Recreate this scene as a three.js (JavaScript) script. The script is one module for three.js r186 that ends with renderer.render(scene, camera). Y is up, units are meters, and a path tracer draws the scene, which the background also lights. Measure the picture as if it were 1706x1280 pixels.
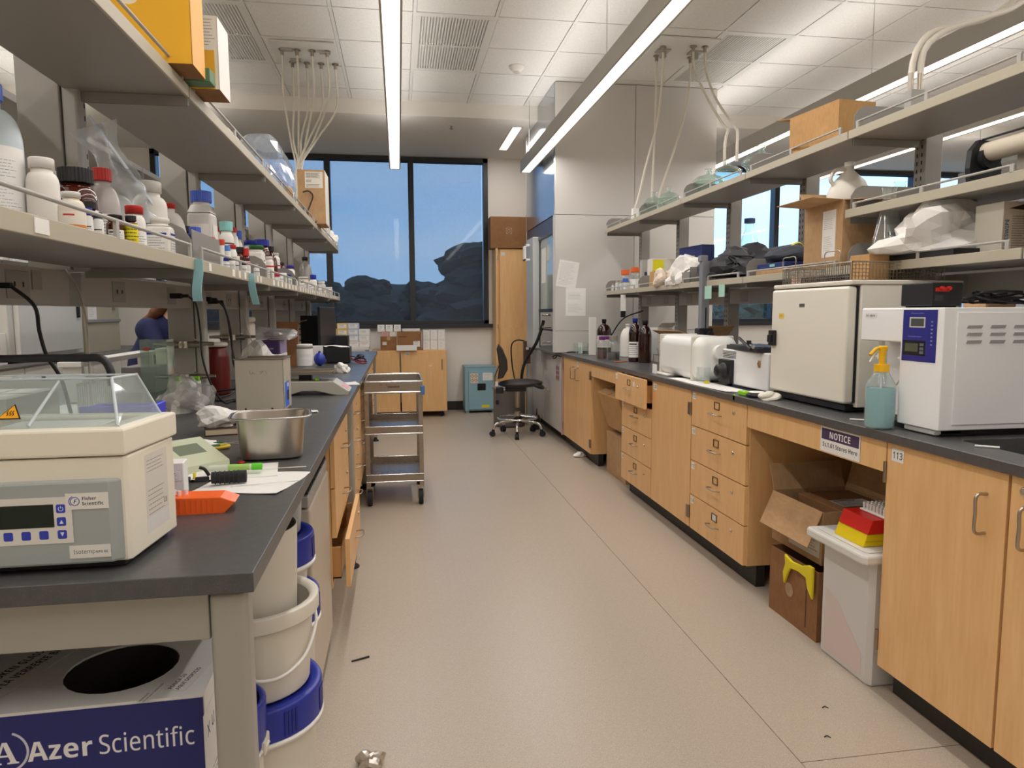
import * as THREE from 'three';
import { RoundedBoxGeometry } from 'three/addons/geometries/RoundedBoxGeometry.js';
import { ConvexGeometry } from 'three/addons/geometries/ConvexGeometry.js';
import { MarchingCubes } from 'three/addons/objects/MarchingCubes.js';
import { mergeGeometries } from 'three/addons/utils/BufferGeometryUtils.js';
import { RectAreaLightUniformsLib } from 'three/addons/lights/RectAreaLightUniformsLib.js';

// ---------- camera, renderer, sky, lamps ----------
RectAreaLightUniformsLib.init();
const scene = new THREE.Scene();
const renderer = new THREE.WebGLRenderer({ antialias: true });
renderer.shadowMap.enabled = true;
renderer.toneMapping = THREE.LinearToneMapping;
renderer.toneMappingExposure = 1.2;
const camera = new THREE.PerspectiveCamera(2 * Math.atan(640 / 1176) * 180 / Math.PI, 1706 / 1280, 0.05, 300);
{
  const ps = 0.15803, th = 0.10107, ro = -0.00455;
  const F = new THREE.Vector3(Math.sin(ps) * Math.cos(th), -Math.sin(th), -Math.cos(ps) * Math.cos(th));
  const R0 = new THREE.Vector3(Math.cos(ps), 0, Math.sin(ps)), U0 = R0.clone().cross(F);
  const R = R0.clone().multiplyScalar(Math.cos(ro)).addScaledVector(U0, Math.sin(ro));
  const U = U0.clone().multiplyScalar(Math.cos(ro)).addScaledVector(R0, -Math.sin(ro));
  camera.quaternion.setFromRotationMatrix(new THREE.Matrix4().makeBasis(R, U, F.clone().negate()));
  camera.position.set(0, 1.31, 0);
}
const SKY = 0.9;            // brightness of the sky
const LAMP_DOWN = 15.0, LAMP_UP = 9.5;   // radiance of the pendant lamps and of their unseen uplight
const LAMP_COLOUR = new THREE.Color(1.0, 0.962, 0.935);

// ---------- noise ----------
function rng(seed) { let a = seed >>> 0; return () => { a = (a + 0x6D2B79F5) | 0; let t = Math.imul(a ^ (a >>> 15), 1 | a); t = (t + Math.imul(t ^ (t >>> 7), 61 | t)) ^ t; return ((t ^ (t >>> 14)) >>> 0) / 4294967296; }; }
const rnd = rng(77);
function noise2(n, seed) {          // tiling value noise with n cells
  const r = rng(seed), g = Array.from({ length: n * n }, r), s = t => t * t * (3 - 2 * t);
  return (x, y) => { x = ((x % 1) + 1) % 1 * n; y = ((y % 1) + 1) % 1 * n; const i = Math.floor(x), j = Math.floor(y), u = s(x - i), v = s(y - j), a = (p, q) => g[(q % n) * n + p % n];
    return (a(i, j) * (1 - u) + a(i + 1, j) * u) * (1 - v) + (a(i, j + 1) * (1 - u) + a(i + 1, j + 1) * u) * v; };
}
// ---------- sky ----------
{
  const w = 512, h = 256, d = new Float32Array(w * h * 4), n1 = noise2(8, 5), n2 = noise2(24, 6), n3 = noise2(60, 9);
  for (let j = 0; j < h; j++) for (let i = 0; i < w; i++) {
    const e = Math.max(0, (j + 0.5) / h * 2 - 1), up = Math.sin(e * Math.PI / 2);
    const c = Math.min(1, Math.max(0, (n1(i / w, j / h * 2.2) * 0.5 + n2(i / w, j / h * 3) * 0.35 + n3(i / w, j / h * 3) * 0.15 - 0.42) * 2.4)) * (1 - 0.3 * up);
    const hz = Math.pow(1 - up, 3.5);
    const b = [0.36 + 0.3 * hz, 1.0 + 0.35 * hz, 2.25 + 0.05 * hz], k = (j * w + i) * 4;
    for (let q = 0; q < 3; q++) d[k + q] = (b[q] * (1 - c) + [1.05, 1.5, 2.1][q] * c) * SKY;
    d[k + 3] = 1;
  }
  const t = new THREE.DataTexture(d, w, h, THREE.RGBAFormat, THREE.FloatType);
  t.mapping = THREE.EquirectangularReflectionMapping; t.magFilter = t.minFilter = THREE.LinearFilter; t.needsUpdate = true;
  scene.background = t;
}

// ---------- helpers ----------
const PI = Math.PI, counts = {};
function numbered(n) { const k = counts[n] = (counts[n] ?? -1) + 1; return k ? `${n}_${String(k).padStart(3, '0')}` : n; }
function tag(o, label, category, group) { o.userData.label = label; o.userData.category = category; if (group) o.userData.group = group; return o; }
function thing(name, label, category, p = [0, 0, 0], ry = 0, group) { const o = new THREE.Group(); o.name = numbered(name); o.position.set(...p); o.rotation.y = ry; scene.add(o); return tag(o, label, category, group); }
function mesh(name, geo, m) { const o = new THREE.Mesh(geo, m); o.name = name; o.castShadow = o.receiveShadow = true; return o; }
function part(parent, name, geo, m, label) { const o = mesh(name, Array.isArray(geo) ? J(geo) : geo, m); if (label) o.userData.label = label; parent.add(o); return o; }
function one(name, label, category, geo, m, p = [0, 0, 0], ry = 0, group) { const o = mesh(numbered(name), Array.isArray(geo) ? J(geo) : geo, m); o.position.set(...p); o.rotation.y = ry; scene.add(o); return tag(o, label, category, group); }
function struct(name, geo, m) { const o = geo ? mesh(numbered(name), Array.isArray(geo) ? J(geo) : geo, m) : new THREE.Group(); o.name = o.name || numbered(name); o.userData.kind = 'structure'; scene.add(o); return o; }
function at(o, x = 0, y = 0, z = 0, rx = 0, ry = 0, rz = 0) { o.position.set(x, y, z); o.rotation.set(rx, ry, rz); return o; }
function dup(o, label, p, ry, group) { const c = o.clone(); c.name = numbered(o.name.replace(/_\d{3}$/, '')); c.userData = { ...o.userData, label }; if (group) c.userData.group = group; c.position.set(...p); if (ry !== undefined) c.rotation.y = ry; scene.add(c); return c; }
const E3 = new THREE.Euler(), Q = new THREE.Quaternion(), MX = new THREE.Matrix4();
function T(g, x = 0, y = 0, z = 0, rx = 0, ry = 0, rz = 0, s = 1) { return g.applyMatrix4(MX.compose(new THREE.Vector3(x, y, z), Q.setFromEuler(E3.set(rx, ry, rz)), new THREE.Vector3(...(Array.isArray(s) ? s : [s, s, s])))); }
function UV(g) {                // uv in metres from the dominant axis of each face
  const p = g.attributes.position, n = g.attributes.normal, uv = new Float32Array(p.count * 2);
  for (let i = 0; i < p.count; i++) { const a = Math.abs(n.getX(i)), b = Math.abs(n.getY(i)), c = Math.abs(n.getZ(i));
    if (b >= a && b >= c) { uv[2 * i] = p.getX(i); uv[2 * i + 1] = p.getZ(i); } else if (a >= c) { uv[2 * i] = p.getZ(i); uv[2 * i + 1] = p.getY(i); } else { uv[2 * i] = p.getX(i); uv[2 * i + 1] = p.getY(i); } }
  g.setAttribute('uv', new THREE.BufferAttribute(uv, 2)); return g;
}
function J(list) {
  const a = list.map(g => { const q = g.index ? g.toNonIndexed() : g; for (const k of Object.keys(q.attributes)) if (!['position', 'normal', 'uv'].includes(k)) q.deleteAttribute(k); if (!q.attributes.uv) UV(q); q.morphAttributes = {}; return q; });
  return a.length > 1 ? mergeGeometries(a) : a[0];
}
// box standing on y = y0, centred on x, z
function B(w, h, d, x = 0, y = 0, z = 0, r = 0.003) { const g = r > 0 ? new RoundedBoxGeometry(w, h, d, 1, Math.min(r, w / 2.01, h / 2.01, d / 2.01)) : new THREE.BoxGeometry(w, h, d); g.translate(x, y + h / 2, z); return UV(g); }
const X = (x0, x1, y0, y1, z0, z1, r = 0.003) => B(x1 - x0, y1 - y0, Math.abs(z1 - z0), (x0 + x1) / 2, y0, (z0 + z1) / 2, r);
function L(pts, n = 20) { return new THREE.LatheGeometry(pts.map(p => new THREE.Vector2(...p)), n); }
function C(r0, r1, h, x = 0, y = 0, z = 0, n = 16) { const g = new THREE.CylinderGeometry(r1, r0, h, n); g.translate(x, y + h / 2, z); return g; }
function tube(pts, r, n = 6, seg) { const c = new THREE.CatmullRomCurve3(pts.map(p => new THREE.Vector3(...p))); return new THREE.TubeGeometry(c, seg || Math.max(6, pts.length * 6), r, n); }
function rod(a, b, r, n = 8) { const A = new THREE.Vector3(...a), Bv = new THREE.Vector3(...b), d = Bv.clone().sub(A), g = new THREE.CylinderGeometry(r, r, d.length(), n); g.applyQuaternion(new THREE.Quaternion().setFromUnitVectors(new THREE.Vector3(0, 1, 0), d.normalize())); const m = A.add(Bv).multiplyScalar(0.5); return g.translate(m.x, m.y, m.z); }
function ex(pts, depth, bevel = 0, holes) { const s = new THREE.Shape(pts.map(p => new THREE.Vector2(...p))); if (holes) for (const h of holes) s.holes.push(h); return UV(new THREE.ExtrudeGeometry(s, { depth, bevelEnabled: bevel > 0, bevelSize: bevel, bevelThickness: bevel, bevelSegments: 2, curveSegments: 12 })); }
function blob(r, seed, amp = 0.25, sx = 1, sy = 1, sz = 1, det = 3) {   // crumpled lump
  const g = new THREE.IcosahedronGeometry(1, det), p = g.attributes.position, q = rng(seed), w = Array.from({ length: 7 }, () => [q() * 6 - 3, q() * 6 - 3, q() * 6 - 3, q() * 6]);
  for (let i = 0; i < p.count; i++) { const x = p.getX(i), y = p.getY(i), z = p.getZ(i); let f = 1; for (const a of w) f += amp / 3 * Math.abs(Math.sin(a[0] * x + a[1] * y + a[2] * z + a[3])) - amp / 8; p.setXYZ(i, x * f * r * sx, Math.max(-0.75, y * f) * r * sy, z * f * r * sz); }
  g.computeVertexNormals(); g.computeBoundingBox(); g.translate(0, -g.boundingBox.min.y, 0); return g;
}
function sheet(w, d, seed, amp, t = 0.0012, n = 10) {   // wavy sheet of paper lying flat
  const g = new THREE.BoxGeometry(w, t, d, n, 1, n), p = g.attributes.position, q = rng(seed), a = [q() * 6, q() * 6, q() * 9, q() * 9];
  for (let i = 0; i < p.count; i++) { const x = p.getX(i) / w, z = p.getZ(i) / d; p.setY(i, p.getY(i) + t / 2 + amp * Math.max(0, Math.sin(a[0] + x * 5 + z * 2) * 0.5 + Math.sin(a[1] + z * 6 - x * 3) * 0.5 + (x * x + z * z) * 1.2)); }
  g.computeVertexNormals(); return g;
}
// ---------- materials ----------
const cache = {};
function tex(w, h, f, srgb = true, rep) { const d = new Uint8Array(w * h * 4); for (let j = 0; j < h; j++) for (let i = 0; i < w; i++) { const c = f(i / w, j / h, i, j), k = (j * w + i) * 4; for (let q = 0; q < 3; q++) d[k + q] = Math.max(0, Math.min(255, c[q] ?? c[0])); d[k + 3] = c[3] ?? 255; }
  const t = new THREE.DataTexture(d, w, h); t.wrapS = t.wrapT = THREE.RepeatWrapping; t.magFilter = THREE.LinearFilter; t.minFilter = THREE.LinearMipmapLinearFilter; t.generateMipmaps = true; if (srgb) t.colorSpace = THREE.SRGBColorSpace; if (rep) t.repeat.set(...rep); t.needsUpdate = true; return t; }
function M(color, r = 0.5, o = {}) { const k = color + '|' + r + '|' + Object.entries(o).map(([a, b]) => a + (b?.uuid || b)).join(); if (!cache[k]) { cache[k] = new (o.transmission || o.clearcoat || o.specularIntensity !== undefined ? THREE.MeshPhysicalMaterial : THREE.MeshStandardMaterial)({ color, roughness: r, ...o }); } return cache[k]; }
const g8 = noise2(8, 1), g32 = noise2(32, 2), g64 = noise2(64, 3), g4 = noise2(4, 4);
const mix = (a, b, t) => a.map((v, i) => v + (b[i] - v) * t);
const woodT = tex(512, 512, (u, v) => { const n = g8(u * 5, v * 0.5) * 0.5 + g32(u * 4, v * 0.4) * 0.35 + g64(u * 4, v) * 0.15; return mix([228, 178, 118], [244, 200, 144], n); }, true, [0.9, 0.9]);
const plyT = tex(256, 256, (u, v) => { const n = g8(u * 2, v * 0.5) * 0.6 + g32(u, v * 0.3) * 0.4; return mix([186, 132, 76], [214, 166, 106], n); });
const floorT = tex(512, 512, (u, v, i, j) => { const n = g64(u * 4, v * 4), s = (Math.imul(i * 73856093 ^ j * 19349663, 0x9E3779B1) >>> 24) / 255; let c = 184 + (n - 0.5) * 26 + (s - 0.5) * 20; if (s > 0.96) c -= 34; return [c, c * 0.93, c * 0.84]; }, true, [2.2, 2.2]);
const epoxyT = tex(256, 256, (u, v, i, j) => { const s = (Math.imul(i * 73856093 ^ j * 83492791, 0x9E3779B1) >>> 24) / 255; const c = 76 + (s > 0.93 ? 14 : 0) + g32(u, v) * 6; return [c, c * 0.99, c * 0.99]; }, true, [3, 3]);
const epoxyR = tex(256, 256, (u, v) => { const c = 78 + g8(u, v) * 8 + g64(u, v) * 8; return [c]; }, false, [1.3, 1.3]);
const cardT = tex(256, 256, (u, v) => { const n = g64(u, v * 0.4) * 0.5 + g8(u, v) * 0.5; return mix([180, 143, 102], [202, 164, 122], n); }, true, [2, 2]);
const tileT = tex(256, 256, (u, v, i, j) => { const s = (Math.imul(i * 73856093 ^ j * 19349663, 0x9E3779B1) >>> 24) / 255; const c = 228 - (s > 0.9 ? 26 : 0) + g64(u, v) * 8 - 4; return [c, c * 0.99, c * 0.965]; }, true, [2, 2]);
const steelB = tex(256, 256, (u, v) => [120 + g64(u * 8, v * 0.3) * 60 + g8(u, v) * 20], false, [3, 3]);
const weaveA = tex(128, 128, (u, v, i, j) => { const a = ((i & 7) < 6 || (j & 7) < 6) ? 205 : 150; return [a + (g32(u, v) - 0.5) * 24]; }, false, [14, 14]);
const m = {
  wood: M('#ffffff', 0.42, { map: woodT }), ply: M('#ffffff', 0.5, { map: plyT }), floor: M('#ffffff', 0.36, { map: floorT }), epoxy: M('#ffffff', 1.0, { map: epoxyT, roughnessMap: epoxyR }),
  card: M('#ffffff', 0.85, { map: cardT }), cardD: M('#c4ae9c', 0.85, { map: cardT }), cardL: M('#fff6dc', 0.85, { map: cardT }), tile: M('#ffffff', 0.95, { map: tileT }),
  wall: M('#f3eee6', 0.85), wallG: M('#cfc9bf', 0.85), base: M('#2a2725', 0.5), grey: M('#a5a29b', 0.45), shelf: M('#928e88', 0.45), shelfD: M('#8c8882', 0.5), lip: M('#b5ac98', 0.5), post: M('#aeaba5', 0.4), chase: M('#a39f98', 0.5),
  frame: M('#2b2c30', 0.45), black: M('#17171a', 0.45), rub: M('#202022', 0.75), white: M('#e9e6e0', 0.4), whiteM: M('#dedcd6', 0.45), cream: M('#e2dccd', 0.4), paper: M('#ece9e4', 0.9), chrome: M('#d8d6d2', 0.18, { metalness: 1 }), steel: M('#a59b90', 0.5, { metalness: 1, roughnessMap: steelB }), nickel: M('#b5aca0', 0.3, { metalness: 1 }),
  hood: M('#cfcbc5', 0.4), hoodD: M('#aeaaa4', 0.38), glass: M('#ffffff', 0.03, { transmission: 1, thickness: 0, ior: 1.45 }), acryl: M('#f4f8f8', 0.05, { transmission: 0.92, thickness: 0, ior: 1.45 }), labg: M('#fbfdfc', 0.03, { transmission: 0.97, thickness: 0, ior: 1.5 }), tint: M('#edf5f1', 0.04, { transmission: 0.95, thickness: 0, ior: 1.5 }),
  hdpe: M('#efebe3', 0.45), hdpeT: M('#dfe6e8', 0.35, { transmission: 0.35, thickness: 0 }), amber: M('#2a0f08', 0.12, { clearcoat: 0.6 }), blue: M('#1d2f9f', 0.4), blueL: M('#4161c9', 0.4), red: M('#c22a22', 0.45), orange: M('#e2641f', 0.5), teal: M('#8fd0cc', 0.45), green: M('#2c6b2c', 0.45), lime: M('#8fd01e', 0.5), yellow: M('#e8d413', 0.5), purple: M('#49305f', 0.5), navy: M('#1c2145', 0.7), tape: M('#a9dfe8', 0.6), wht: M('#f1efea', 0.5), aqua: M('#7fd0d8', 0.3),
  hose: M('#e3ddcf', 0.45), cord: M('#161517', 0.5), bag: M('#e8ecf0', 0.25, { transmission: 0.75, thickness: 0 }),
};
// ---------- print ----------
function canv(w, h, f) { const c = document.createElement('canvas'); c.width = w; c.height = h; const k = c.getContext('2d'); f(k, w, h); const t = new THREE.CanvasTexture(c); t.colorSpace = THREE.SRGBColorSpace; t.anisotropy = 8; return t; }
const prints = {};
function ink(key, w, h, f, r = 0.7) { return prints[key] || (prints[key] = new THREE.MeshStandardMaterial({ map: canv(w, h, f), roughness: r })); }
// thin printed plate; faces +z, centred
function plate(parent, name, w, h, mat, x, y, z, ry = 0, rx = 0, rz = 0, t = 0.0008, label) { const o = part(parent, name, new THREE.BoxGeometry(w, h, t), mat, label); o.rotation.order = 'YXZ'; return at(o, x, y, z, rx, ry, rz); }
const lines = (k, x, y, w, n, dy, col = '#777', lw = 2, q = rng(3)) => { k.fillStyle = col; for (let i = 0; i < n; i++) { let c = x; const e = x + w * (0.6 + 0.4 * q()); while (c < e) { const l = w * (0.03 + 0.09 * q()); k.fillRect(c, y + i * dy, Math.min(l, e - c), lw); c += l + w * 0.02; } } };
const docM = ink('doc', 256, 340, (k, w, h) => { k.fillStyle = '#efece8'; k.fillRect(0, 0, w, h); lines(k, 24, 30, 200, 18, 16, '#b5b2b0', 3); });
const doc2M = ink('doc2', 256, 340, (k, w, h) => { k.fillStyle = '#f0eeea'; k.fillRect(0, 0, w, h); lines(k, 30, 60, 190, 6, 14, '#aaa', 3); lines(k, 30, 190, 190, 8, 14, '#b4b4b4', 3, rng(8)); });
const lblM = ink('lbl', 128, 96, (k, w, h) => { k.fillStyle = '#efede8'; k.fillRect(0, 0, w, h); k.fillStyle = '#333'; k.fillRect(10, 10, 80, 8); lines(k, 10, 28, 108, 5, 12, '#777', 3, rng(5)); });
const lblB = ink('lblb', 128, 96, (k, w, h) => { k.fillStyle = '#efede8'; k.fillRect(0, 0, w, h); k.fillStyle = '#2d3f9a'; k.fillRect(0, 6, w, 10); lines(k, 10, 28, 108, 5, 12, '#888', 3, rng(6)); });
const lblR = ink('lblr', 128, 96, (k, w, h) => { k.fillStyle = '#efede8'; k.fillRect(0, 0, w, h); k.fillStyle = '#c0392b'; k.fillRect(0, 4, w, 12); lines(k, 10, 30, 108, 5, 11, '#888', 3, rng(7)); });
const lblY = ink('lbly', 128, 96, (k, w, h) => { k.fillStyle = '#ead815'; k.fillRect(0, 0, w, h); lines(k, 12, 20, 104, 5, 14, '#4a4410', 4, rng(9)); });
const barM = ink('bar', 128, 128, (k, w, h) => { k.fillStyle = '#ece8e2'; k.fillRect(0, 0, w, h); k.fillStyle = '#444'; const q = rng(4); for (let x = 12; x < 116; x += 3 + q() * 5) k.fillRect(x, 12, 1 + q() * 3, 44); lines(k, 12, 68, 100, 4, 13, '#666', 4); });
// ---------- the room ----------
const ZF = -9.5, XL = -3.7, XRW = 9.0, ZB = 3.0, YC = 3.48, YS = 3.338;
{ const f = struct('floor'); part(f, 'subfloor', X(XL, XRW, -0.2, -0.0025, ZF, ZB, 0), M('#3a342e', 0.9));
  part(f, 'vinyl_sheet', X(XL, 1.1305, -0.0025, 0, ZF, ZB, 0), m.floor); part(f, 'vinyl_sheet', X(1.133, XRW, -0.0025, 0, ZF, -1.7815, 0), m.floor); part(f, 'vinyl_sheet', X(1.133, XRW, -0.0025, 0, -1.7785, ZB, 0), m.floor); }
const W1 = [-2.98, 1.2], W2 = [4.25, 8.6], WY = [1.16, YS - 0.01];
struct('wall_far', [X(XL, XRW, 0, WY[0], ZF - 0.25, ZF, 0), X(XL, XRW, WY[1], 3.7, ZF - 0.25, ZF, 0), X(XL, W1[0], WY[0], WY[1], ZF - 0.25, ZF, 0), X(W1[1], W2[0], WY[0], WY[1], ZF - 0.25, ZF, 0), X(W2[1], XRW, WY[0], WY[1], ZF - 0.25, ZF, 0)], m.wall);
struct('wall_left', [X(XL - 0.2, XL, 0, 3.7, ZF - 0.25, ZB + 0.2, 0)], M('#cfc7b6', 0.85));
struct('wall_right', [X(XRW, XRW + 0.2, 0, 3.7, ZF - 0.25, ZB + 0.2, 0)], m.wall);
struct('wall_back', [X(XL, XRW, 0, 3.7, ZB, ZB + 0.2, 0)], m.wall);
struct('baseboard_far', [X(XL, 1.26, 0, 0.12, ZF, ZF + 0.014, 0.004)], m.base);
struct('trim_1', [X(XL, XRW, YS, 3.7, ZF, -7.6, 0.004)], M('#e8e3da', 0.8));
function windowUnit(x0, x1, xs) {
  const w = struct('window'); w.name = numbered('window_unit').replace('unit', xs.n);
  part(w, 'window_frame', [X(x0, x1, WY[1] - 0.06, WY[1], ZF - 0.12, ZF + 0.02), X(x0, x1, WY[0], WY[0] + 0.05, ZF - 0.12, ZF + 0.02), X(x0, x0 + 0.06, WY[0], WY[1], ZF - 0.12, ZF + 0.02), X(x1 - 0.065, x1, WY[0], WY[1], ZF - 0.12, ZF + 0.02)], m.frame);
  const e = [x0, ...xs.m, x1];
  for (const x of xs.m) part(w, 'mullion', X(x - 0.036, x + 0.036, WY[0], WY[1], ZF - 0.12, ZF + 0.016), m.frame);
  for (let i = 0; i + 1 < e.length; i++) part(w, 'window_pane', X(e[i] + 0.02, e[i + 1] - 0.02, WY[0] + 0.02, WY[1] - 0.02, ZF - 0.101, ZF - 0.095, 0), m.glass);
  part(w, 'window_sill', X(x0 - 0.04, x1 + 0.09, WY[0] - 0.05, WY[0], ZF - 0.12, ZF + 0.1), m.frame);
  return w;
}
windowUnit(W1[0], W1[1], { n: 1, m: [-1.94, -0.87, 0.19] });
windowUnit(W2[0], W2[1], { n: 2, m: [5.33, 6.42, 7.5] });
const shadeM = M('#434a5a', 0.9, { transparent: true, opacity: 0.92, alphaMap: weaveA });
for (const [a, b, l] of [[-2.92, -1.94, 'grey mesh roller shade behind the left bench shelf posts, leftmost of four'], [-1.94, -0.87, 'grey mesh roller shade partly behind the far end of the left shelves'], [-0.87, 0.19, 'grey mesh roller shade left of the middle mullion, ceiling lamp end in front of it'], [0.19, 1.135, 'grey mesh roller shade rightmost, with a tall tree showing through it']]) {
  const t = thing('roller_shade', l, 'shade', [(a + b) / 2, WY[0] + 0.03, ZF - 0.055]); const w = b - a - 0.02;
  part(t, 'shade_fabric', new THREE.PlaneGeometry(w, 2.1).translate(0, 1.05, 0), shadeM); const g = t.children[0].geometry; { const u = g.attributes.uv; for (let i = 0; i < u.count; i++) u.setXY(i, u.getX(i) * w, u.getY(i) * 2.1); }
  part(t, 'hem_bar', B(w, 0.025, 0.012, 0, -0.012, 0), m.frame); part(t, 'roller_tube', T(C(0.022, 0.022, w), w / 2, 2.09, 0, 0, 0, PI / 2), m.frame);
}
// ceiling
{
  const c = struct('ceiling'); const zs = [], xs = []; for (let z = -7.28; z < ZB + 0.6; z += 0.62) zs.push(z); zs.unshift(-7.62); for (let x = 1.36 - 0.6 * 9; x < XRW + 0.6; x += 0.6) xs.push(x);
  const far = [], rails = [], vent = (i, j) => { const x = xs[i] + 0.3, z = (zs[j] + zs[j + 1]) / 2; return z < -5.4 && z > -6.66 && [-1.34, 0.46, 2.86].some(v => Math.abs(v - x) < 0.1); };
  part(c, 'slab', X(XL - 0.2, XRW + 0.2, 3.7, 3.9, ZF - 0.25, ZB + 0.2, 0), m.wallG);
  const shared = {};
  for (let i = 0; i + 1 < xs.length; i++) for (let j = 0; j + 1 < zs.length; j++) {
    if (vent(i, j)) continue; const w = xs[i + 1] - xs[i] - 0.028, d = zs[j + 1] - zs[j] - 0.028, x = (xs[i] + xs[i + 1]) / 2, z = (zs[j] + zs[j + 1]) / 2;
    if (z < -2.4 && x > -2.2 && x < 7.5) { const k = d.toFixed(3); shared[k] ??= B(w, 0.018, d, 0, 0, 0, 0.005); const o = part(c, 'ceiling_tile', shared[k], m.tile); o.position.set(x, YC + 0.004, z); } else far.push(B(w, 0.018, d, x, YC + 0.004, z, 0));
  }
  const o = part(c, 'ceiling_tile', far, m.tile); o.userData.kind = 'stuff';
  for (const x of xs) part(c, 'ceiling_rail', X(x - 0.012, x + 0.012, YC, YC + 0.03, -7.6, ZB, 0), m.whiteM);
  for (const z of zs.slice(1)) part(c, 'ceiling_rail', X(XL, XRW, YC + 0.0005, YC + 0.03, z - 0.012, z + 0.012, 0), m.whiteM);
}
for (const [x, l] of [[-1.34, 'slotted white ceiling grille left of the hanging white hoses'], [0.46, 'slotted white ceiling grille between the two pendant lamps'], [2.86, 'slotted white ceiling grille right of the grey hood enclosure top']]) {
  const t = thing('ceiling_grille', l, 'vent', [x, YC, -6.035]); part(t, 'grille_frame', [X(-0.29, 0.29, 0, 0.02, -0.61, -0.56), X(-0.29, 0.29, 0, 0.02, 0.56, 0.61), X(-0.29, -0.25, 0, 0.02, -0.56, 0.56), X(0.25, 0.29, 0, 0.02, -0.56, 0.56), X(-0.29, 0.29, 0.02, 0.03, -0.61, 0.61)], m.whiteM);
  for (let k = 0; k < 22; k++) part(t, 'louvre', B(0.013, 0.006, 1.12, -0.235 + k * 0.0224, 0.004, 0, 0.002), m.whiteM);
}
{ const t = thing('smoke_detector', 'small round white smoke detector on the ceiling tile right of the grille', 'detector', [1.08, YC, -6.43]); part(t, 'body', L([[0, -0.045], [0.035, -0.045], [0.05, -0.03], [0.065, -0.015], [0.07, 0], [0.07, 0.004], [0, 0.004]]), m.white); part(t, 'sensor_ring', L([[0.02, -0.05], [0.03, -0.05], [0.032, -0.044], [0.02, -0.044]]), m.whiteM); }
{ const t = thing('sprinkler_head', 'tiny metal sprinkler head under the grey soffit above the window', 'sprinkler', [0.606, YS, -7.9]); part(t, 'escutcheon', C(0.035, 0.03, 0.012, 0, -0.012, 0), m.whiteM); part(t, 'deflector', [C(0.008, 0.008, 0.03, 0, -0.042, 0), C(0.018, 0.018, 0.003, 0, -0.045, 0)], m.nickel); }
// ---------- pendant lamps ----------
const glow = new THREE.MeshStandardMaterial({ color: '#ffffff', emissive: '#fff4e6', emissiveIntensity: 1.6, roughness: 0.6 });
function pendant(x, label, z0 = -7.64, z1 = 1.2) {
  const t = thing('pendant_lamp', label, 'lamp', [x, 2.8, (z0 + z1) / 2]), len = z1 - z0;
  part(t, 'housing', [B(0.012, 0.125, len, -0.051, 0, 0, 0.002), B(0.012, 0.125, len, 0.051, 0, 0, 0.002), B(0.1, 0.006, len, 0, 0.06, 0, 0), B(0.114, 0.125, 0.01, 0, 0, len / 2, 0.002), B(0.114, 0.125, 0.01, 0, 0, -len / 2, 0.002)], M('#b9b5ac', 0.4));
  part(t, 'lamp_lens', B(0.09, 0.01, len - 0.02, 0, 0.004, 0, 0), glow);
  for (const z of [-len / 2 + 0.23, -len / 2 + 3, len / 2 - 3, len / 2 - 0.23]) part(t, 'cable', C(0.0035, 0.0035, YC - 2.86, 0, 0.06, z, 6), m.chrome);
  for (const [i, y, up] of [[LAMP_DOWN, -0.004, 0], [LAMP_UP, 0.075, 1]]) { const l = new THREE.RectAreaLight(LAMP_COLOUR, i, 0.09, len - 0.05); l.position.set(x, 2.8 + y, (z0 + z1) / 2); l.rotation.x = up ? PI / 2 : -PI / 2; l.name = up ? 'unseen_pendant_uplight' : 'pendant_downlight'; scene.add(l); }  // upward strip is unseen from below, placed to light the ceiling
  return t;
}
pendant(-0.008, 'long white pendant lamp above the edge of the left bench');
pendant(1.375, 'long grey sided pendant lamp in front of the grey hood enclosure');
pendant(3.28, 'long pendant lamp behind the cardboard box on the right top shelf');
pendant(4.74, 'long pendant lamp farthest right, seen under the right top shelf');
pendant(-1.95, 'long pendant lamp over the far side of the left bench');
pendant(-3.25, 'long pendant lamp nearest the left wall, hidden by the left shelves');
pendant(6.65, 'long pendant lamp of the aisle farthest right');
{ const t = thing('recessed_lamp', 'short recessed strip lamp in the soffit right of the window', 'lamp', [1.33, YS, -8.44]); part(t, 'trim', [X(-0.06, -0.048, -0.006, 0, -0.56, 0.56, 0.001), X(0.048, 0.06, -0.006, 0, -0.56, 0.56, 0.001), X(-0.06, 0.06, -0.006, 0, 0.545, 0.56, 0.001), X(-0.06, 0.06, -0.006, 0, -0.56, -0.545, 0.001)], m.white); part(t, 'lamp_lens', B(0.096, 0.004, 1.09, 0, -0.005, 0, 0), glow);
  const l = new THREE.RectAreaLight(LAMP_COLOUR, LAMP_DOWN * 1.8, 0.09, 1.05); l.position.set(1.33, YS - 0.012, -8.44); l.rotation.x = -PI / 2; l.name = 'recessed_lamp_light'; scene.add(l); }
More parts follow.
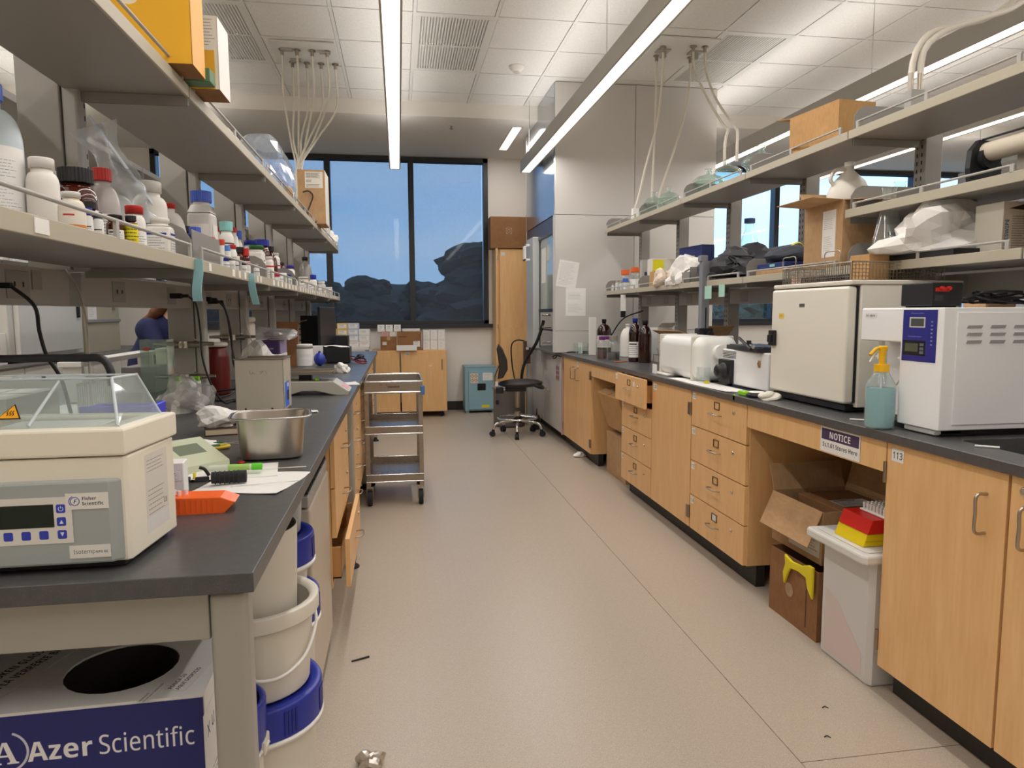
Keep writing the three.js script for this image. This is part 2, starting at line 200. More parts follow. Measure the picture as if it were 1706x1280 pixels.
// ---------- outside ----------
{
  struct('ground_outside', [X(-120, 120, -6.2, -6, -160, -14, 0)], M('#39402c', 0.95));
  const kinds = [M('#2b3524', 0.9), M('#343d2b', 0.9), M('#27301f', 0.9)], q = rng(12);
  const tree = (x, z, top, w, l, k, conifer) => {
    const t = thing(conifer ? 'pine_tree' : 'broadleaf_tree', l, 'tree', [x, -6, z]), H = top + 6, gs = [];
    part(t, 'trunk', C(0.35, 0.12, H * 0.9, 0, 0, 0, 7), M('#3a3029', 0.9));
    const N = conifer ? 110 : 46;
    for (let i = 0; i < N; i++) { const f = (i + 0.5) / N, a = q() * 7, y = conifer ? H * (0.5 + 0.48 * f) : H * (0.3 + 0.58 * Math.sqrt(q())), reach = conifer ? w * (1.02 - 0.72 * f) * (0.75 + 0.35 * Math.sin(i * 1.9)) : w * 0.75 * Math.sqrt(q()) * (y > H * 0.75 ? 0.55 : 1), s = conifer ? w * (0.2 + 0.12 * q()) : w * (0.15 + 0.14 * q());
      gs.push(T(blob(s, 31 + i * 7 + Math.floor(Math.abs(x) * 10), 0.9, 1.25, conifer ? 0.5 : 0.85, 1.1, 2), Math.cos(a) * reach, Math.min(y - (conifer ? reach * 0.12 : 0), H - s), Math.sin(a) * reach)); }
    part(t, 'crown', gs, kinds[k]);
  };
  const row = [[-24, -52, 3.6, 5], [-18, -50, 4.4, 4.6], [-12.6, -53, 4.9, 4.6], [-8.6, -50, 4.5, 3.2], [-5.6, -55, 4.0, 3.2], [-2.2, -50, 4.2, 3.4], [1.6, -53, 3.7, 3.4], [11.5, -48, 4.2, 3], [15, -52, 2.6, 5], [20, -50, 3.4, 5], [26, -52, 3.0, 5], [32, -50, 2.6, 5], [38, -53, 3, 5]];
  { const n = noise2(64, 21), pos = [], idx = [], N = 160, K = 7; for (let i = 0; i <= N; i++) for (let j = 0; j <= K; j++) { const x = -60 + i * 120 / N, f = j / K, top = 3.0 + 1.3 * n(i / N * 0.9, 0.3) + 0.7 * n(i / N * 2.7, 0.7); pos.push(x, -6 + (top + 6) * Math.sin(f * PI / 2), -62 - 8 * (1 - Math.cos(f * PI / 2)) + 1.2 * n(i / N * 3, f * 0.4)); } for (let i = 0; i < N; i++) for (let j = 0; j < K; j++) { const a = i * (K + 1) + j; idx.push(a, a + K + 1, a + 1, a + 1, a + K + 1, a + K + 2); } const g = new THREE.BufferGeometry(); g.setAttribute('position', new THREE.Float32BufferAttribute(pos, 3)); g.setIndex(idx); g.computeVertexNormals(); struct('wooded_hill', [g], M('#2d3627', 0.95)); }
  const says = ['far leftmost of the round trees behind the shade', 'second round tree from the left behind the shade', 'tallest round dark tree behind the shelves of the left bench', 'round dark tree seen through the shade right of the shelf ends', 'broad domed dark tree left of the middle mullion', 'round dark tree behind the middle mullion', 'low dark tree in the dip right of the middle mullion', 'round dark tree behind the wall right of the shaded window', 'round tree behind the hood, hidden from the aisle', 'green tree outside the bright unshaded window, left part', 'green tree outside the bright unshaded window, middle', 'green tree outside the bright unshaded window, right of middle', 'green tree outside the bright unshaded window, right end'];
  row.forEach(([x, z, h, w], i) => tree(x, z, h, w * 0.62, says[i], i % 3));
  tree(5.3, -40, 5.0, 3.6, 'tall ragged pine seen through the right end of the shaded window', 2, true);
}
// ---------- cabinets ----------
// a cabinet front faces -x (dir = -1, right island) or +x (dir = 1, left bench); local z runs along the bench
const numM = {};
function numTag(s) { return numM[s] ??= ink('n' + s, 96, 64, (k, w, h) => { k.fillStyle = '#eeece6'; k.fillRect(0, 0, w, h); k.fillStyle = '#333'; k.font = 'bold 46px monospace'; k.textAlign = 'center'; k.fillText(s, w / 2, 49); }); }
const pullG = (() => { const g = tube([[0, 0, -0.05], [-0.014, 0.002, -0.049], [-0.03, 0.004, -0.044], [-0.036, 0.006, 0], [-0.03, 0.004, 0.044], [-0.014, 0.002, 0.049], [0, 0, 0.05]], 0.0036, 6, 24); return g; })();
const dpullG = tube([[0, -0.055, 0], [-0.026, -0.055, 0], [-0.034, -0.047, 0], [-0.034, 0, 0], [-0.034, 0.047, 0], [-0.026, 0.055, 0], [0, 0.055, 0]], 0.0045, 8, 40);
const lockG = J([T(L([[0, 0.006], [0.007, 0.006], [0.009, 0.004], [0.009, 0], [0, 0]], 14), 0, 0, 0, 0, 0, PI / 2), B(0.002, 0.009, 0.002, -0.0065, -0.0045, 0, 0)]);
const holdG = J([X(-0.004, 0, -0.02, -0.016, -0.03, 0.03, 0.001), X(-0.004, 0, 0.016, 0.02, -0.03, 0.03, 0.001), X(-0.004, 0, -0.02, 0.02, -0.03, -0.025, 0.001), X(-0.004, 0, -0.02, 0.02, 0.025, 0.03, 0.001)]);
const hingeG = J([C(0.006, 0.006, 0.07, 0, -0.035, 0, 10), B(0.004, 0.07, 0.028, 0.006, -0.035, 0.012, 0.001), ...[-0.02, 0, 0.02].map(y => C(0.0066, 0.0066, 0.001, 0, y, 0, 10))]);
function sub(p, name, geo, mat, x, y, z, sx = 1) { const o = part(p, name, geo, mat); o.position.set(x, y, z); o.scale.x = sx; return o; }
function drawer(cab, dir, xf, z0, z1, y0, y1, out, tagText, opt = {}) {
  const w = z1 - z0 - 0.006, h = y1 - y0 - 0.005, d = part(cab, 'drawer', X(0, 0.019, 0, h, -w / 2, w / 2, 0.0015), m.wood); d.position.set(xf + dir * (out + 0.0095) - 0.0095, y0 + 0.0025, (z0 + z1) / 2);
  const fx = dir < 0 ? 0 : 0.019, s = dir < 0 ? 1 : -1, near = opt.near ?? 1;
  sub(d, 'pull', pullG, m.nickel, fx, h * 0.52, 0, s); if (opt.holder !== false) sub(d, 'label_holder', holdG, M('#6d5a48', 0.4, { metalness: 0.7 }), fx, h * 0.76, 0, s); if (opt.card) sub(d, 'card', X(-0.0015, 0, -0.016, 0.016, -0.026, 0.026, 0), m.paper, fx, h * 0.76, 0, s);
  sub(d, 'lock', lockG, m.chrome, fx, h * 0.7, w * 0.3 * near, s);
  if (tagText) { const p = plate(d, 'number_tag', 0.04, 0.036, numTag(tagText), fx + dir * 0.0008, h - 0.026, -w / 2 + 0.03, dir * PI / 2); }
  if (opt.extra) { const p = plate(d, 'sticker', 0.03, 0.03, m.paper, fx + dir * 0.0008, h * 0.75, w * 0.17, dir * PI / 2); }
  if (out > 0.015) { part(d, 'drawer_box', [X(0.019, 0.45, 0.03, h - 0.04, -w / 2 + 0.02, -w / 2 + 0.032, 0), X(0.019, 0.45, 0.03, h - 0.04, w / 2 - 0.032, w / 2 - 0.02, 0), X(0.019, 0.45, 0.03, 0.036, -w / 2 + 0.02, w / 2 - 0.02, 0)], m.ply).scale.x = s; }
  return d;
}
function door(cab, dir, xf, z0, z1, y0, y1, handleZ, tagText, hingeZ) {
  const w = z1 - z0 - 0.006, h = y1 - y0 - 0.005, d = part(cab, 'door', X(0, 0.019, 0, h, -w / 2, w / 2, 0.0015), m.wood); d.position.set(xf + dir * 0.0095 - 0.0095, y0 + 0.0025, (z0 + z1) / 2);
  const fx = dir < 0 ? 0 : 0.019, s = dir < 0 ? 1 : -1;
  if (handleZ) { const o = sub(d, 'handle', dpullG, m.nickel, fx, h - 0.125, handleZ * (w / 2 - 0.05), s); }
  if (tagText) plate(d, 'number_tag', 0.055, 0.042, numTag(tagText), fx + dir * 0.0008, h - 0.035, -w / 2 + 0.05, dir * PI / 2);
  if (hingeZ) for (const y of [h - 0.1, 0.09]) { const o = sub(d, 'hinge', hingeG, M('#9b8f82', 0.35, { metalness: 1 }), fx + dir * 0.003, y, hingeZ * (w / 2 + 0.004), 1); o.rotation.y = hingeZ < 0 ? 0 : PI; }
  return d;
}
function carcass(name, label, x0, x1, z0, z1, y0, y1, kick, group) {
  const t = thing(name, label, 'cabinet', [0, 0, 0], 0, group);
  part(t, 'carcass', [X(x0, x1, y0, y1, z0, z0 + 0.019, 0.001), X(x0, x1, y0, y1, z1 - 0.019, z1, 0.001), X(x0, x1, y0, y0 + 0.019, z0 + 0.019, z1 - 0.019, 0), ...(name === 'sink_cabinet' ? [] : [X(x0, x1, y1 - 0.02, y1, z0 + 0.019, z1 - 0.019, 0)]), X(dir01(x0, x1, 1)[0], dir01(x0, x1, 1)[1], y0, y1, z0 + 0.019, z1 - 0.019, 0)], m.wood);
  if (kick) part(t, 'toe_kick', X(kick[0], kick[1], 0, y0, z0, z1, 0.002), m.base);
  return t;
}
function dir01(x0, x1) { return x0 > 0 ? [x1 - 0.01, x1] : [x0, x0 + 0.01]; }
const CB = 0.105, CT = 0.88, RF = 1.606;        // cabinet bottom, top; right front plane of the carcasses
{ // right island, from the sink outwards
  let t = carcass('sink_cabinet', 'maple sink cabinet nearest the camera with door marked 113', RF, 2.17, -2.08, -1.12, CB, CT, [1.655, 1.7]);
  door(t, -1, RF, -2.078, -1.602, CB, CT, 0.92, '113', -1); { const d = door(t, -1, RF, -1.598, -1.122, CB, CT, -0.92, null, 1); sub(d, 'lock', T(lockG.clone(), 0, 0, 0, 0, 0, 0, 1.5), m.chrome, 0, 0.735, -0.19); }
  t = carcass('drawer_cabinet', 'maple four drawer cabinet beside the NOTICE knee space', RF, 2.17, -3.66, -3.03, CB, CT, [1.655, 1.7]);
  const hs = (CT - CB) / 4; ['115', '116', '117', '118'].forEach((s, i) => drawer(t, -1, RF, -3.658, -3.032, CT - hs * (i + 1), CT - hs * i, 0, s, { card: i === 3 }));
  t = carcass('door_cabinet', 'maple cabinet with one wide blank door between two drawer columns', RF, 2.17, -4.28, -3.66, CB, CT, [1.655, 1.7]);
  door(t, -1, RF, -4.278, -3.664, CB, CT, 0, '120', 1);
  t = carcass('drawer_cabinet', 'maple four drawer cabinet farther off with its top drawer pulled slightly open', RF, 2.17, -4.9, -4.28, CB, CT, [1.655, 1.7]);
  ['121', '122', '123', '124'].forEach((s, i) => drawer(t, -1, RF, -4.898, -4.284, CT - hs * (i + 1), CT - hs * i, i ? 0 : 0.05, s, { extra: !i }));
  t = carcass('door_cabinet', 'maple two door cabinet next to the grey hood base', RF, 2.17, -6.74, -5.73, CB, CT, [1.655, 1.7]);
  door(t, -1, RF, -6.738, -6.237, CB, CT, 0.85, null, -1); door(t, -1, RF, -6.233, -5.732, CB, CT, -0.85, '125', 1);
  for (const [a, b, l] of [[-3.03, -2.08, 'maple apron board under the worktop carrying the purple notice'], [-5.73, -4.9, 'maple apron board over the knee space with leaning boxes']]) one('apron_board', l, 'board', X(RF - 0.019, RF, 0.775, CT, a + 0.002, b - 0.002, 0.0015), m.wood);
  one('knee_panel', 'back panel, colour darkened for shade, of the knee space with boxes and white bin', 'panel', X(2.17, 2.19, 0, CT, -3.03, -2.08, 0), M('#5d3f28', 0.7));  // brown darkened to stand in for the shade in the knee space
  one('knee_panel', 'back panel, colour darkened for shade, of the knee space with the leaning boxes', 'panel', X(2.17, 2.19, 0, CT, -5.73, -4.9, 0), M('#5d3f28', 0.7));  // same darkened brown, recess shade put into the colour
  one('unseen_island_core', 'unseen grey service core along the middle of the right island, blocking light', 'panel', X(2.2, 2.46, 0, CT, -6.74, -1.12, 0), m.chase);  // unseen block that keeps light from passing through the island
  one('base_cabinet', 'maple back run of the right island facing the next aisle', 'cabinet', [X(2.47, 3.04, CB, CT, -6.74, -1.12, 0.002), X(2.5, 2.98, 0, CB, -6.74, -1.12, 0)], m.wood);
  // worktop with the sink opening
  t = thing('worktop', 'black epoxy worktop of the right island with sunk black sink', 'worktop');
  const s = new THREE.Shape([[1.567, 0.95], [3.09, 0.95], [3.09, 6.745], [1.567, 6.745]].map(p => new THREE.Vector2(...p))); const ho = new THREE.Path(); const rr = (x0, x1, y0, y1, r) => { ho.moveTo(x0 + r, y0); ho.lineTo(x1 - r, y0); ho.quadraticCurveTo(x1, y0, x1, y0 + r); ho.lineTo(x1, y1 - r); ho.quadraticCurveTo(x1, y1, x1 - r, y1); ho.lineTo(x0 + r, y1); ho.quadraticCurveTo(x0, y1, x0, y1 - r); ho.lineTo(x0, y0 + r); ho.quadraticCurveTo(x0, y0, x0 + r, y0); };
  rr(1.69, 2.09, 1.2, 1.9, 0.03); s.holes.push(ho);
  const g = new THREE.ExtrudeGeometry(s, { depth: 0.028, bevelEnabled: true, bevelSize: 0.002, bevelThickness: 0.002, bevelSegments: 1, curveSegments: 6 }); g.rotateX(-PI / 2); g.translate(0, 0.884, 0); part(t, 'slab', UV(g), m.epoxy);
  part(t, 'sink_bowl', [X(1.68, 1.692, 0.68, 0.884, -1.91, -1.19, 0), X(2.088, 2.1, 0.68, 0.884, -1.91, -1.19, 0), X(1.68, 2.1, 0.68, 0.884, -1.91, -1.898, 0), X(1.68, 2.1, 0.68, 0.884, -1.202, -1.19, 0), X(1.68, 2.1, 0.67, 0.682, -1.91, -1.19, 0)], m.epoxy);
  const n = thing('notice_sign', 'white sign with purple NOTICE band stuck on the apron board', 'sign', [RF - 0.0205, 0.828, -2.33], -PI / 2);
  plate(n, 'sign_face', 0.235, 0.095, ink('notice', 512, 208, (k, w, h) => { k.fillStyle = '#ece9e6'; k.fillRect(0, 0, w, h); k.fillStyle = '#4a3557'; k.fillRect(14, 14, w - 28, 92); k.fillStyle = '#efecec'; k.font = 'bold 76px sans-serif'; k.textAlign = 'center'; k.fillText('NOTICE', w / 2, 88); k.fillStyle = '#3a3a3a'; k.font = 'bold 50px sans-serif'; k.fillText('Ss.1.61 Stores Here', w / 2, 166); }), 0, 0, 0);
}
{ // left bench
  const t = thing('lab_bench', 'left lab bench with black epoxy top on a grey steel frame', 'bench');
  part(t, 'slab', X(-1.76, -0.229, 0.882, 0.914, -7.5, -4.31, 0.002), m.epoxy); part(t, 'slab', X(-1.76, -0.229, 0.882, 0.914, -4.308, -1.1, 0.002), m.epoxy);
  const f = t, fm = M('#a9a69e', 0.4, { metalness: 0.3 });
  part(f, 'rail', [X(-1.72, -0.302, 0.8, 0.881, -1.155, -1.125), X(-0.3, -0.27, 0.82, 0.881, -7.4, -1.18), X(-1.72, -1.69, 0.82, 0.881, -7.4, -1.18)], fm);
  for (const [x, z] of [[-0.272, -1.14], [-0.262, -3.63], [-0.278, -5.3], [-0.262, -7.3], [-1.72, -1.14], [-1.72, -3.63], [-1.72, -7.3]]) { const l = part(f, 'leg', z === -1.14 ? B(0.058, 0.85, 0.05, 0, 0.03, 0, 0.012) : B(0.045, 0.84, 0.05, 0, 0.04, 0, 0.008), fm); l.position.set(x, 0, z); part(l, 'foot', L([[0, 0], [0.034, 0], [0.036, 0.006], [0.03, 0.014], [0.018, 0.02], [0.016, 0.042], [0, 0.042]]), m.rub); }
  // undercounter fridge and suspended drawers
  const r = thing('undercounter_freezer', 'beige undercounter freezer with black grille behind the white buckets', 'freezer', [0, 0, 0]);
  part(r, 'cabinet_body', X(-0.86, -0.325, 0.04, 0.86, -2.8, -2.22, 0.006), M('#3a3938', 0.6)); part(r, 'door', X(-0.322, -0.285, 0.06, 0.7, -2.795, -2.225, 0.008), M('#c9bcab', 0.4)); part(r, 'trim_rail', X(-0.322, -0.29, 0.705, 0.74, -2.795, -2.225, 0.004), m.grey);
  for (let k = 0; k < 3; k++) part(r, 'grille', [X(-0.322, -0.292, 0.745, 0.75, -2.79 + k * 0.19, -2.62 + k * 0.19, 0.001), X(-0.322, -0.292, 0.85, 0.855, -2.79 + k * 0.19, -2.62 + k * 0.19, 0.001), ...Array.from({ length: 6 }, (_, i) => X(-0.312, -0.294, 0.75, 0.85, -2.79 + k * 0.19 + i * 0.033, -2.785 + k * 0.19 + i * 0.033, 0))], m.black);
  for (const [x, z] of [[-0.36, -2.28], [-0.36, -2.74], [-0.8, -2.74], [-0.8, -2.28]]) part(r, 'foot', C(0.02, 0.02, 0.04, x, 0, z, 10), m.rub);
  const y0 = 0.2, y1 = 0.815, hs = (y1 - y0) / 3;
  let c = carcass('drawer_cabinet', 'maple drawer cabinet under the left bench with its bottom drawer open', -0.83, -0.285, -3.58, -2.84, y0, y1);
  for (let i = 0; i < 3; i++) drawer(c, 1, -0.285, -3.578, -2.842, y1 - hs * (i + 1), y1 - hs * i, i === 2 ? 0.052 : 0.002, null, { holder: false, near: -1 });
  c = carcass('drawer_cabinet', 'maple drawer cabinet under the left bench beside the steel cart', -0.83, -0.285, -5.24, -3.7, y0, y1);
  const h4 = (y1 - y0) / 4; for (let j = 0; j < 2; j++) for (let i = 0; i < 4; i++) drawer(c, 1, -0.285, -5.238 + j * 0.77, -4.472 + j * 0.77, y1 - h4 * (i + 1), y1 - h4 * i, 0.002, null, { holder: false, near: -1 });
  c = carcass('drawer_cabinet', 'maple drawer cabinet under the far end of the left bench', -0.83, -0.285, -7.2, -5.36, y0, y1);
  for (let j = 0; j < 2; j++) for (let i = 0; i < 4; i++) drawer(c, 1, -0.285, -7.198 + j * 0.92, -6.282 + j * 0.92, y1 - h4 * (i + 1), y1 - h4 * i, 0.002, null, { holder: false, near: -1 });
  part(t, 'centre_panel', X(-1.02, -0.98, 0.02, 0.87, -7.4, -2.84, 0.002), m.chase);
}
// ---------- shelving ----------
// a shelf: front edge x0, back edge x1, z range, underside y
function shelf(name, label, x0, x1, z0, z1, y, o = {}) {
  const t = thing(name, label, 'shelf'), dir = x0 < x1 ? 1 : -1, a = Math.min(x0, x1), b = Math.max(x0, x1), lx = x0 - dir * 0.001;
  part(t, 'board', X(a + 0.003, b - 0.003, y + 0.004, y + 0.028, z0 + 0.003, z1 - 0.003, 0.002), m.shelf);
  part(t, 'front_lip', X(dir > 0 ? a - 0.004 : b - 0.004, dir > 0 ? a + 0.004 : b + 0.004, y - 0.002, y + 0.034, z0 + 0.004, z1 - 0.004, 0.002), m.lip);
  if (o.rail !== false) { const ry = y + (o.ry || 0.07); const r = part(t, 'guard_rail', [rod([x0, ry, z0 + 0.05], [x0, ry, z1 - 0.05], 0.0045), ...[z0 + 0.06, (z0 + z1) / 2, z1 - 0.06].map(z => X(x0 - 0.004, x0 + 0.004, y + 0.03, ry + 0.004, z - 0.008, z + 0.008, 0.001))], m.post); }
  for (const z of o.ends || []) part(t, 'end_plate', T(ex([[0, 0], [Math.abs(x1 - x0) - 0.02, 0], [Math.abs(x1 - x0) - 0.02, 0.105], [0.05, 0.105], [0.02, 0.09], [0, 0.06]], 0.0025), x0 + dir * 0.005, y + 0.03, z, 0, dir > 0 ? 0 : PI, 0), m.shelfD);
  for (const z of [z0, z1]) part(t, 'bracket', [X(a + 0.02, b, y - 0.025, y + 0.003, z === z0 ? z + 0.003 : z - 0.007, z === z0 ? z + 0.007 : z - 0.003, 0)], m.shelfD);
  for (const [z, w] of o.tags || []) part(t, 'tag', X(x0 - dir * 0.0049 - 0.0007, x0 - dir * 0.0049 + 0.0007, y + 0.004, y + 0.03, z - w / 2, z + w / 2, 0), m.paper);
  return t;
}
const LX0 = -0.6, LX1 = -0.93, LYU = 1.945, LYD = 1.442, LZ = [-1.06, -2.28, -3.5, -4.45, -5.4, -6.4, -7.55];
const bays = ['nearest the camera', 'second from the camera', 'third from the camera', 'fourth from the camera', 'fifth from the camera', 'at the far end'];
const q3 = rng(41);
for (let i = 0; i < 6; i++) {
  const tags = i === 0 ? [[-1.33, 0.05]] : i === 1 ? [[-2.42, 0.03], [-2.75, 0.04], [-2.85, 0.03], [-2.95, 0.035], [-3.08, 0.03], [-3.2, 0.03], [-3.27, 0.03]] : Array.from({ length: 7 }, (_, k) => [LZ[i] - 0.1 - k * 0.125, 0.03 + 0.02 * q3()]);
  shelf('metal_shelf', `lower grey shelf over the left bench, bay ${bays[i]}`, LX0, LX1, LZ[i + 1], LZ[i], LYD, { tags, ends: i < 3 ? [LZ[i + 1] + 0.03] : [] });
  shelf('metal_shelf', `top grey shelf over the left bench, bay ${bays[i]}`, LX0, LX1, LZ[i + 1], LZ[i], LYU, { ry: 0.06 });
  shelf('metal_shelf', `lower grey shelf on the far side of the left bench, bay ${bays[i]}`, -1.46, -1.13, LZ[i + 1], LZ[i], LYD, { rail: false });
  shelf('metal_shelf', `top grey shelf on the far side of the left bench, bay ${bays[i]}`, -1.46, -1.13, LZ[i + 1], LZ[i], LYU, { rail: false });
}
LZ.forEach((z, i) => { if (!i) return; const t = thing('shelf_post', i === 6 ? 'wide grey shelf post at the far end of the left bench' : `wide grey service post of the left shelves, ${['', 'nearest the camera', 'beside the red canister', 'behind the purple topped box', 'fourth from the camera', 'fifth from the camera'][i]}`, 'post', [-1.03, 0.914, z]);
  const y0 = i === 1 ? 0.522 : 0, hh = 1.23 - y0; part(t, 'chase', B(0.112, hh, 0.07, 0.037, y0, 0, 0.004), m.chase); part(t, 'upright', B(0.045, hh, 0.06, 0.117, y0, 0, 0.01), m.post); part(t, 'slot_strip', Array.from({ length: 18 }, (_, k) => B(0.002, 0.014, 0.005, 0.1395, 0.56 + k * 0.036, -0.012, 0)), m.black).userData.kind = 'stuff'; });
for (let i = 0; i < 6; i++) { const t = thing('service_raceway', `grey power raceway under the left lower shelf, bay ${bays[i]}`, 'raceway', [-0.985, 1.335, (LZ[i] + LZ[i + 1]) / 2]), w = LZ[i] - LZ[i + 1] - 0.08; part(t, 'channel', B(0.09, 0.1, w, 0, 0, 0, 0.004), m.hoodD); for (const k of [-0.25, 0.25]) { const s = part(t, 'socket', B(0.004, 0.07, 0.11, 0.046, 0.015, k * w, 0.002), M('#9c9992', 0.5)); part(s, 'slot', [B(0.002, 0.012, 0.004, 0.049, 0.045, k * w - 0.02, 0), B(0.002, 0.012, 0.004, 0.049, 0.045, k * w + 0.02, 0)], m.black); } }
// right island
const RX0 = 1.94, RX1 = 2.285, RYU = 2.05, RYD = 1.472, RZ = [-1.05, -1.965, -2.88, -3.8, -4.72, -5.63, -6.55];
for (let i = 0; i < 6; i++) {
  shelf('metal_shelf', `top grey shelf over the right island, bay ${bays[i]}`, RX0, RX1, RZ[i + 1], RZ[i], RYU, { ends: [RZ[i + 1] + 0.025], ry: 0.06 });
  shelf('metal_shelf', `lower grey shelf over the right island, bay ${bays[i]}`, RX0, RX1, RZ[i + 1], RZ[i], RYD, { ends: [RZ[i + 1] + 0.025], ry: 0.06 });
  
  shelf('metal_shelf', `middle grey shelf on the far side of the right island, bay ${bays[i]}`, 2.72, 2.375, RZ[i + 1], RZ[i], i < 1 ? 1.56 : 1.69, { ry: 0.04 });
  if (i < 2) shelf('metal_shelf', i ? 'extra grey shelf at mid height carrying the black roll dispenser' : 'extra grey shelf at mid height past the right picture edge', RX0, RX1, RZ[i + 1], RZ[i], 1.715, { ends: [RZ[i + 1] + 0.025], ry: 0.055 });
}
RZ.forEach((z, i) => { if (!i) return; const t = thing('shelf_post', `grey slotted shelf post of the right island, ${['', 'near the picture edge', 'beside the tall flask', 'left of the cardboard carton', 'beside the blue box', 'behind the yellow label box', 'at the hood end'][i]}`, 'post', [2.33, 0.914, z]);
  part(t, 'upright', B(0.085, 1.24, 0.07, 0, 0, 0, 0.006), m.shelf); part(t, 'slot_strip', Array.from({ length: 34 }, (_, k) => [B(0.002, 0.016, 0.006, -0.0428, 0.05 + k * 0.034, -0.014, 0), B(0.002, 0.016, 0.006, -0.0428, 0.05 + k * 0.034, 0.014, 0)]).flat(), m.black).userData.kind = 'stuff'; });
for (let i = 0; i < 6; i++) { const t = thing('service_raceway', `grey power raceway of the right island, bay ${bays[i]}`, 'raceway', [2.33, 1.36, (RZ[i] + RZ[i + 1]) / 2]), w = RZ[i] - RZ[i + 1] - 0.08; part(t, 'channel', B(0.075, 0.1, w, 0, 0, 0, 0.004), m.hoodD); for (const k of [-0.25, 0.25]) part(t, 'socket', B(0.004, 0.07, 0.11, -0.038, 0.015, k * w, 0.002), m.chase); }
// ---------- bottles ----------
function capG(r, h, ribs = 22) { const p = []; for (let i = 0; i < ribs * 2; i++) { const a = i / ribs * PI, q = i & 1 ? r : r * 0.955; p.push([Math.cos(a) * q, Math.sin(a) * q]); } const g = ex(p, h * 0.9, h * 0.05); g.rotateX(-PI / 2); g.translate(0, h * 0.05, 0); return g; }
function bodyPts(r, h, nr, sh, nk) { const p = [[0, 0], [r * 0.93, 0], [r, r * 0.08], [r, sh]]; for (let i = 1; i <= 6; i++) { const a = i / 6 * PI / 2; p.push([nr + (r - nr) * Math.cos(a), sh + (h - nk - sh) * Math.sin(a)]); } p.push([nr, h], [0, h]); return p; }
// o: r radius, h height with cap, cr cap radius, ch cap height, nr neck, sh shoulder height (share), body/cap materials, label material, lh/ly label height and base (shares of h), fill
function bottle(name, label, cat, p, o, group) {
  const t = thing(name, label, cat, p, o.ry || 0, group), r = o.r, h = o.h, cr = o.cr ?? r * 0.7, ch = o.ch ?? Math.min(h * 0.16, cr * 1.3), nr = o.nr ?? cr * 0.86, hb = h - ch, sh = (o.sh ?? 0.66) * h;
  if (o.square) { const w = r * 2; part(t, 'body', [B(w, sh, w, 0, 0, 0, r * 0.3), T(new THREE.CylinderGeometry(nr * 1.41, r * 1.3, hb * 0.96 - sh, 4, 1), 0, (hb * 0.96 + sh) / 2 - 0.001, 0, 0, PI / 4), C(nr, nr, hb * 0.06, 0, hb * 0.94, 0)], o.body); }
  else part(t, 'body', L(bodyPts(r, hb, nr, sh, hb * 0.06), o.n || 20), o.body);
  if (o.fill) part(t, 'contents', L([[0, 0.004], [r * 0.9, 0.004], [r * 0.94, r * 0.1], [r * 0.94, o.fh * h], [0, o.fh * h]], 18), o.fill);
  if (o.cap) { const c = part(t, 'cap', o.plain ? L([[0, 0], [cr, 0], [cr, ch * 0.9], [cr * 0.93, ch], [0, ch]], 18) : capG(cr, ch, o.ribs || 20), o.cap); c.position.y = hb; }
  if (o.label) { const lh = (o.lh ?? 0.4) * h, ly = (o.ly ?? 0.12) * h; if (o.square) { plate(t, 'label', r * 1.5, lh, o.label, 0, ly + lh / 2, r + 0.0006); plate(t, 'label', r * 1.5, lh, o.label, r + 0.0006, ly + lh / 2, 0, PI / 2); } else { const a = o.la ?? 2.4, g = new THREE.CylinderGeometry(r + 0.0007, r + 0.0007, lh, 18, 1, true, (o.lc ?? 0.5) - a / 2, a); g.translate(0, ly + lh / 2, 0); part(t, 'label', g, o.label); } }
  return t;
}
const SY = 1.4705;   // top of the lower left shelf
const amberC = M('#4a1c0c', 0.12, { clearcoat: 0.6 }), handM = ink('hand', 160, 200, (k, w, h) => { k.fillStyle = '#e6e2dc'; k.fillRect(0, 0, w, h); k.strokeStyle = '#333a55'; k.lineWidth = 4; k.beginPath(); k.moveTo(40, 60); k.lineTo(44, 140); k.stroke(); k.beginPath(); k.moveTo(62, 90); k.bezierCurveTo(80, 60, 70, 120, 90, 88); k.bezierCurveTo(100, 80, 110, 100, 140, 92); k.stroke(); k.fillStyle = '#7fc4d8'; k.fillRect(22, 104, 24, 10); });
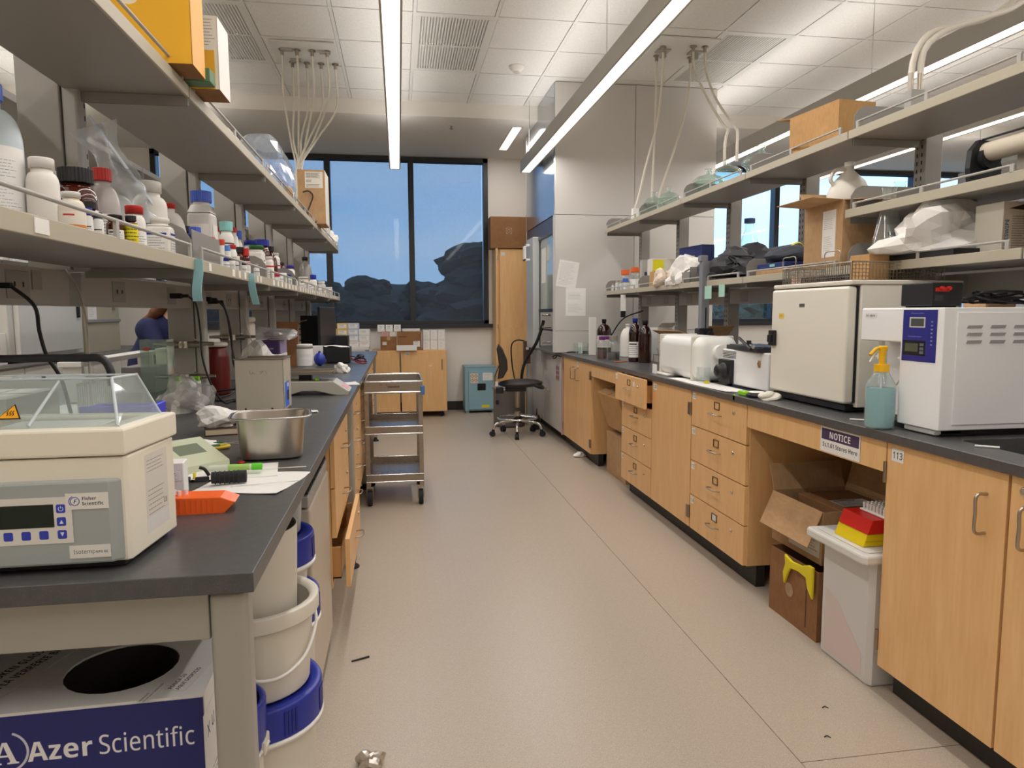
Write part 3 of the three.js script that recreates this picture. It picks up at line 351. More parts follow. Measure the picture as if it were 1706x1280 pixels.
const onL = [
  ['jug', 'big pale blue translucent jug with purple cap at the left picture edge', 'bottle', -0.83, -1.66, { r: 0.058, h: 0.315, cr: 0.026, ch: 0.035, sh: 0.6, body: M('#c3d0d6', 0.35), cap: m.blueL, label: doc2M, lh: 0.5, ly: 0.08, la: 2.2, lc: 0.6 }],
  ['bottle', 'plain white wide mouth bottle right of the pale blue jug', 'bottle', -0.74, -1.67, { r: 0.031, h: 0.168, cr: 0.024, ch: 0.022, body: m.hdpe, cap: m.wht, plain: 1 }],
  ['bottle', 'slim white bottle half hidden behind the plain white wide bottle', 'bottle', -0.85, -1.96, { r: 0.03, h: 0.195, cr: 0.016, body: m.hdpe, cap: m.wht }],
  ['jar', 'wide amber jar with large ribbed black lid near the left end', 'jar', -0.78, -1.93, { r: 0.046, h: 0.196, cr: 0.037, ch: 0.036, sh: 0.58, body: amberC, cap: m.black, ribs: 30, label: lblM, lh: 0.35, ly: 0.14 }],
  ['bottle', 'white bottle with orange content and red dash in front of the amber jar', 'bottle', -0.67, -1.63, { r: 0.025, h: 0.093, cr: 0.018, ch: 0.012, sh: 0.62, body: M('#e4d9c8', 0.4), cap: m.wht, plain: 1, label: ink('orl', 128, 96, (k, w, h) => { k.fillStyle = '#e9e2d4'; k.fillRect(0, 0, w, h); k.fillStyle = '#d98a45'; k.fillRect(0, 54, w, 42); k.fillStyle = '#c0392b'; k.fillRect(36, 12, 30, 7); }), lh: 0.52, ly: 0.04, la: 3.6 }],
  ['bottle', 'clear bottle with red cap inside the plastic bag', 'bottle', -0.82, -2.2, { r: 0.043, h: 0.248, cr: 0.023, ch: 0.035, sh: 0.5, body: M('#b8b0ac', 0.25), cap: m.red, label: lblM, lh: 0.28, ly: 0.2 }],
  ['bottle', 'small amber bottle with black cap behind the orange content bottle', 'bottle', -0.72, -1.85, { r: 0.018, h: 0.105, cr: 0.013, body: amberC, cap: m.black, label: lblM }],
  ['vial', 'small vial with blue screw cap beside the orange content bottle', 'vial', -0.69, -1.755, { r: 0.011, h: 0.078, cr: 0.01, ch: 0.016, sh: 0.75, body: m.wht, cap: m.blue, label: lblM }],
  ['vial', 'small vial with navy cap right of the blue capped vial', 'vial', -0.685, -1.80, { r: 0.011, h: 0.074, cr: 0.009, ch: 0.013, sh: 0.75, body: m.wht, cap: m.navy, label: lblM }],
  ['jar', 'squat amber jar with black lid and white label behind the rail', 'jar', -0.685, -1.90, { r: 0.02, h: 0.082, cr: 0.017, ch: 0.013, sh: 0.68, body: amberC, cap: m.black, plain: 1, label: lblM, lh: 0.5, ly: 0.05, la: 2 }],
  ['jar', 'smaller amber jar with black lid left of the yellow label bottle', 'jar', -0.72, -2.0, { r: 0.016, h: 0.09, cr: 0.014, ch: 0.016, sh: 0.7, body: amberC, cap: m.black, plain: 1, label: lblM, lh: 0.4, ly: 0.05, la: 1.6 }],
  ['bottle', 'small bottle wrapped in a bright yellow label', 'bottle', -0.655, -1.92, { r: 0.0145, h: 0.083, cr: 0.012, ch: 0.013, sh: 0.78, body: amberC, cap: m.black, label: lblY, lh: 0.72, ly: 0.04, la: 5 }],
  ['bottle', 'white bottle with red domed cap and red stripe', 'bottle', -0.71, -2.11, { r: 0.027, h: 0.134, cr: 0.023, ch: 0.022, sh: 0.62, body: m.hdpe, cap: m.red, plain: 1, label: lblR, lh: 0.42, ly: 0.14 }],
  ['jug', 'large white plastic jug at the first shelf joint under the plastic bag', 'bottle', -0.79, -2.49, { r: 0.052, h: 0.265, cr: 0.038, ch: 0.035, sh: 0.68, body: m.hdpe, cap: m.wht, plain: 1 }],
  ['jug', 'round shouldered white jug right of the large white plastic jug', 'bottle', -0.86, -2.94, { r: 0.055, h: 0.262, cr: 0.02, ch: 0.02, sh: 0.5, body: m.hdpe, cap: m.red, plain: 1 }],
  ['bottle', 'square white bottle with blue handwritten strip before the large jug', 'bottle', -0.685, -2.24, { r: 0.036, h: 0.118, cr: 0.026, ch: 0.014, sh: 0.8, square: 1, body: m.hdpe, cap: m.wht, plain: 1, label: lblB, lh: 0.5, ly: 0.15 }],
  ['bottle', 'tall square translucent bottle with ribbed blue cap and handwriting', 'bottle', -0.79, -3.12, { r: 0.049, h: 0.338, cr: 0.038, ch: 0.045, sh: 0.74, square: 1, body: M('#d3cfca', 0.35), cap: m.blueL, ribs: 26, label: handM, lh: 0.4, ly: 0.2 }],
  ['bottle', 'dark bottle with black cap left of the tall square bottle', 'bottle', -0.83, -3.02, { r: 0.022, h: 0.186, cr: 0.017, body: amberC, cap: m.black }],
  ['bottle', 'bottle with blue ribbed cap just left of the tall square bottle', 'bottle', -0.77, -2.93, { r: 0.026, h: 0.172, cr: 0.02, ch: 0.03, body: M('#cfd4d8', 0.3), cap: m.blueL }],
  ['jar', 'low jar with navy disc lid above the divider plate', 'jar', -0.7, -2.62, { r: 0.03, h: 0.112, cr: 0.031, ch: 0.018, sh: 0.78, body: m.wht, cap: M('#22366e', 0.4), plain: 1 }],
  ['jar', 'white jar with orange red screw lid before the tall square bottle', 'jar', -0.7, -2.84, { r: 0.026, h: 0.126, cr: 0.023, ch: 0.03, sh: 0.7, body: m.hdpe, cap: M('#d8401f', 0.4), label: lblM, lh: 0.4 }],
  ['vial', 'small vial with navy ball cap before the orange lidded jar', 'vial', -0.66, -2.62, { r: 0.011, h: 0.084, cr: 0.0105, ch: 0.02, sh: 0.7, body: m.wht, cap: M('#22366e', 0.4), plain: 1 }],
  ['bottle', 'white bottle with ribbed pale teal cap and black stripe', 'bottle', -0.76, -3.4, { r: 0.031, h: 0.252, cr: 0.026, ch: 0.042, sh: 0.66, body: m.hdpe, cap: m.teal, label: ink('bstr', 64, 128, (k, w, h) => { k.fillStyle = '#e9e5de'; k.fillRect(0, 0, w, h); k.fillStyle = '#444'; k.fillRect(0, 2, w, 6); k.fillStyle = '#e8b8b0'; k.fillRect(8, 40, 46, 40); }), lh: 0.55, ly: 0.08, la: 3.2 }],
  ['bottle', 'bottle with red cap peeking out left of the teal capped bottle', 'bottle', -0.85, -3.6, { r: 0.024, h: 0.25, cr: 0.017, body: m.wht, cap: m.red }],
  ['bottle', 'bottle with red cap peeking out right of the teal capped bottle', 'bottle', -0.8, -3.72, { r: 0.025, h: 0.262, cr: 0.018, body: m.wht, cap: m.red }],
  ['bottle', 'clear round bottle with bright blue cap right of the teal capped one', 'bottle', -0.8, -3.8, { r: 0.03, h: 0.256, cr: 0.022, ch: 0.042, sh: 0.5, body: M('#d2ccc4', 0.2), cap: m.blueL }],
  ['vial', 'vial with orange red cap before the teal capped bottle', 'vial', -0.7, -3.04, { r: 0.011, h: 0.138, cr: 0.0105, ch: 0.022, sh: 0.8, body: m.wht, cap: M('#d8401f', 0.4) }],
  ['vial', 'vial with light blue cap before the teal capped bottle', 'vial', -0.68, -3.05, { r: 0.011, h: 0.115, cr: 0.0095, ch: 0.022, sh: 0.8, body: m.wht, cap: M('#5a92dd', 0.4) }],
  ['bottle', 'white bottle with flat red lid among the small amber bottles', 'bottle', -0.71, -3.27, { r: 0.019, h: 0.138, cr: 0.016, ch: 0.018, body: m.wht, cap: m.red, plain: 1, label: lblM }],
  ['bottle', 'amber bottle with black cap and cream label among the small bottles', 'bottle', -0.69, -3.33, { r: 0.02, h: 0.134, cr: 0.015, ch: 0.026, body: amberC, cap: m.black, label: lblM, lh: 0.24, ly: 0.3 }],
  ['bottle', 'amber bottle with tall red cap before the green lidded bottle', 'bottle', -0.665, -3.33, { r: 0.016, h: 0.128, cr: 0.011, ch: 0.034, body: amberC, cap: m.red, label: lblR, lh: 0.4, ly: 0.15 }],
  ['jar', 'jar with wide flat blue lid, left one of the two behind the green lid', 'jar', -0.8, -4.13, { r: 0.034, h: 0.24, cr: 0.033, ch: 0.024, sh: 0.8, body: M('#cfd4d8', 0.3), cap: m.blue, plain: 1 }],
  ['bottle', 'amber bottle with wide blue ribbed lid behind the green lidded bottle', 'bottle', -0.77, -4.3, { r: 0.045, h: 0.262, cr: 0.038, ch: 0.036, sh: 0.6, body: amberC, cap: m.blue, ribs: 28, label: lblM, lh: 0.3, ly: 0.2 }],
  ['bottle', 'broad white square bottle with dark green lid', 'bottle', -0.68, -3.65, { r: 0.036, h: 0.17, cr: 0.034, ch: 0.02, sh: 0.82, square: 1, body: m.hdpe, cap: m.green, plain: 1, label: lblM, lh: 0.5, ly: 0.14 }],
  ['flask', 'dark amber flask shaped bottle right of the green lidded bottle', 'bottle', -0.73, -4.36, { r: 0.036, h: 0.23, cr: 0.015, ch: 0.03, sh: 0.3, body: amberC, cap: m.black, label: lblM, lh: 0.16, ly: 0.1 }],
  ['bottle', 'white bottle with red speckled label right of the green lidded bottle', 'bottle', -0.65, -3.82, { r: 0.021, h: 0.13, cr: 0.017, ch: 0.012, sh: 0.8, body: m.hdpe, cap: m.wht, plain: 1, label: lblR, lh: 0.55, ly: 0.12 }],
  ['bottle', 'white bottle with salmon band behind the red speckled label bottle', 'bottle', -0.72, -4.45, { r: 0.024, h: 0.2, cr: 0.018, ch: 0.014, sh: 0.8, body: m.hdpe, cap: m.wht, plain: 1, label: lblR, lh: 0.3, ly: 0.35 }],
  ['bottle', 'little dark bottle at the middle of the shelf beside the pink cap', 'bottle', -0.72, -4.68, { r: 0.018, h: 0.16, cr: 0.012, body: amberC, cap: m.black }],
  ['vial', 'low vial with pink cap near the shelf front', 'vial', -0.64, -3.98, { r: 0.014, h: 0.062, cr: 0.0145, ch: 0.026, sh: 0.55, body: m.wht, cap: M('#c23a55', 0.4), plain: 1 }],
  ['bottle', 'squeeze bottle lying tilted with purple lid before the white packs', 'bottle', -0.71, -4.95, { r: 0.03, h: 0.16, cr: 0.026, ch: 0.022, sh: 0.7, body: m.wht, cap: M('#46379c', 0.4), plain: 1 }],
  ['flask', 'big clear flask with black stopper near the far shelf end', 'flask', -0.78, -6.3, { r: 0.062, h: 0.318, cr: 0.024, ch: 0.03, nr: 0.02, sh: 0.3, body: M('#bdbab4', 0.12, { transmission: 0.45, thickness: 0 }), cap: m.black, plain: 1 }],
  ['bottle', 'white bottle with bright blue cap near the far end of the shelf', 'bottle', -0.66, -5.8, { r: 0.03, h: 0.142, cr: 0.022, ch: 0.035, sh: 0.6, body: m.hdpe, cap: m.blue }],
  ['jar', 'frosted low jar near the front with a white twist lid', 'jar', -0.65, -4.24, { r: 0.021, h: 0.07, cr: 0.02, ch: 0.016, sh: 0.7, body: M('#cfd6d6', 0.3), cap: m.wht, label: lblM }],
  ['jar', 'cream tub with a white lid at the shelf front before the white packs', 'jar', -0.655, -5.18, { r: 0.034, h: 0.094, cr: 0.034, ch: 0.014, sh: 0.8, body: M('#e2d8c4', 0.5), cap: m.wht, plain: 1, label: lblM }],
  ['jar', 'clear bulging jar second from the far end of the shelf', 'jar', -0.69, -6.7, { r: 0.04, h: 0.13, cr: 0.03, ch: 0.016, sh: 0.5, body: M('#c9c4bb', 0.2), cap: m.wht }],
  ['jar', 'low clear jar at the very far end of the lower left shelf', 'jar', -0.66, -7.05, { r: 0.038, h: 0.09, cr: 0.032, ch: 0.014, sh: 0.6, body: M('#cac6be', 0.2), cap: m.wht }],
];
const smalls = [[-0.64, -2.84, 'blue', 'first'], [-0.64, -2.93, 'dark', 'second'], [-0.64, -3.03, 'white', 'third'], [-0.637, -3.14, 'violet', 'fourth'], [-0.64, -3.42, 'grey', 'fifth'], [-0.637, -3.5, 'red', 'sixth'], [-0.64, -4.1, 'white', 'seventh'], [-0.637, -4.4, 'blue', 'eighth'], [-0.64, -4.53, 'white', 'ninth'], [-0.64, -4.67, 'dark', 'tenth'], [-0.637, -4.82, 'white', 'eleventh'], [-0.64, -4.98, 'brown', 'twelfth'], [-0.637, -5.36, 'white', 'thirteenth'], [-0.64, -5.55, 'cream', 'fourteenth'], [-0.64, -6.1, 'white', 'fifteenth'], [-0.64, -6.45, 'cream', 'sixteenth']];
const capOf = { blue: m.blue, dark: m.black, white: m.wht, violet: m.purple, grey: m.grey, red: m.red, brown: amberC, cream: m.cream };
smalls.forEach(([x, z, c, n], i) => onL.push(['vial', `tiny ${c} capped vial along the rail of the lower left shelf, ${n} from the camera`, 'vial', x, z, { r: 0.011 + (i % 3) * 0.002, h: 0.05 + (i * 7 % 5) * 0.005, cr: 0.01, ch: 0.013, sh: 0.72, n: 12, ribs: 12, body: m.wht, cap: capOf[c], plain: 1, label: i % 2 ? lblM : lblB }]));
for (const [n, l, c, x, z, o] of onL) bottle(n, l, c, [x, SY, z], o);
for (const [x, z, w, h, d, l] of [[-0.8, -5.6, 0.09, 0.06, 0.12, 'rounded white pack at the bottom of the pile before the flask'], [-0.79, -5.86, 0.1, 0.15, 0.11, 'puffy white pack with yellow stripe before the flask'], [-0.72, -5.45, 0.07, 0.1, 0.09, 'crumpled white pack with orange stripe left of the flask']]) { const t = thing('wipe_pack', l, 'pack', [x, SY, z]); part(t, 'pack_body', T(blob(0.5, 91 + Math.round(w * 100), 0.12, w, h * 0.7, d, 3), 0, 0, 0), m.wht); part(t, 'stripe', T(new THREE.TorusGeometry(0.5, 0.03, 6, 24), 0, h * 0.34, 0, PI / 2, 0, 0, [w * 1.02, d * 1.02, h * 0.5]), h > 0.1 ? m.yellow : m.orange); }
{ const t = thing('plastic_bag', 'clear zip bag draped over the red capped bottle and white jug', 'bag', [-0.8, SY + 0.1, -2.3]);
  const g = new THREE.PlaneGeometry(0.34, 0.2, 14, 10), p = g.attributes.position; for (let i = 0; i < p.count; i++) { const x = p.getX(i), y = p.getY(i); p.setZ(i, 0.02 * Math.sin(x * 31 + y * 17) + 0.012 * Math.sin(y * 47 - x * 20)); } g.computeVertexNormals(); T(g, 0, 0.125, 0, -0.75, 1.25, -0.45); part(t, 'film', g, m.bag); part(t, 'zip_strip', T(B(0.33, 0.012, 0.003, 0, 0, 0, 0.001), -0.01, 0.185, -0.04, -0.3, 1.25, -0.45), M('#cdd6e0', 0.3)); }
one('divider_plate', 'plain grey metal divider plate standing on the lower left shelf', 'plate', X(-0.63, -0.626, 0, 0.1, -0.17, 0.17, 0.001).translate(0.628, 0, 0), m.shelfD, [-0.628, SY + 0.0005, -2.52]);
for (const [z, l, b] of [[-2.24, 'pale blue tape strip hanging from the lower left shelf, nearer one', 0], [-3.02, 'pale blue tape strip curling from the lower left shelf, farther one', 1]]) { const g = new THREE.BoxGeometry(0.0015, 0.125, 0.034, 1, 10, 1), p = g.attributes.position; for (let i = 0; i < p.count; i++) { const y = p.getY(i); p.setX(i, p.getX(i) + (b ? 0.3 * Math.pow(0.06 - y, 2) * 6 : 0.006 * Math.sin(y * 40))); } g.computeVertexNormals(); one('tape_strip', l, 'tape', g, m.tape, [-0.588, 1.41, z], 1.1); }
// ---------- boxes ----------
// carton: closed box with thin flap seams and tape; origin at its base centre
function carton(name, label, p, ry, w, h, d, mat, o = {}) {
  const t = thing(name, label, 'box', p, ry); part(t, 'carton', B(w, h, d, 0, 0, 0, 0.003), mat);
  if (o.tape !== false) part(t, 'tape', [B(0.045, 0.0008, d * 0.99, 0, h, 0, 0), B(0.045, h * 0.25, 0.0008, 0, h * 0.75, d / 2 + 0.0002, 0)], M('#b99b70', 0.25));
  part(t, 'flap_seam', [B(w * 0.98, 0.001, 0.002, 0, h + 0.0002, 0, 0), B(0.002, 0.001, d * 0.98, 0, h + 0.0002, 0, 0)], M('#6e5237', 0.9));
  for (const f of o.faces || []) plate(t, f[0], f[1], f[2], f[3], f[4], f[5], f[6], f[7] || 0, f[8] || 0);
  return t;
}
// open box with four flaps; angles out
function openBox(name, label, p, ry, w, h, d, mat, flaps, inside) {
  const t = thing(name, label, 'box', p, ry), k = 0.004; part(t, 'carton', [X(-w / 2, w / 2, 0, k, -d / 2, d / 2, 0), X(-w / 2, w / 2, k, h, -d / 2, -d / 2 + k, 0), X(-w / 2, w / 2, k, h, d / 2 - k, d / 2, 0), X(-w / 2, -w / 2 + k, k, h, -d / 2 + k, d / 2 - k, 0), X(w / 2 - k, w / 2, k, h, -d / 2 + k, d / 2 - k, 0)], mat);
  for (const [side, len, ang] of flaps) { const along = side === 'l' || side === 'r', f = part(t, 'flap', along ? X(0, len, -k / 2, k / 2, -d / 2 + 0.003, d / 2 - 0.003, 0.001) : X(-w / 2 + 0.003, w / 2 - 0.003, -k / 2, k / 2, 0, len, 0.001), mat); if (side === 'r') at(f, w / 2, h, 0, 0, 0, ang); if (side === 'l') { at(f, -w / 2, h, 0, 0, 0, -ang); f.scale.x = -1; } if (side === 'f') at(f, 0, h, d / 2, -ang, 0, 0); if (side === 'b') { at(f, 0, h, -d / 2, ang, 0, 0); f.scale.z = -1; } }
  if (inside) part(t, 'contents', inside[0], inside[1]);
  return t;
}
const UY = 1.9735;   // top of the upper left shelf
const yelB = ink('emb', 256, 384, (k, w, h) => { k.fillStyle = '#f0b323'; k.fillRect(0, 0, w, h); k.fillStyle = '#f3e6c8'; k.beginPath(); k.arc(128, 226, 24, 0, 7); k.fill(); k.fillStyle = '#d9922a'; k.beginPath(); k.moveTo(116, 236); k.lineTo(128, 212); k.lineTo(140, 236); k.fill(); });
carton('storage_box', 'big yellow box overhanging the top left shelf, cut by the picture edge', [-0.695, UY + 0.012, -2.175], 0, 0.31, 0.42, 0.13, m.cardD, { tape: false, faces: [['print_face', 0.308, 0.418, yelB, 0, 0.21, 0.0655], ['print_face', 0.128, 0.418, M('#e9a81e', 0.5), 0.1555, 0.21, 0, PI / 2]] });
carton('storage_box', 'narrow yellow and white box standing right of the big yellow box', [-0.612, UY + 0.012, -2.4], 0, 0.18, 0.215, 0.14, m.cardD, { tape: false, faces: [['print_face', 0.178, 0.213, ink('yel2', 224, 256, (k, w, h) => { k.fillStyle = '#e9e3d3'; k.fillRect(0, 0, w, h); k.fillStyle = '#edae22'; k.fillRect(0, 120, w - 12, h - 120); k.fillStyle = '#ece4d0'; k.font = 'bold 30px sans-serif'; k.fillText('ogo', 160, 240); lines(k, 150, 12, 66, 9, 11, '#9a9384', 3); }), 0, 0.1075, 0.0705], ['side_face', 0.138, 0.213, M('#f3f0ea', 0.6), 0.0905, 0.1075, 0, PI / 2]] });
carton('storage_box', 'green box end tucked between the two yellow boxes on the top left shelf', [-0.7, UY + 0.012, -2.285], 0, 0.34, 0.04, 0.06, M('#5d7f5c', 0.6), { tape: false });
carton('storage_box', 'small white box with black corner on the top left shelf', [-0.72, UY, -3.12], 0, 0.14, 0.07, 0.2, M('#e3dccd', 0.6), { tape: false });
{ const g = sheet(0.26, 0.8, 7, 0.03); one('paper_roll', 'flat white sheets stacked on the top left shelf past the white box', 'paper', g, m.paper, [-0.75, UY + 0.001, -3.72]); }
{ const t = thing('parcel_bag', 'blue and clear plastic parcel bag on the top left shelf', 'bag', [-0.77, UY, -4.5]); part(t, 'blue_pack', T(blob(0.17, 61, 0.3, 0.62, 0.75, 1.6, 4)), M('#5f7cb8', 0.35)); part(t, 'film', T(blob(0.21, 67, 0.3, 0.6, 0.95, 1.9, 4)), M('#e9f0f6', 0.12, { transmission: 0.8, thickness: 0 })); part(t, 'scribble', T(B(0.07, 0.03, 0.001, 0, 0, 0, 0), 0.02, 0.235, 0.2, -0.7, 0.4, 0), M('#26365e', 0.5)); }
{ const t = thing('tape_roll', 'roll of brown tape lying before the blue parcel bag', 'tape', [-0.64, UY, -4.42]); part(t, 'tape_ring', T(new THREE.TorusGeometry(0.03, 0.014, 8, 24), 0, 0.045, 0, 0, 0.5, 0), M('#c99a6a', 0.4)); part(t, 'core', T(C(0.018, 0.018, 0.03, 0, -0.015, 0, 16), 0, 0.045, 0, PI / 2, 0.5, 0), m.cardL); }
carton('shipping_carton', 'tall brown shipping carton with label at the end of the top left shelf', [-0.63, UY + 0.012, -5.75], 0, 0.2, 0.4, 0.28, m.card, { tape: false, faces: [['shipping_label', 0.13, 0.12, ink('ship', 192, 176, (k, w, h) => { k.fillStyle = '#eae4d8'; k.fillRect(0, 0, w, h); lines(k, 10, 12, 170, 6, 10, '#7d756c', 6); lines(k, 10, 90, 70, 2, 16, '#444', 7); lines(k, 10, 136, 170, 3, 12, '#8d8376', 6); }), 0.02, 0.325, 0.1406], ['side_face', 0.27, 0.39, M('#d9d2c6', 0.6), 0.1004, 0.2, 0, PI / 2]] });
one('cable', 'dark brown cable looping down beside the tall brown carton', 'cable', tube([[-0.69, UY + 0.24, -5.58], [-0.65, UY + 0.25, -5.585], [-0.62, UY + 0.22, -5.59], [-0.64, UY + 0.15, -5.59], [-0.66, UY + 0.09, -5.58], [-0.64, UY + 0.035, -5.585], [-0.6, UY + 0.016, -5.585]], 0.006), M('#3a2722', 0.5));
{ const t = thing('ring_binder', 'grey and white padded mailers lying before the tall brown carton', 'parcel', [-0.74, UY + 0.002, -5.2]); part(t, 'white_mailer', T(sheet(0.2, 0.4, 9, 0.02, 0.012), 0, 0, 0), m.wht); part(t, 'grey_mailer', T(sheet(0.22, 0.42, 10, 0.03, 0.016), 0, 0.03, 0.02, 0.1, 0.1, 0), m.shelfD); }
for (const [z, h, l] of [[-6.62, 0.11, 'small white carton behind the tall brown carton'], [-6.82, 0.14, 'second small white carton at the end of the top left shelf']]) carton('storage_box', l, [-0.69, UY, z], 0, 0.15, h, 0.17, m.cream, { tape: false });
one('tissue', 'crumpled white paper at the far end of the top left shelf', 'tissue', blob(0.06, 23, 0.7), m.paper, [-0.66, UY, -7.2]);
// ---------- on the left bench ----------
const BY = 0.9145;
const fp = (pts, h, y = 0, bev = 0.003, holes) => { const g = ex(pts.map(([x, z]) => [x, -z]), h - 2 * bev, bev, holes); g.rotateX(-PI / 2); g.translate(0, y + bev, 0); return UV(g); };
{ // water bath; local origin at its front right bottom corner
  const t = thing('water_bath', 'beige heated water bath with clear lid and grey control panel', 'water bath', [-0.424, BY, -1.157]), cr = M('#ebe4d2', 0.4), gp = M('#a3a8a6', 0.45);
  const P = k => [[-0.36, 0.004 - k], [-0.003 + k * 0.6, -k], [0.001 + k, -0.004], [0.016 + k, -0.17 - k], [0.012, -0.176 - k], [-0.36, -0.2]];
  part(t, 'housing', fp(P(0.0).map(([x, z]) => [x, z]), 0.165, 0.012, 0.003), cr);
  const hole = new THREE.Path([[-0.33, 0.04], [-0.33, 0.165], [-0.02, 0.15], [-0.035, 0.04]].map(p => new THREE.Vector2(...p)));
  part(t, 'top_rim', fp([[-0.36, 0.006], [0.0, 0.004], [0.02, -0.176], [-0.36, -0.206]], 0.042, 0.179, 0.004, [hole]), cr);
  part(t, 'base', fp([[-0.34, -0.01], [-0.012, -0.01], [0.004, -0.16], [-0.34, -0.18]], 0.014, 0, 0.001), m.black);
  part(t, 'tank', [X(-0.33, -0.03, 0.05, 0.054, -0.155, -0.045, 0), X(-0.33, -0.03, 0.05, 0.18, -0.162, -0.158, 0), X(-0.34, -0.33, 0.05, 0.18, -0.16, -0.04, 0)], m.steel);
  const pn = part(t, 'control_panel', [fp([[-0.36, 0.016], [-0.022, 0.012], [-0.008, 0.0], [-0.008, -0.01], [-0.36, -0.01]], 0.13, 0.014, 0.004)], gp);
  plate(pn, 'keypad', 0.112, 0.072, ink('keypad', 448, 288, (k, w, h) => { k.fillStyle = '#dcd8d0'; k.fillRect(0, 0, w, h); k.fillStyle = '#1b2a1c'; k.fillRect(42, 44, 298, 142); k.fillStyle = '#2d3fb0'; for (const [x, y] of [[62, 206], [160, 206], [258, 206], [360, 206], [360, 126], [360, 46]]) { k.beginPath(); k.roundRect(x, y, 52, 54, 10); k.fill(); } k.fillStyle = '#e4e2f0'; k.beginPath(); k.moveTo(374, 166); k.lineTo(386, 142); k.lineTo(398, 166); k.fill(); k.beginPath(); k.moveTo(374, 220); k.lineTo(386, 246); k.lineTo(398, 220); k.fill(); k.strokeStyle = '#e4e2f0'; k.lineWidth = 4; k.beginPath(); k.arc(386, 74, 13, -1, 4.1); k.stroke(); k.fillRect(384, 56, 4, 16); }, 0.35), -0.128, 0.085, 0.0176, 0.006);
  plate(pn, 'display', 0.076, 0.035, M('#16241a', 0.08), -0.1355, 0.0925, 0.0182, 0.006);
  plate(pn, 'badge', 0.06, 0.025, ink('fisher', 260, 108, (k, w, h) => { k.fillStyle = '#e3dfd8'; k.fillRect(0, 0, w, h); k.strokeStyle = '#2b3d9e'; k.lineWidth = 5; k.beginPath(); k.arc(56, 54, 27, 0, 7); k.stroke(); k.beginPath(); k.arc(54, 54, 34, 2.2, 4.4); k.stroke(); k.fillStyle = '#2b3d9e'; k.font = 'bold italic 38px sans-serif'; k.fillText('F', 44, 68); k.fillStyle = '#22242c'; k.font = 'bold 30px sans-serif'; k.fillText('Fisher', 98, 48); k.fillText('Scientific', 98, 82); }), -0.05, 0.113, 0.0172, 0.006);
  plate(pn, 'badge', 0.058, 0.02, ink('iso', 232, 80, (k, w, h) => { k.fillStyle = '#e3dfd8'; k.fillRect(0, 0, w, h); k.fillStyle = '#4a4d55'; k.font = '34px sans-serif'; k.fillText('Isotemp', 20, 52); k.font = 'bold 20px sans-serif'; k.fillText('GPD 02', 148, 50); }), -0.05, 0.034, 0.0172, 0.006);
  plate(t, 'data_label', 0.085, 0.13, ink('dlab', 170, 260, (k, w, h) => { k.fillStyle = '#d9d2c8'; k.fillRect(0, 0, w, h); lines(k, 14, 20, 140, 4, 12, '#9a948c', 3); lines(k, 14, 120, 140, 6, 16, '#8c867e', 3); k.fillStyle = '#555'; k.font = 'bold 24px sans-serif'; k.fillText('CE', 130, 190); k.fillStyle = '#dcd9d6'; k.fillRect(0, 210, w, 50); }), 0.0125, 0.1, -0.1, PI / 2 - 0.09);
  // clear lid
  const lid = new THREE.Group(); lid.name = 'lid'; t.add(lid); const A = m.acryl, Y0 = 0.221;
  const quad = (a, b, c, d) => { const g = new THREE.BufferGeometry(); const n = new THREE.Vector3().subVectors(new THREE.Vector3(...b), new THREE.Vector3(...a)).cross(new THREE.Vector3().subVectors(new THREE.Vector3(...d), new THREE.Vector3(...a))).normalize().multiplyScalar(0.003); const v = [a, b, c, d].map(p => new THREE.Vector3(...p)); return new ConvexGeometry([...v, ...v.map(p => p.clone().sub(n))]); };
  const FL = [-0.36, Y0, -0.012], FR = [-0.012, Y0, -0.016], BR = [0.004, Y0, -0.165], BL = [-0.36, Y0, -0.185], TFL = [-0.36, Y0 + 0.07, -0.1], TFR = [-0.045, Y0 + 0.07, -0.09], TBR = [-0.03, Y0 + 0.07, -0.16], TBL = [-0.36, Y0 + 0.07, -0.18];
  part(lid, 'lid_panel', quad(FL, FR, TFR, TFL), A); part(lid, 'lid_panel', quad(TFL, TFR, TBR, TBL), A); part(lid, 'lid_panel', quad(FR, BR, TBR, TFR), A); part(lid, 'lid_panel', quad(BR, BL, TBL, TBR), A);
  part(lid, 'lid_edge', [rod(FR, TFR, 0.0028), rod(BR, TBR, 0.002), rod(TFR, TBR, 0.0025), rod(TFL, TFR, 0.0016), rod(TBL, TBR, 0.0016), rod([-0.14, Y0 + 0.004, -0.016], [-0.125, Y0 + 0.066, -0.09], 0.0028)], M('#dfe6e8', 0.1, { transmission: 0.4, thickness: 0 }));
  const tri = part(lid, 'warning_label', T(ex([[-0.0175, -0.012], [0.0175, -0.012], [0, 0.019]], 0.001), -0.171, Y0 + 0.022, -0.034, -0.85, 0, 0), M('#20190c', 0.5)); part(lid, 'warning_label', T(ex([[-0.0145, -0.0103], [0.0145, -0.0103], [0, 0.0155]], 0.0007), -0.171, Y0 + 0.0227, -0.0332, -0.85, 0, 0), M('#f0a818', 0.5)); part(lid, 'warning_label', [-0.004, 0, 0.004].map(x => T(tube([[x, -0.006, 0], [x + 0.0012, -0.003, 0], [x - 0.0012, 0, 0], [x, 0.004, 0]], 0.0006, 4), -0.171, Y0 + 0.0237, -0.0322, -0.85, 0, 0)), M('#20190c', 0.5));
  part(lid, 'handle', tube([[-0.36, Y0 + 0.098, -0.19], [-0.13, Y0 + 0.098, -0.19], [-0.095, Y0 + 0.096, -0.188], [-0.082, Y0 + 0.078, -0.184], [-0.078, Y0 + 0.05, -0.178]], 0.007, 10, 40), m.black);
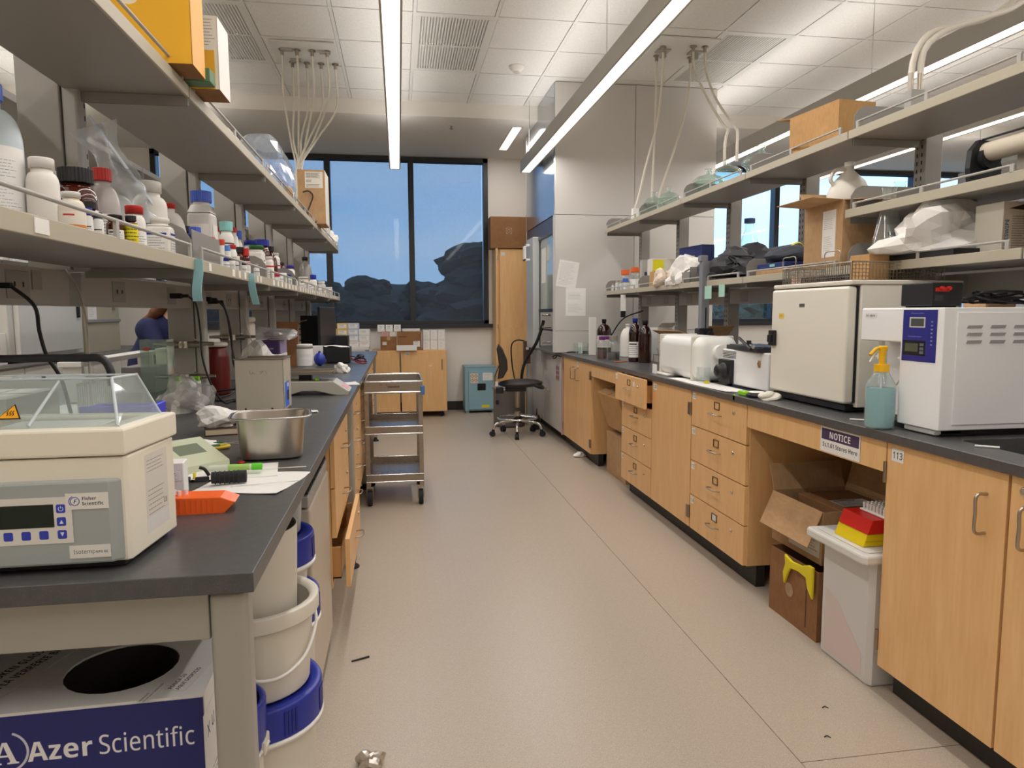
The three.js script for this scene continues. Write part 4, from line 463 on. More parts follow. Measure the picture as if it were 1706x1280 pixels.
  part(t, 'tray', [X(-0.2, -0.05, 0.1, 0.205, -0.14, -0.06, 0.003)], M('#54504a', 0.4)); part(t, 'tray_cover', X(-0.21, -0.06, 0.206, 0.216, -0.14, -0.05, 0.002), m.white);
}
{ const t = thing('tip_rack', 'orange tube rack lying on the bench before the papers', 'rack', [-0.41, BY, -1.475], 0.06); part(t, 'rack_body', ex([[-0.085, 0], [0.055, 0], [0.075, 0.02], [0.05, 0.03], [-0.085, 0.034]], 0.055, 0.002).translate(0, 0, -0.03), M('#ff6d26', 0.35));
  for (let i = 0; i < 12; i++) part(t, 'rib', B(0.002, 0.026, 0.001, -0.075 + i * 0.01, 0.003, 0.0275, 0), M('#fb6020', 0.35)); for (let i = 0; i < 6; i++) part(t, 'tube', C(0.0042, 0.0042, 0.01, -0.075 + i * 0.011, 0.034, 0.005 - (i % 2) * 0.01, 8), M('#f0ded8', 0.3)); }
one('paper_sheet', 'white crumpled paper sheet under the black pipette', 'paper', sheet(0.2, 0.2, 12, 0.005), m.paper, [-0.345, BY, -1.7], -0.25);
one('paper_sheet', 'second white sheet sticking out behind the crumpled paper', 'paper', sheet(0.22, 0.16, 14, 0.004), m.paper, [-0.42, BY + 0.002, -1.82], 0.15);
{ const t = thing('pipette', 'black ribbed electronic pipette lying on the crumpled paper', 'pipette', [-0.41, BY + 0.022, -1.675], 0.1); part(t, 'grip', T(C(0.014, 0.0135, 0.075, 0, -0.04, 0, 16), 0.015, 0, 0, 0, 0, PI / 2), m.rub); for (let i = 0; i < 6; i++) part(t, 'ridge', T(new THREE.TorusGeometry(0.0142, 0.0014, 6, 16), -0.012 + i * 0.01, 0, 0, 0, PI / 2, 0), m.black); part(t, 'finger_hook', [T(tube([[0, 0, 0], [-0.01, 0.016, 0], [-0.02, 0.02, 0]], 0.004), -0.025, 0.006, 0), B(0.03, 0.01, 0.01, -0.04, -0.006, 0)], m.black); part(t, 'button', T(C(0.006, 0.006, 0.012), -0.065, 0, 0, 0, 0, PI / 2), m.black); }
{ const t = thing('pen', 'lime green marker pen lying behind the black pipette', 'pen', [-0.395, BY + 0.02, -1.79], 0.05); part(t, 'barrel', T(C(0.008, 0.008, 0.1, 0, -0.05, 0, 12), -0.02, 0, 0, 0, 0, PI / 2), M('#d5dac8', 0.4)); part(t, 'cap', T(C(0.009, 0.009, 0.024, 0, -0.012, 0, 12), 0.042, 0, 0, 0, 0, PI / 2), M('#5ed02c', 0.4)); part(t, 'band', T(C(0.0083, 0.0083, 0.05, 0, -0.025, 0, 12), 0, 0, 0, 0, 0, PI / 2), M('#a5cf6c', 0.4)); }
{ const t = thing('pin', 'tiny yellow push pin on the bench left of the pipette', 'pin', [-0.485, BY, -1.74]); part(t, 'head', L([[0, 0.006], [0.006, 0.006], [0.003, 0.012], [0.004, 0.02], [0, 0.021]], 10), m.yellow); part(t, 'needle', C(0.001, 0.001, 0.006, 0, 0, 0, 5), m.chrome); }
for (const [x, z, a, l] of [[-0.235, -1.82, 0.1, 'thin white applicator stick at the bench edge, nearer the pan'], [-0.23, -1.66, 0.2, 'thin white applicator stick at the bench edge, nearer the camera']]) one('applicator_stick', l, 'stick', T(C(0.0013, 0.0013, 0.15, 0, -0.075, 0, 6), 0, 0.0015, 0, 0, a, PI / 2), m.wht, [x - 0.08, BY + 0.006, z]);
{ const t = thing('steel_pan', 'deep rectangular stainless steel pan on the left bench', 'pan', [-0.355, BY, -2.02], 0.12); const w = 0.09, d = 0.075, H = 0.118;
  const ring = (hw, hd, y, r) => { const p = []; for (let i = 0; i < 32; i++) { const a = i / 32 * 2 * PI, c = Math.cos(a), s = Math.sin(a), k = Math.pow(Math.pow(Math.abs(c), 5) + Math.pow(Math.abs(s), 5), -0.2); p.push([c * k * hw, y, s * k * hd]); } return p; };
  const rows = [ring(0.001, 0.001, 0.002), ring(w * 0.82, d * 0.82, 0.001), ring(w * 0.9, d * 0.9, 0.008), ring(w, d, H), ring(w + 0.014, d + 0.014, H + 0.001), ring(w + 0.016, d + 0.016, H - 0.003), ring(w + 0.002, d + 0.002, H - 0.002)], pos = [], idx = []; rows.forEach(r => r.forEach(p => pos.push(...p))); for (let j = 0; j + 1 < rows.length; j++) for (let i = 0; i < 32; i++) { const a = j * 32 + i, b = j * 32 + (i + 1) % 32; idx.push(a, a + 32, b, b, a + 32, b + 32); } const g = new THREE.BufferGeometry(); g.setAttribute('position', new THREE.Float32BufferAttribute(pos, 3)); g.setIndex(idx); g.computeVertexNormals(); part(t, 'pan_body', UV(g), M('#c3bcb2', 0.28, { metalness: 1, side: THREE.DoubleSide }));
  part(t, 'rim_wire', tube(ring(w + 0.016, d + 0.016, H).concat([ring(w + 0.016, d + 0.016, H)[0]]), 0.0022, 6, 96), m.chrome); }
{ const t = thing('ultrasonic_bath', 'tall beige steel ultrasonic bath with blue side panel', 'bath', [-0.548, BY, -2.99]); const w = 0.184, d = 0.19, h = 0.215, cr = M('#bdb6a6', 0.4);
  part(t, 'housing', [X(-w / 2, w / 2, 0.008, h, d / 2 - 0.003, d / 2, 0.001), X(-w / 2, w / 2, 0.008, h, -d / 2, -d / 2 + 0.003, 0.001), X(-w / 2, -w / 2 + 0.003, 0.008, h, -d / 2, d / 2, 0.001), X(w / 2 - 0.003, w / 2, 0.008, h, -d / 2, d / 2, 0.001), X(-w / 2, w / 2, 0.008, 0.012, -d / 2, d / 2, 0)], cr);
  part(t, 'tank', [X(-w / 2 - 0.004, w / 2 + 0.004, h, h + 0.005, d / 2 - 0.016, d / 2 + 0.004, 0.002), X(-w / 2 - 0.004, w / 2 + 0.004, h, h + 0.005, -d / 2 - 0.004, -d / 2 + 0.016, 0.002), X(-w / 2 - 0.004, -w / 2 + 0.016, h, h + 0.005, -d / 2, d / 2, 0.002), X(w / 2 - 0.016, w / 2 + 0.004, h, h + 0.005, -d / 2, d / 2, 0.002), X(-w / 2 + 0.014, w / 2 - 0.014, 0.1, 0.104, -d / 2 + 0.014, d / 2 - 0.014, 0), X(-w / 2 + 0.014, w / 2 - 0.014, 0.1, h, -d / 2 + 0.014, -d / 2 + 0.016, 0), X(-w / 2 + 0.014, -w / 2 + 0.016, 0.1, h, -d / 2 + 0.014, d / 2 - 0.014, 0)], m.nickel);
  plate(t, 'side_panel', 0.1, 0.1, ink('usb', 128, 128, (k, w, h) => { k.fillStyle = '#3f6bd0'; k.fillRect(0, 0, w, h); k.fillStyle = '#c9d4ee'; k.fillRect(70, 8, 50, 20); k.fillStyle = '#1a1c24'; k.fillRect(58, 46, 62, 52); }), w / 2 + 0.0006, 0.07, 0.02, PI / 2);
  plate(t, 'handwriting', 0.08, 0.03, ink('hwr', 128, 48, (k, w, h) => { k.fillStyle = '#bdb6a6'; k.fillRect(0, 0, w, h); k.strokeStyle = '#6a6258'; k.lineWidth = 2; k.beginPath(); k.moveTo(10, 12); k.bezierCurveTo(0, 40, 30, 40, 24, 24); k.lineTo(40, 36); k.moveTo(66, 20); k.lineTo(90, 18); k.lineTo(70, 36); k.moveTo(104, 14); k.lineTo(110, 34); k.stroke(); }), 0.0, 0.165, d / 2 + 0.0006);
  for (const [x, z] of [[-0.06, 0.08], [0.04, 0.08], [-0.06, -0.08], [0.06, -0.08]]) part(t, 'foot', C(0.006, 0.006, 0.01, x, 0, z, 10), m.rub);
  for (const x of [-0.055, 0.045]) part(t, 'screw', T(C(0.004, 0.004, 0.002), x, 0.02, d / 2, PI / 2), m.black); }
{ const t = thing('thermal_canister', 'dark red metal canister with cream lid behind the grey bath', 'canister', [-0.89, BY, -3.66]); part(t, 'body', L([[0, 0], [0.055, 0], [0.06, 0.008], [0.06, 0.18], [0.056, 0.2], [0.046, 0.222], [0.045, 0.235], [0, 0.235]], 28), M('#6e1d18', 0.3)); part(t, 'lid', L([[0, 0], [0.053, 0], [0.055, 0.006], [0.055, 0.014], [0.05, 0.02], [0, 0.022]], 28), m.cream).position.y = 0.235; }
{ const t = thing('glass_tank', 'tall rectangular glass chamber beside the grey service post', 'tank', [-1.0, BY, -3.15]); const w = 0.105, d = 0.1, h = 0.29, k = 0.004; for (const [a, b, c, e] of [[-w / 2, w / 2, d / 2 - k, d / 2], [-w / 2, w / 2, -d / 2, -d / 2 + k], [-w / 2, -w / 2 + k, -d / 2 + k, d / 2 - k], [w / 2 - k, w / 2, -d / 2 + k, d / 2 - k]]) part(t, 'pane', X(a, b, 0, h, c, e, 0.0008), m.tint); part(t, 'base', X(-w / 2, w / 2, 0, 0.008, -d / 2, d / 2, 0), m.tint); part(t, 'red_label', X(-0.038, -0.016, 0.245, 0.258, d / 2, d / 2 + 0.001, 0), M('#d8645a', 0.6)); }
{ const t = thing('blue_bin', 'bright blue plastic tray at the back corner of the water bath', 'tray', [-0.515, BY, -1.42]); part(t, 'tray_body', [X(-0.06, 0.06, 0.005, 0.008, -0.035, 0.035, 0), X(-0.06, 0.06, 0, 0.225, 0.03, 0.035), X(-0.06, 0.06, 0, 0.225, -0.035, -0.03), X(-0.06, -0.055, 0, 0.225, -0.03, 0.03), X(0.055, 0.06, 0, 0.225, -0.03, 0.03)], M('#2734c4', 0.35)); part(t, 'rim', [X(-0.064, 0.064, 0.215, 0.228, 0.031, 0.039), X(0.052, 0.064, 0.2, 0.228, -0.035, 0.035)], M('#2d3cd0', 0.35)); }
{ const t = thing('display_unit', 'pale green handheld meter with small screen beside the water bath', 'meter', [-0.53, BY, -1.88], -0.75); part(t, 'case', T(ex([[-0.06, 0], [0.06, 0], [0.06, 0.016], [-0.06, 0.062]], 0.13, 0.003).translate(0, 0, -0.065), 0, 0.004, 0), M('#c3c9ab', 0.45)); part(t, 'screen', T(B(0.05, 0.003, 0.075, 0, 0, 0, 0.0005), -0.012, 0.0475, 0, 0, 0, -0.366), M('#77806c', 0.2)); part(t, 'keys', T(B(0.024, 0.003, 0.1, 0, 0, 0, 0.0005), 0.036, 0.0285, 0, 0, 0, -0.366), M('#dbdac6', 0.5)); }
{ const t = thing('paper_carton', 'small white box standing between the water bath and the meter', 'box', [-0.505, BY, -1.62], 0.1); part(t, 'carton', B(0.07, 0.075, 0.05), m.wht); plate(t, 'label', 0.03, 0.02, lblM, 0.012, 0.045, 0.0256); }
one('paper_scrap', 'torn white paper scrap on the bench behind the water bath', 'paper', sheet(0.12, 0.1, 15, 0.02), m.paper, [-0.6, BY, -2.2], 0.4);
{ const t = thing('notebook', 'worn brown edged notebook lying behind the steel pan', 'notebook', [-0.57, BY, -2.45], 0.25); part(t, 'pages', B(0.14, 0.02, 0.1, 0, 0.002, 0, 0.002), M('#cdbb9e', 0.8)); part(t, 'cover', [B(0.145, 0.002, 0.105, 0, 0, 0, 0.0005), B(0.145, 0.002, 0.105, 0, 0.022, 0, 0.0005)], M('#4a3228', 0.6)); }
{ const t = thing('scissors', 'scissors with yellow and green handles beside the steel pan', 'scissors', [-0.525, BY + 0.003, -2.18], 0.5); part(t, 'handle', T(new THREE.TorusGeometry(0.022, 0.005, 8, 20), -0.02, 0.004, 0.02, PI / 2, 0, 0, [1.4, 1, 1]), M('#d9b82a', 0.4)); part(t, 'handle', T(new THREE.TorusGeometry(0.022, 0.005, 8, 20), -0.02, 0.004, -0.02, PI / 2, 0, 0, [1.4, 1, 1]), M('#2c6b55', 0.4)); part(t, 'blade', T(ex([[0, -0.006], [0.09, 0], [0, 0.006]], 0.0015), 0.008, 0.004, 0, -PI / 2, 0.06, 0), m.chrome); part(t, 'blade', T(ex([[0, -0.006], [0.09, 0], [0, 0.006]], 0.0015), 0.008, 0.006, 0, -PI / 2, -0.06, 0), m.chrome); }
one('crumpled_wipe', 'crumpled white wipe with red print on the notebook', 'wipe', blob(0.04, 71, 0.8, 1.2, 0.7, 1), m.paper, [-0.6, BY + 0.024, -2.46]);
one('red_cap', 'dark red screw lid beneath the crumpled wipe', 'lid', L([[0, 0], [0.02, 0], [0.02, 0.012], [0.018, 0.014], [0, 0.014]], 18), m.red, [-0.62, BY, -2.56]);
one('yellow_clip', 'yellow plastic clip right of the crumpled wipe', 'clip', ex([[0, 0], [0.05, 0], [0.056, 0.01], [0.045, 0.016], [0, 0.012]], 0.01, 0.002), m.yellow, [-0.52, BY, -2.5], 0.3);
one('red_cap', 'tiny red cap on the bench in front of the steel pan', 'lid', L([[0, 0], [0.009, 0], [0.009, 0.006], [0, 0.007]], 12), m.red, [-0.42, BY, -1.93]);
{ const t = thing('glove_bag', 'clear bag of used gloves and wipes beside the glass chamber', 'bag', [-0.86, BY, -3.02]); part(t, 'gloves', T(blob(0.045, 72, 1.2, 1.1, 0.8, 0.9, 4)), m.paper); part(t, 'film', T(blob(0.055, 73, 1.2, 1.1, 0.9, 0.9, 4)), M('#f2f2f2', 0.2, { transmission: 0.85, thickness: 0 })); }
{ const t = thing('tissue_box', 'small white box with lime green tabs behind the glove bag', 'box', [-0.93, BY, -3.3]); part(t, 'carton', B(0.1, 0.1, 0.06), m.wht); for (const x of [-0.04, 0.04]) part(t, 'tab', B(0.026, 0.02, 0.03, x, 0.1, 0.01), m.lime); }
for (const [x, z, y, l] of [[-0.86, -3.42, 1.17, 'chrome gas turret on the post beside the red canister, upper one'], [-0.86, -3.42, 1.02, 'chrome gas turret on the post beside the red canister, lower one'], [-0.86, -4.38, 1.17, 'chrome gas turret on the third post above the purple topped box']]) { const t = thing('gas_turret', l, 'valve', [x - 0.11, y, z]); part(t, 'valve_body', [T(C(0.016, 0.016, 0.14, 0, -0.07, 0, 12), 0, 0, 0, 0, 0, PI / 2), T(C(0.012, 0.012, 0.06, 0, 0, 0, 12), 0, 0, -0.03, PI / 2, 0, 0), C(0.022, 0.018, 0.03, 0, -0.014, 0.01)], m.nickel); for (const s of [-1, 1]) { const h = part(t, 'lever', [T(C(0.011, 0.008, 0.06, 0, 0, 0, 10), s * 0.07, 0.004, 0, 0, 0, -s * PI / 2), T(B(0.012, 0.006, 0.05, 0, 0, 0, 0.002), s * 0.05, 0.02, 0.01, 0, s * 0.4, 0)], m.nickel); part(h, 'index_ring', T(C(0.013, 0.013, 0.008, 0, -0.004, 0, 12), s * 0.055, 0, 0, 0, 0, PI / 2), y > 1.1 ? m.grey : M('#a83a4a', 0.4)); } }
one('wash_tip', 'clear yellow tinted pipette bulb hanging under the lower gas turret', 'bulb', L([[0, 0], [0.006, 0.004], [0.014, 0.03], [0.012, 0.07], [0.005, 0.085], [0, 0.086]], 14), M('#d8b45a', 0.3), [-0.94, BY + 0.012, -3.39]);
// power cords
const plugG = J([B(0.05, 0.022, 0.02, 0, 0, 0, 0.004), B(0.03, 0.014, 0.014, 0.035, 0.004, 0, 0.003)]);
function cord(l, pts, r = 0.0045) { const t = thing('power_cord', l, 'cord'); part(t, 'flex', tube(pts, r, 6), m.cord); part(t, 'plug', T(plugG.clone(), pts[0][0] - 0.045, pts[0][1] - 0.011, pts[0][2]), m.cord); return t; }
cord('black power cord dropping from the raceway left of the second service post', [[-0.87, 1.385, -3.15], [-0.85, 1.36, -3.18], [-0.84, 1.25, -3.2], [-0.83, 1.12, -3.18], [-0.79, 0.99, -3.17], [-0.76, 0.93, -3.2], [-0.74, BY + 0.005, -3.3], [-0.68, BY + 0.005, -3.25], [-0.65, BY + 0.005, -3.12]]);
cord('black power cord dropping behind the red canister in the second bay', [[-0.87, 1.38, -3.62], [-0.84, 1.34, -3.64], [-0.82, 1.24, -3.66], [-0.815, 1.13, -3.66], [-0.81, 1.08, -3.64], [-0.8, 1.0, -3.7], [-0.78, 0.93, -3.76], [-0.74, BY + 0.005, -3.7]]);
cord('black power cord looped on the bench before the red canister', [[-0.87, 1.37, -3.74], [-0.85, 1.3, -3.74], [-0.83, 1.15, -3.72], [-0.81, 1.0, -3.72], [-0.8, 0.93, -3.55], [-0.84, BY + 0.005, -3.42], [-0.8, BY + 0.005, -3.32], [-0.72, BY + 0.006, -3.4], [-0.63, BY + 0.006, -3.3], [-0.7, 0.96, -3.4], [-0.85, 0.95, -3.45]]);
cord('black cord hanging from the raceway at the left picture edge', [[-0.92, 1.38, -1.88], [-0.87, 1.33, -1.88], [-0.868, 1.27, -1.89], [-0.86, 1.21, -1.9], [-0.84, 1.15, -1.92], [-0.82, 1.0, -1.94], [-0.8, BY + 0.005, -1.95]]);
one('cable', 'thin grey lead hanging from the raceway over the purple topped box', 'cable', tube([[-0.92, 1.36, -4.1], [-0.86, 1.33, -4.12], [-0.83, 1.2, -4.14], [-0.8, 1.08, -4.2], [-0.79, 0.99, -4.24]], 0.003), M('#b9aea4', 0.5));
one('cable', 'thin grey lead running up the shelf in the first bay', 'cable', tube([[-0.93, 1.44, -2.2], [-0.9, 1.38, -2.2], [-0.89, 1.3, -2.21], [-0.885, 1.1, -2.2], [-0.88, BY + 0.003, -2.2]], 0.003), M('#b9aea4', 0.5));
{ const t = thing('raceway_note', 'faded paper tags taped on the raceway of the first bay', 'note', [-0.938, 1.4, -2.05]); plate(t, 'note', 0.05, 0.05, M('#a39c8e', 0.8), 0, 0, 0, PI / 2); plate(t, 'red_note', 0.03, 0.014, M('#a8443c', 0.8), 0, -0.03, 0.09, PI / 2); }
// farther along the bench
{ const t = thing('styrofoam_box', 'white foam cooler box on top of the teal tip boxes', 'cooler', [-0.97, BY + 0.21, -4.55]); part(t, 'box_body', B(0.17, 0.13, 0.15, 0, 0, 0, 0.012), M('#e6dfd0', 0.7)); part(t, 'lid', B(0.176, 0.035, 0.156, 0, 0.131, 0, 0.012), M('#e9e3d6', 0.7)); }
for (const [y, c, l] of [[0, '#d9dfde', 'clear tip box at the bottom of the stack under the foam cooler'], [0.105, '#9fd0cc', 'teal tip box directly under the foam cooler']]) { const t = thing('tip_box', l, 'box', [-0.95, BY + y, -4.52]); part(t, 'box_body', B(0.16, 0.08, 0.13, 0, 0, 0, 0.006), M(c, 0.3)); part(t, 'lid', B(0.164, 0.022, 0.134, 0, 0.081, 0, 0.006), M('#c8e0de', 0.25)); }
{ const t = thing('glove_wad', 'bunched clear bags and a bright blue strap beside the red canister', 'bag', [-0.78, BY, -4.12]); part(t, 'film', T(blob(0.09, 74, 0.9, 0.8, 1, 0.9, 4)), M('#d9d6d2', 0.3)); part(t, 'strap', B(0.1, 0.035, 0.03, 0.0, 0.12, 0.06, 0.008), M('#2330b4', 0.4)); part(t, 'glove', T(blob(0.04, 75, 0.5), 0.06, 0.05, 0.06), M('#e3a877', 0.6)); }
{ const t = thing('instrument', 'white benchtop instrument with purple front panel', 'instrument', [-0.875, BY, -4.85]); part(t, 'housing', B(0.24, 0.13, 0.3, 0, 0.006, 0, 0.008), m.white); part(t, 'purple_hood', [B(0.235, 0.085, 0.29, 0, 0.137, 0, 0.01)], M('#4c3467', 0.4)); plate(t, 'wordmark', 0.1, 0.02, ink('wm', 160, 32, (k, w, h) => { k.fillStyle = '#4c3467'; k.fillRect(0, 0, w, h); k.fillStyle = '#d8d0e4'; k.font = 'bold 24px sans-serif'; k.fillText('molecular', 12, 24); }), 0.05, 0.172, 0.1456); plate(t, 'side_print', 0.26, 0.08, M('#a99bc0', 0.5), 0.1185, 0.178, 0, PI / 2); for (const [x, z] of [[-0.1, 0.13], [0.1, 0.13], [0.1, -0.13], [-0.1, -0.13]]) part(t, 'foot', C(0.008, 0.008, 0.008, x, 0, z, 8), m.rub); }
one('plastic_wad', 'crumpled clear plastic lying on the purple instrument', 'bag', blob(0.055, 76, 1.1, 1.7, 0.55, 1.4, 4), M('#d5d0d0', 0.2, { transmission: 0.4, thickness: 0 }), [-0.86, BY + 0.2235, -4.85]);
{ const t = thing('balance', 'grey top loading balance with steel pan and sloping keypad', 'balance', [-0.42, BY, -3.6]); part(t, 'base', T(ex([[-0.14, 0.006], [-0.1, 0.01], [-0.05, 0.026], [0.02, 0.026], [0.08, 0.01], [0.12, 0.002], [0.165, 0.002], [0.168, 0.016], [0.1, 0.062], [-0.14, 0.066]], 0.2, 0.004).translate(0, 0, -0.1)), M('#b9b5a9', 0.4)); part(t, 'keypad', T(ex([[0, 0], [0.085, 0], [0.085, 0.002], [0, 0.002]], 0.16).translate(-0.0425, 0, -0.08), 0.138, 0.038, 0, 0, 0, -0.6), M('#dcd6d4', 0.5)); part(t, 'keys', T(B(0.035, 0.0015, 0.12, 0, 0, 0, 0), 0.15, 0.033, 0, 0, 0, -0.6), M('#dc9aa4', 0.5)); part(t, 'post', B(0.06, 0.035, 0.06, -0.04, 0.066, 0), m.black); part(t, 'pan', [X(-0.17, 0.1, 0.1, 0.104, -0.095, 0.095, 0.002), X(-0.172, 0.102, 0.1, 0.116, 0.092, 0.096, 0.001), X(0.098, 0.102, 0.1, 0.116, -0.096, 0.096, 0.001), X(-0.172, 0.102, 0.1, 0.116, -0.096, -0.092, 0.001)], m.nickel); part(t, 'green_dot', B(0.02, 0.014, 0.02, 0.02, 0.068, 0.06, 0.003), m.lime); }
bottle('bottle', 'short white tub with printed label left of the blue rubber ball', 'tub', [-0.71, BY, -5.5], { r: 0.065, h: 0.165, cr: 0.064, ch: 0.03, nr: 0.06, sh: 0.8, body: m.wht, cap: m.wht, plain: 1, label: doc2M, lh: 0.6, ly: 0.06, la: 2.2 });
one('paper_carton', 'small white carton standing behind the printed white tub', 'box', B(0.12, 0.14, 0.08), m.wht, [-0.66, BY, -5.75]);
{ const t = thing('rubber_bulb', 'blue rubber ball between the white tub and the black box', 'ball', [-0.6, BY, -5.52]); part(t, 'ball', T(new THREE.SphereGeometry(0.05, 20, 14), 0, 0.049, 0, 0, 0, 0, [0.85, 1, 1]), M('#2b3fa6', 0.4)); part(t, 'knot', B(0.02, 0.02, 0.02, 0, 0.092, 0, 0.006), M('#2b3fa6', 0.4)); }
{ const t = thing('power_supply', 'black power supply box with papers and red leads', 'power supply', [-0.48, BY, -5.85]); part(t, 'case', B(0.18, 0.12, 0.24, 0, 0.006, 0, 0.004), m.black); part(t, 'front_slots', Array.from({ length: 9 }, (_, i) => B(0.004, 0.06, 0.002, -0.08 + i * 0.01, 0.03, 0.1205, 0)), m.rub).userData.kind = 'stuff'; part(t, 'foot', [B(0.16, 0.006, 0.02, 0, 0, 0.09, 0), B(0.16, 0.006, 0.02, 0, 0, -0.09, 0)], m.rub); }
one('paper_sheet', 'white printed sheets lying on the black power supply', 'paper', sheet(0.17, 0.22, 18, 0.008), m.paper, [-0.5, BY + 0.1265, -5.85], 0.3);
for (const [c, k, l] of [['#a02030', 0, 'red test leads heaped on the bench right of the power supply'], ['#1a1a1c', 0.03, 'black test leads looped on the bench right of the power supply']]) one('test_leads', l, 'leads', tube([[-0.39, BY + 0.05, -5.76], [-0.35, BY + 0.02 + k, -5.7 - k], [-0.3, BY + 0.006, -5.62 - k], [-0.26, BY + 0.006, -5.75], [-0.32, BY + 0.01 + k, -5.9], [-0.37, BY + 0.02, -5.8 + k], [-0.3, BY + 0.016 + k, -5.68], [-0.27, BY + 0.02, -5.85]], 0.004), M(c, 0.5));
one('computer_mouse', 'black computer mouse on the bench behind the test leads', 'mouse', T(blob(0.035, 2, 0.02, 1, 0.6, 1.7)), m.black, [-0.34, BY, -6.35]);
{ const t = thing('computer', 'black desktop computer and slim dark monitor at the bench end', 'computer', [-0.72, BY, -6.8]); part(t, 'tower', B(0.3, 0.37, 0.2, -0.02, 0.005, 0, 0.006), m.black); part(t, 'stand', B(0.16, 0.01, 0.16, 0.06, 0, 0.22, 0.003), m.black); }
{ const t = thing('monitor', 'slim dark monitor turned edge on before the black tower', 'monitor', [-0.63, BY, -6.45], 1.35); part(t, 'screen', T(B(0.42, 0.33, 0.025, 0, 0.12, 0, 0.006)), M('#24262b', 0.3)); part(t, 'back_bump', B(0.22, 0.2, 0.03, 0, 0.18, -0.025, 0.008), m.black); part(t, 'neck', B(0.05, 0.16, 0.02, 0, 0.01, -0.03), m.black); part(t, 'stand', B(0.2, 0.012, 0.15, 0, 0, -0.02, 0.004), m.black); }
{ const t = thing('speaker', 'small black speaker box right of the monitor', 'speaker', [-0.53, BY, -6.75]); part(t, 'case', B(0.13, 0.19, 0.2, 0, 0, 0, 0.006), m.black); part(t, 'grille', B(0.11, 0.16, 0.004, 0, 0.015, 0.1, 0.001), m.rub); }
{ const g = []; for (let i = 0; i < 4; i++) g.push(tube([[0, 0.3 - i * 0.05, 0], [-0.06, 0.31 - i * 0.05, 0.02], [-0.1 - i * 0.01, 0.2 - i * 0.03, 0.02], [-0.09, 0.03, 0.03]], 0.006)); one('cable_bundle', 'bundle of black cables arching out of the black tower', 'cables', g, m.cord, [-0.89, BY, -6.7]).userData.kind = 'stuff'; }
openBox('shipping_carton', 'brown carton standing behind the purple instrument under the shelf', [-0.86, BY, -5.6], 0.1, 0.2, 0.33, 0.3, m.cardD, [['r', 0.06, 0.2]]);
one('spray_bottle', 'blue spray bottle with white top behind the purple instrument', 'bottle', [L([[0, 0], [0.035, 0], [0.036, 0.12], [0.014, 0.17], [0.014, 0.2], [0, 0.2]], 16), B(0.03, 0.04, 0.07, 0, 0.2, 0.015, 0.006)], M('#3b66ad', 0.35), [-0.93, BY + 0.0, -5.2]);
one('crumpled_wipe', 'crumpled white tissue near the bench edge beyond the balance', 'tissue', blob(0.032, 77, 0.8, 1, 0.9, 1), m.paper, [-0.38, BY, -4.83]);
one('paper_sheet', 'folded white sheet by the bench edge beside the balance', 'paper', sheet(0.1, 0.16, 19, 0.004), m.paper, [-0.285, BY, -4.05], 0.2);
one('crumpled_wipe', 'flat torn wipe on the bench right of the ultrasonic bath', 'tissue', blob(0.03, 78, 0.9, 1.3, 0.4, 1), m.paper, [-0.43, BY, -2.83]);
one('crumpled_wipe', 'tiny white paper scrap on the bench before the balance', 'tissue', blob(0.014, 79, 0.9, 1.5, 0.3, 1), m.paper, [-0.36, BY, -2.9]);
one('crumpled_wipe', 'white speck of paper on the bench behind the water bath', 'tissue', blob(0.009, 80, 0.9, 1.2, 0.4, 1), m.paper, [-0.72, BY, -2.75]);
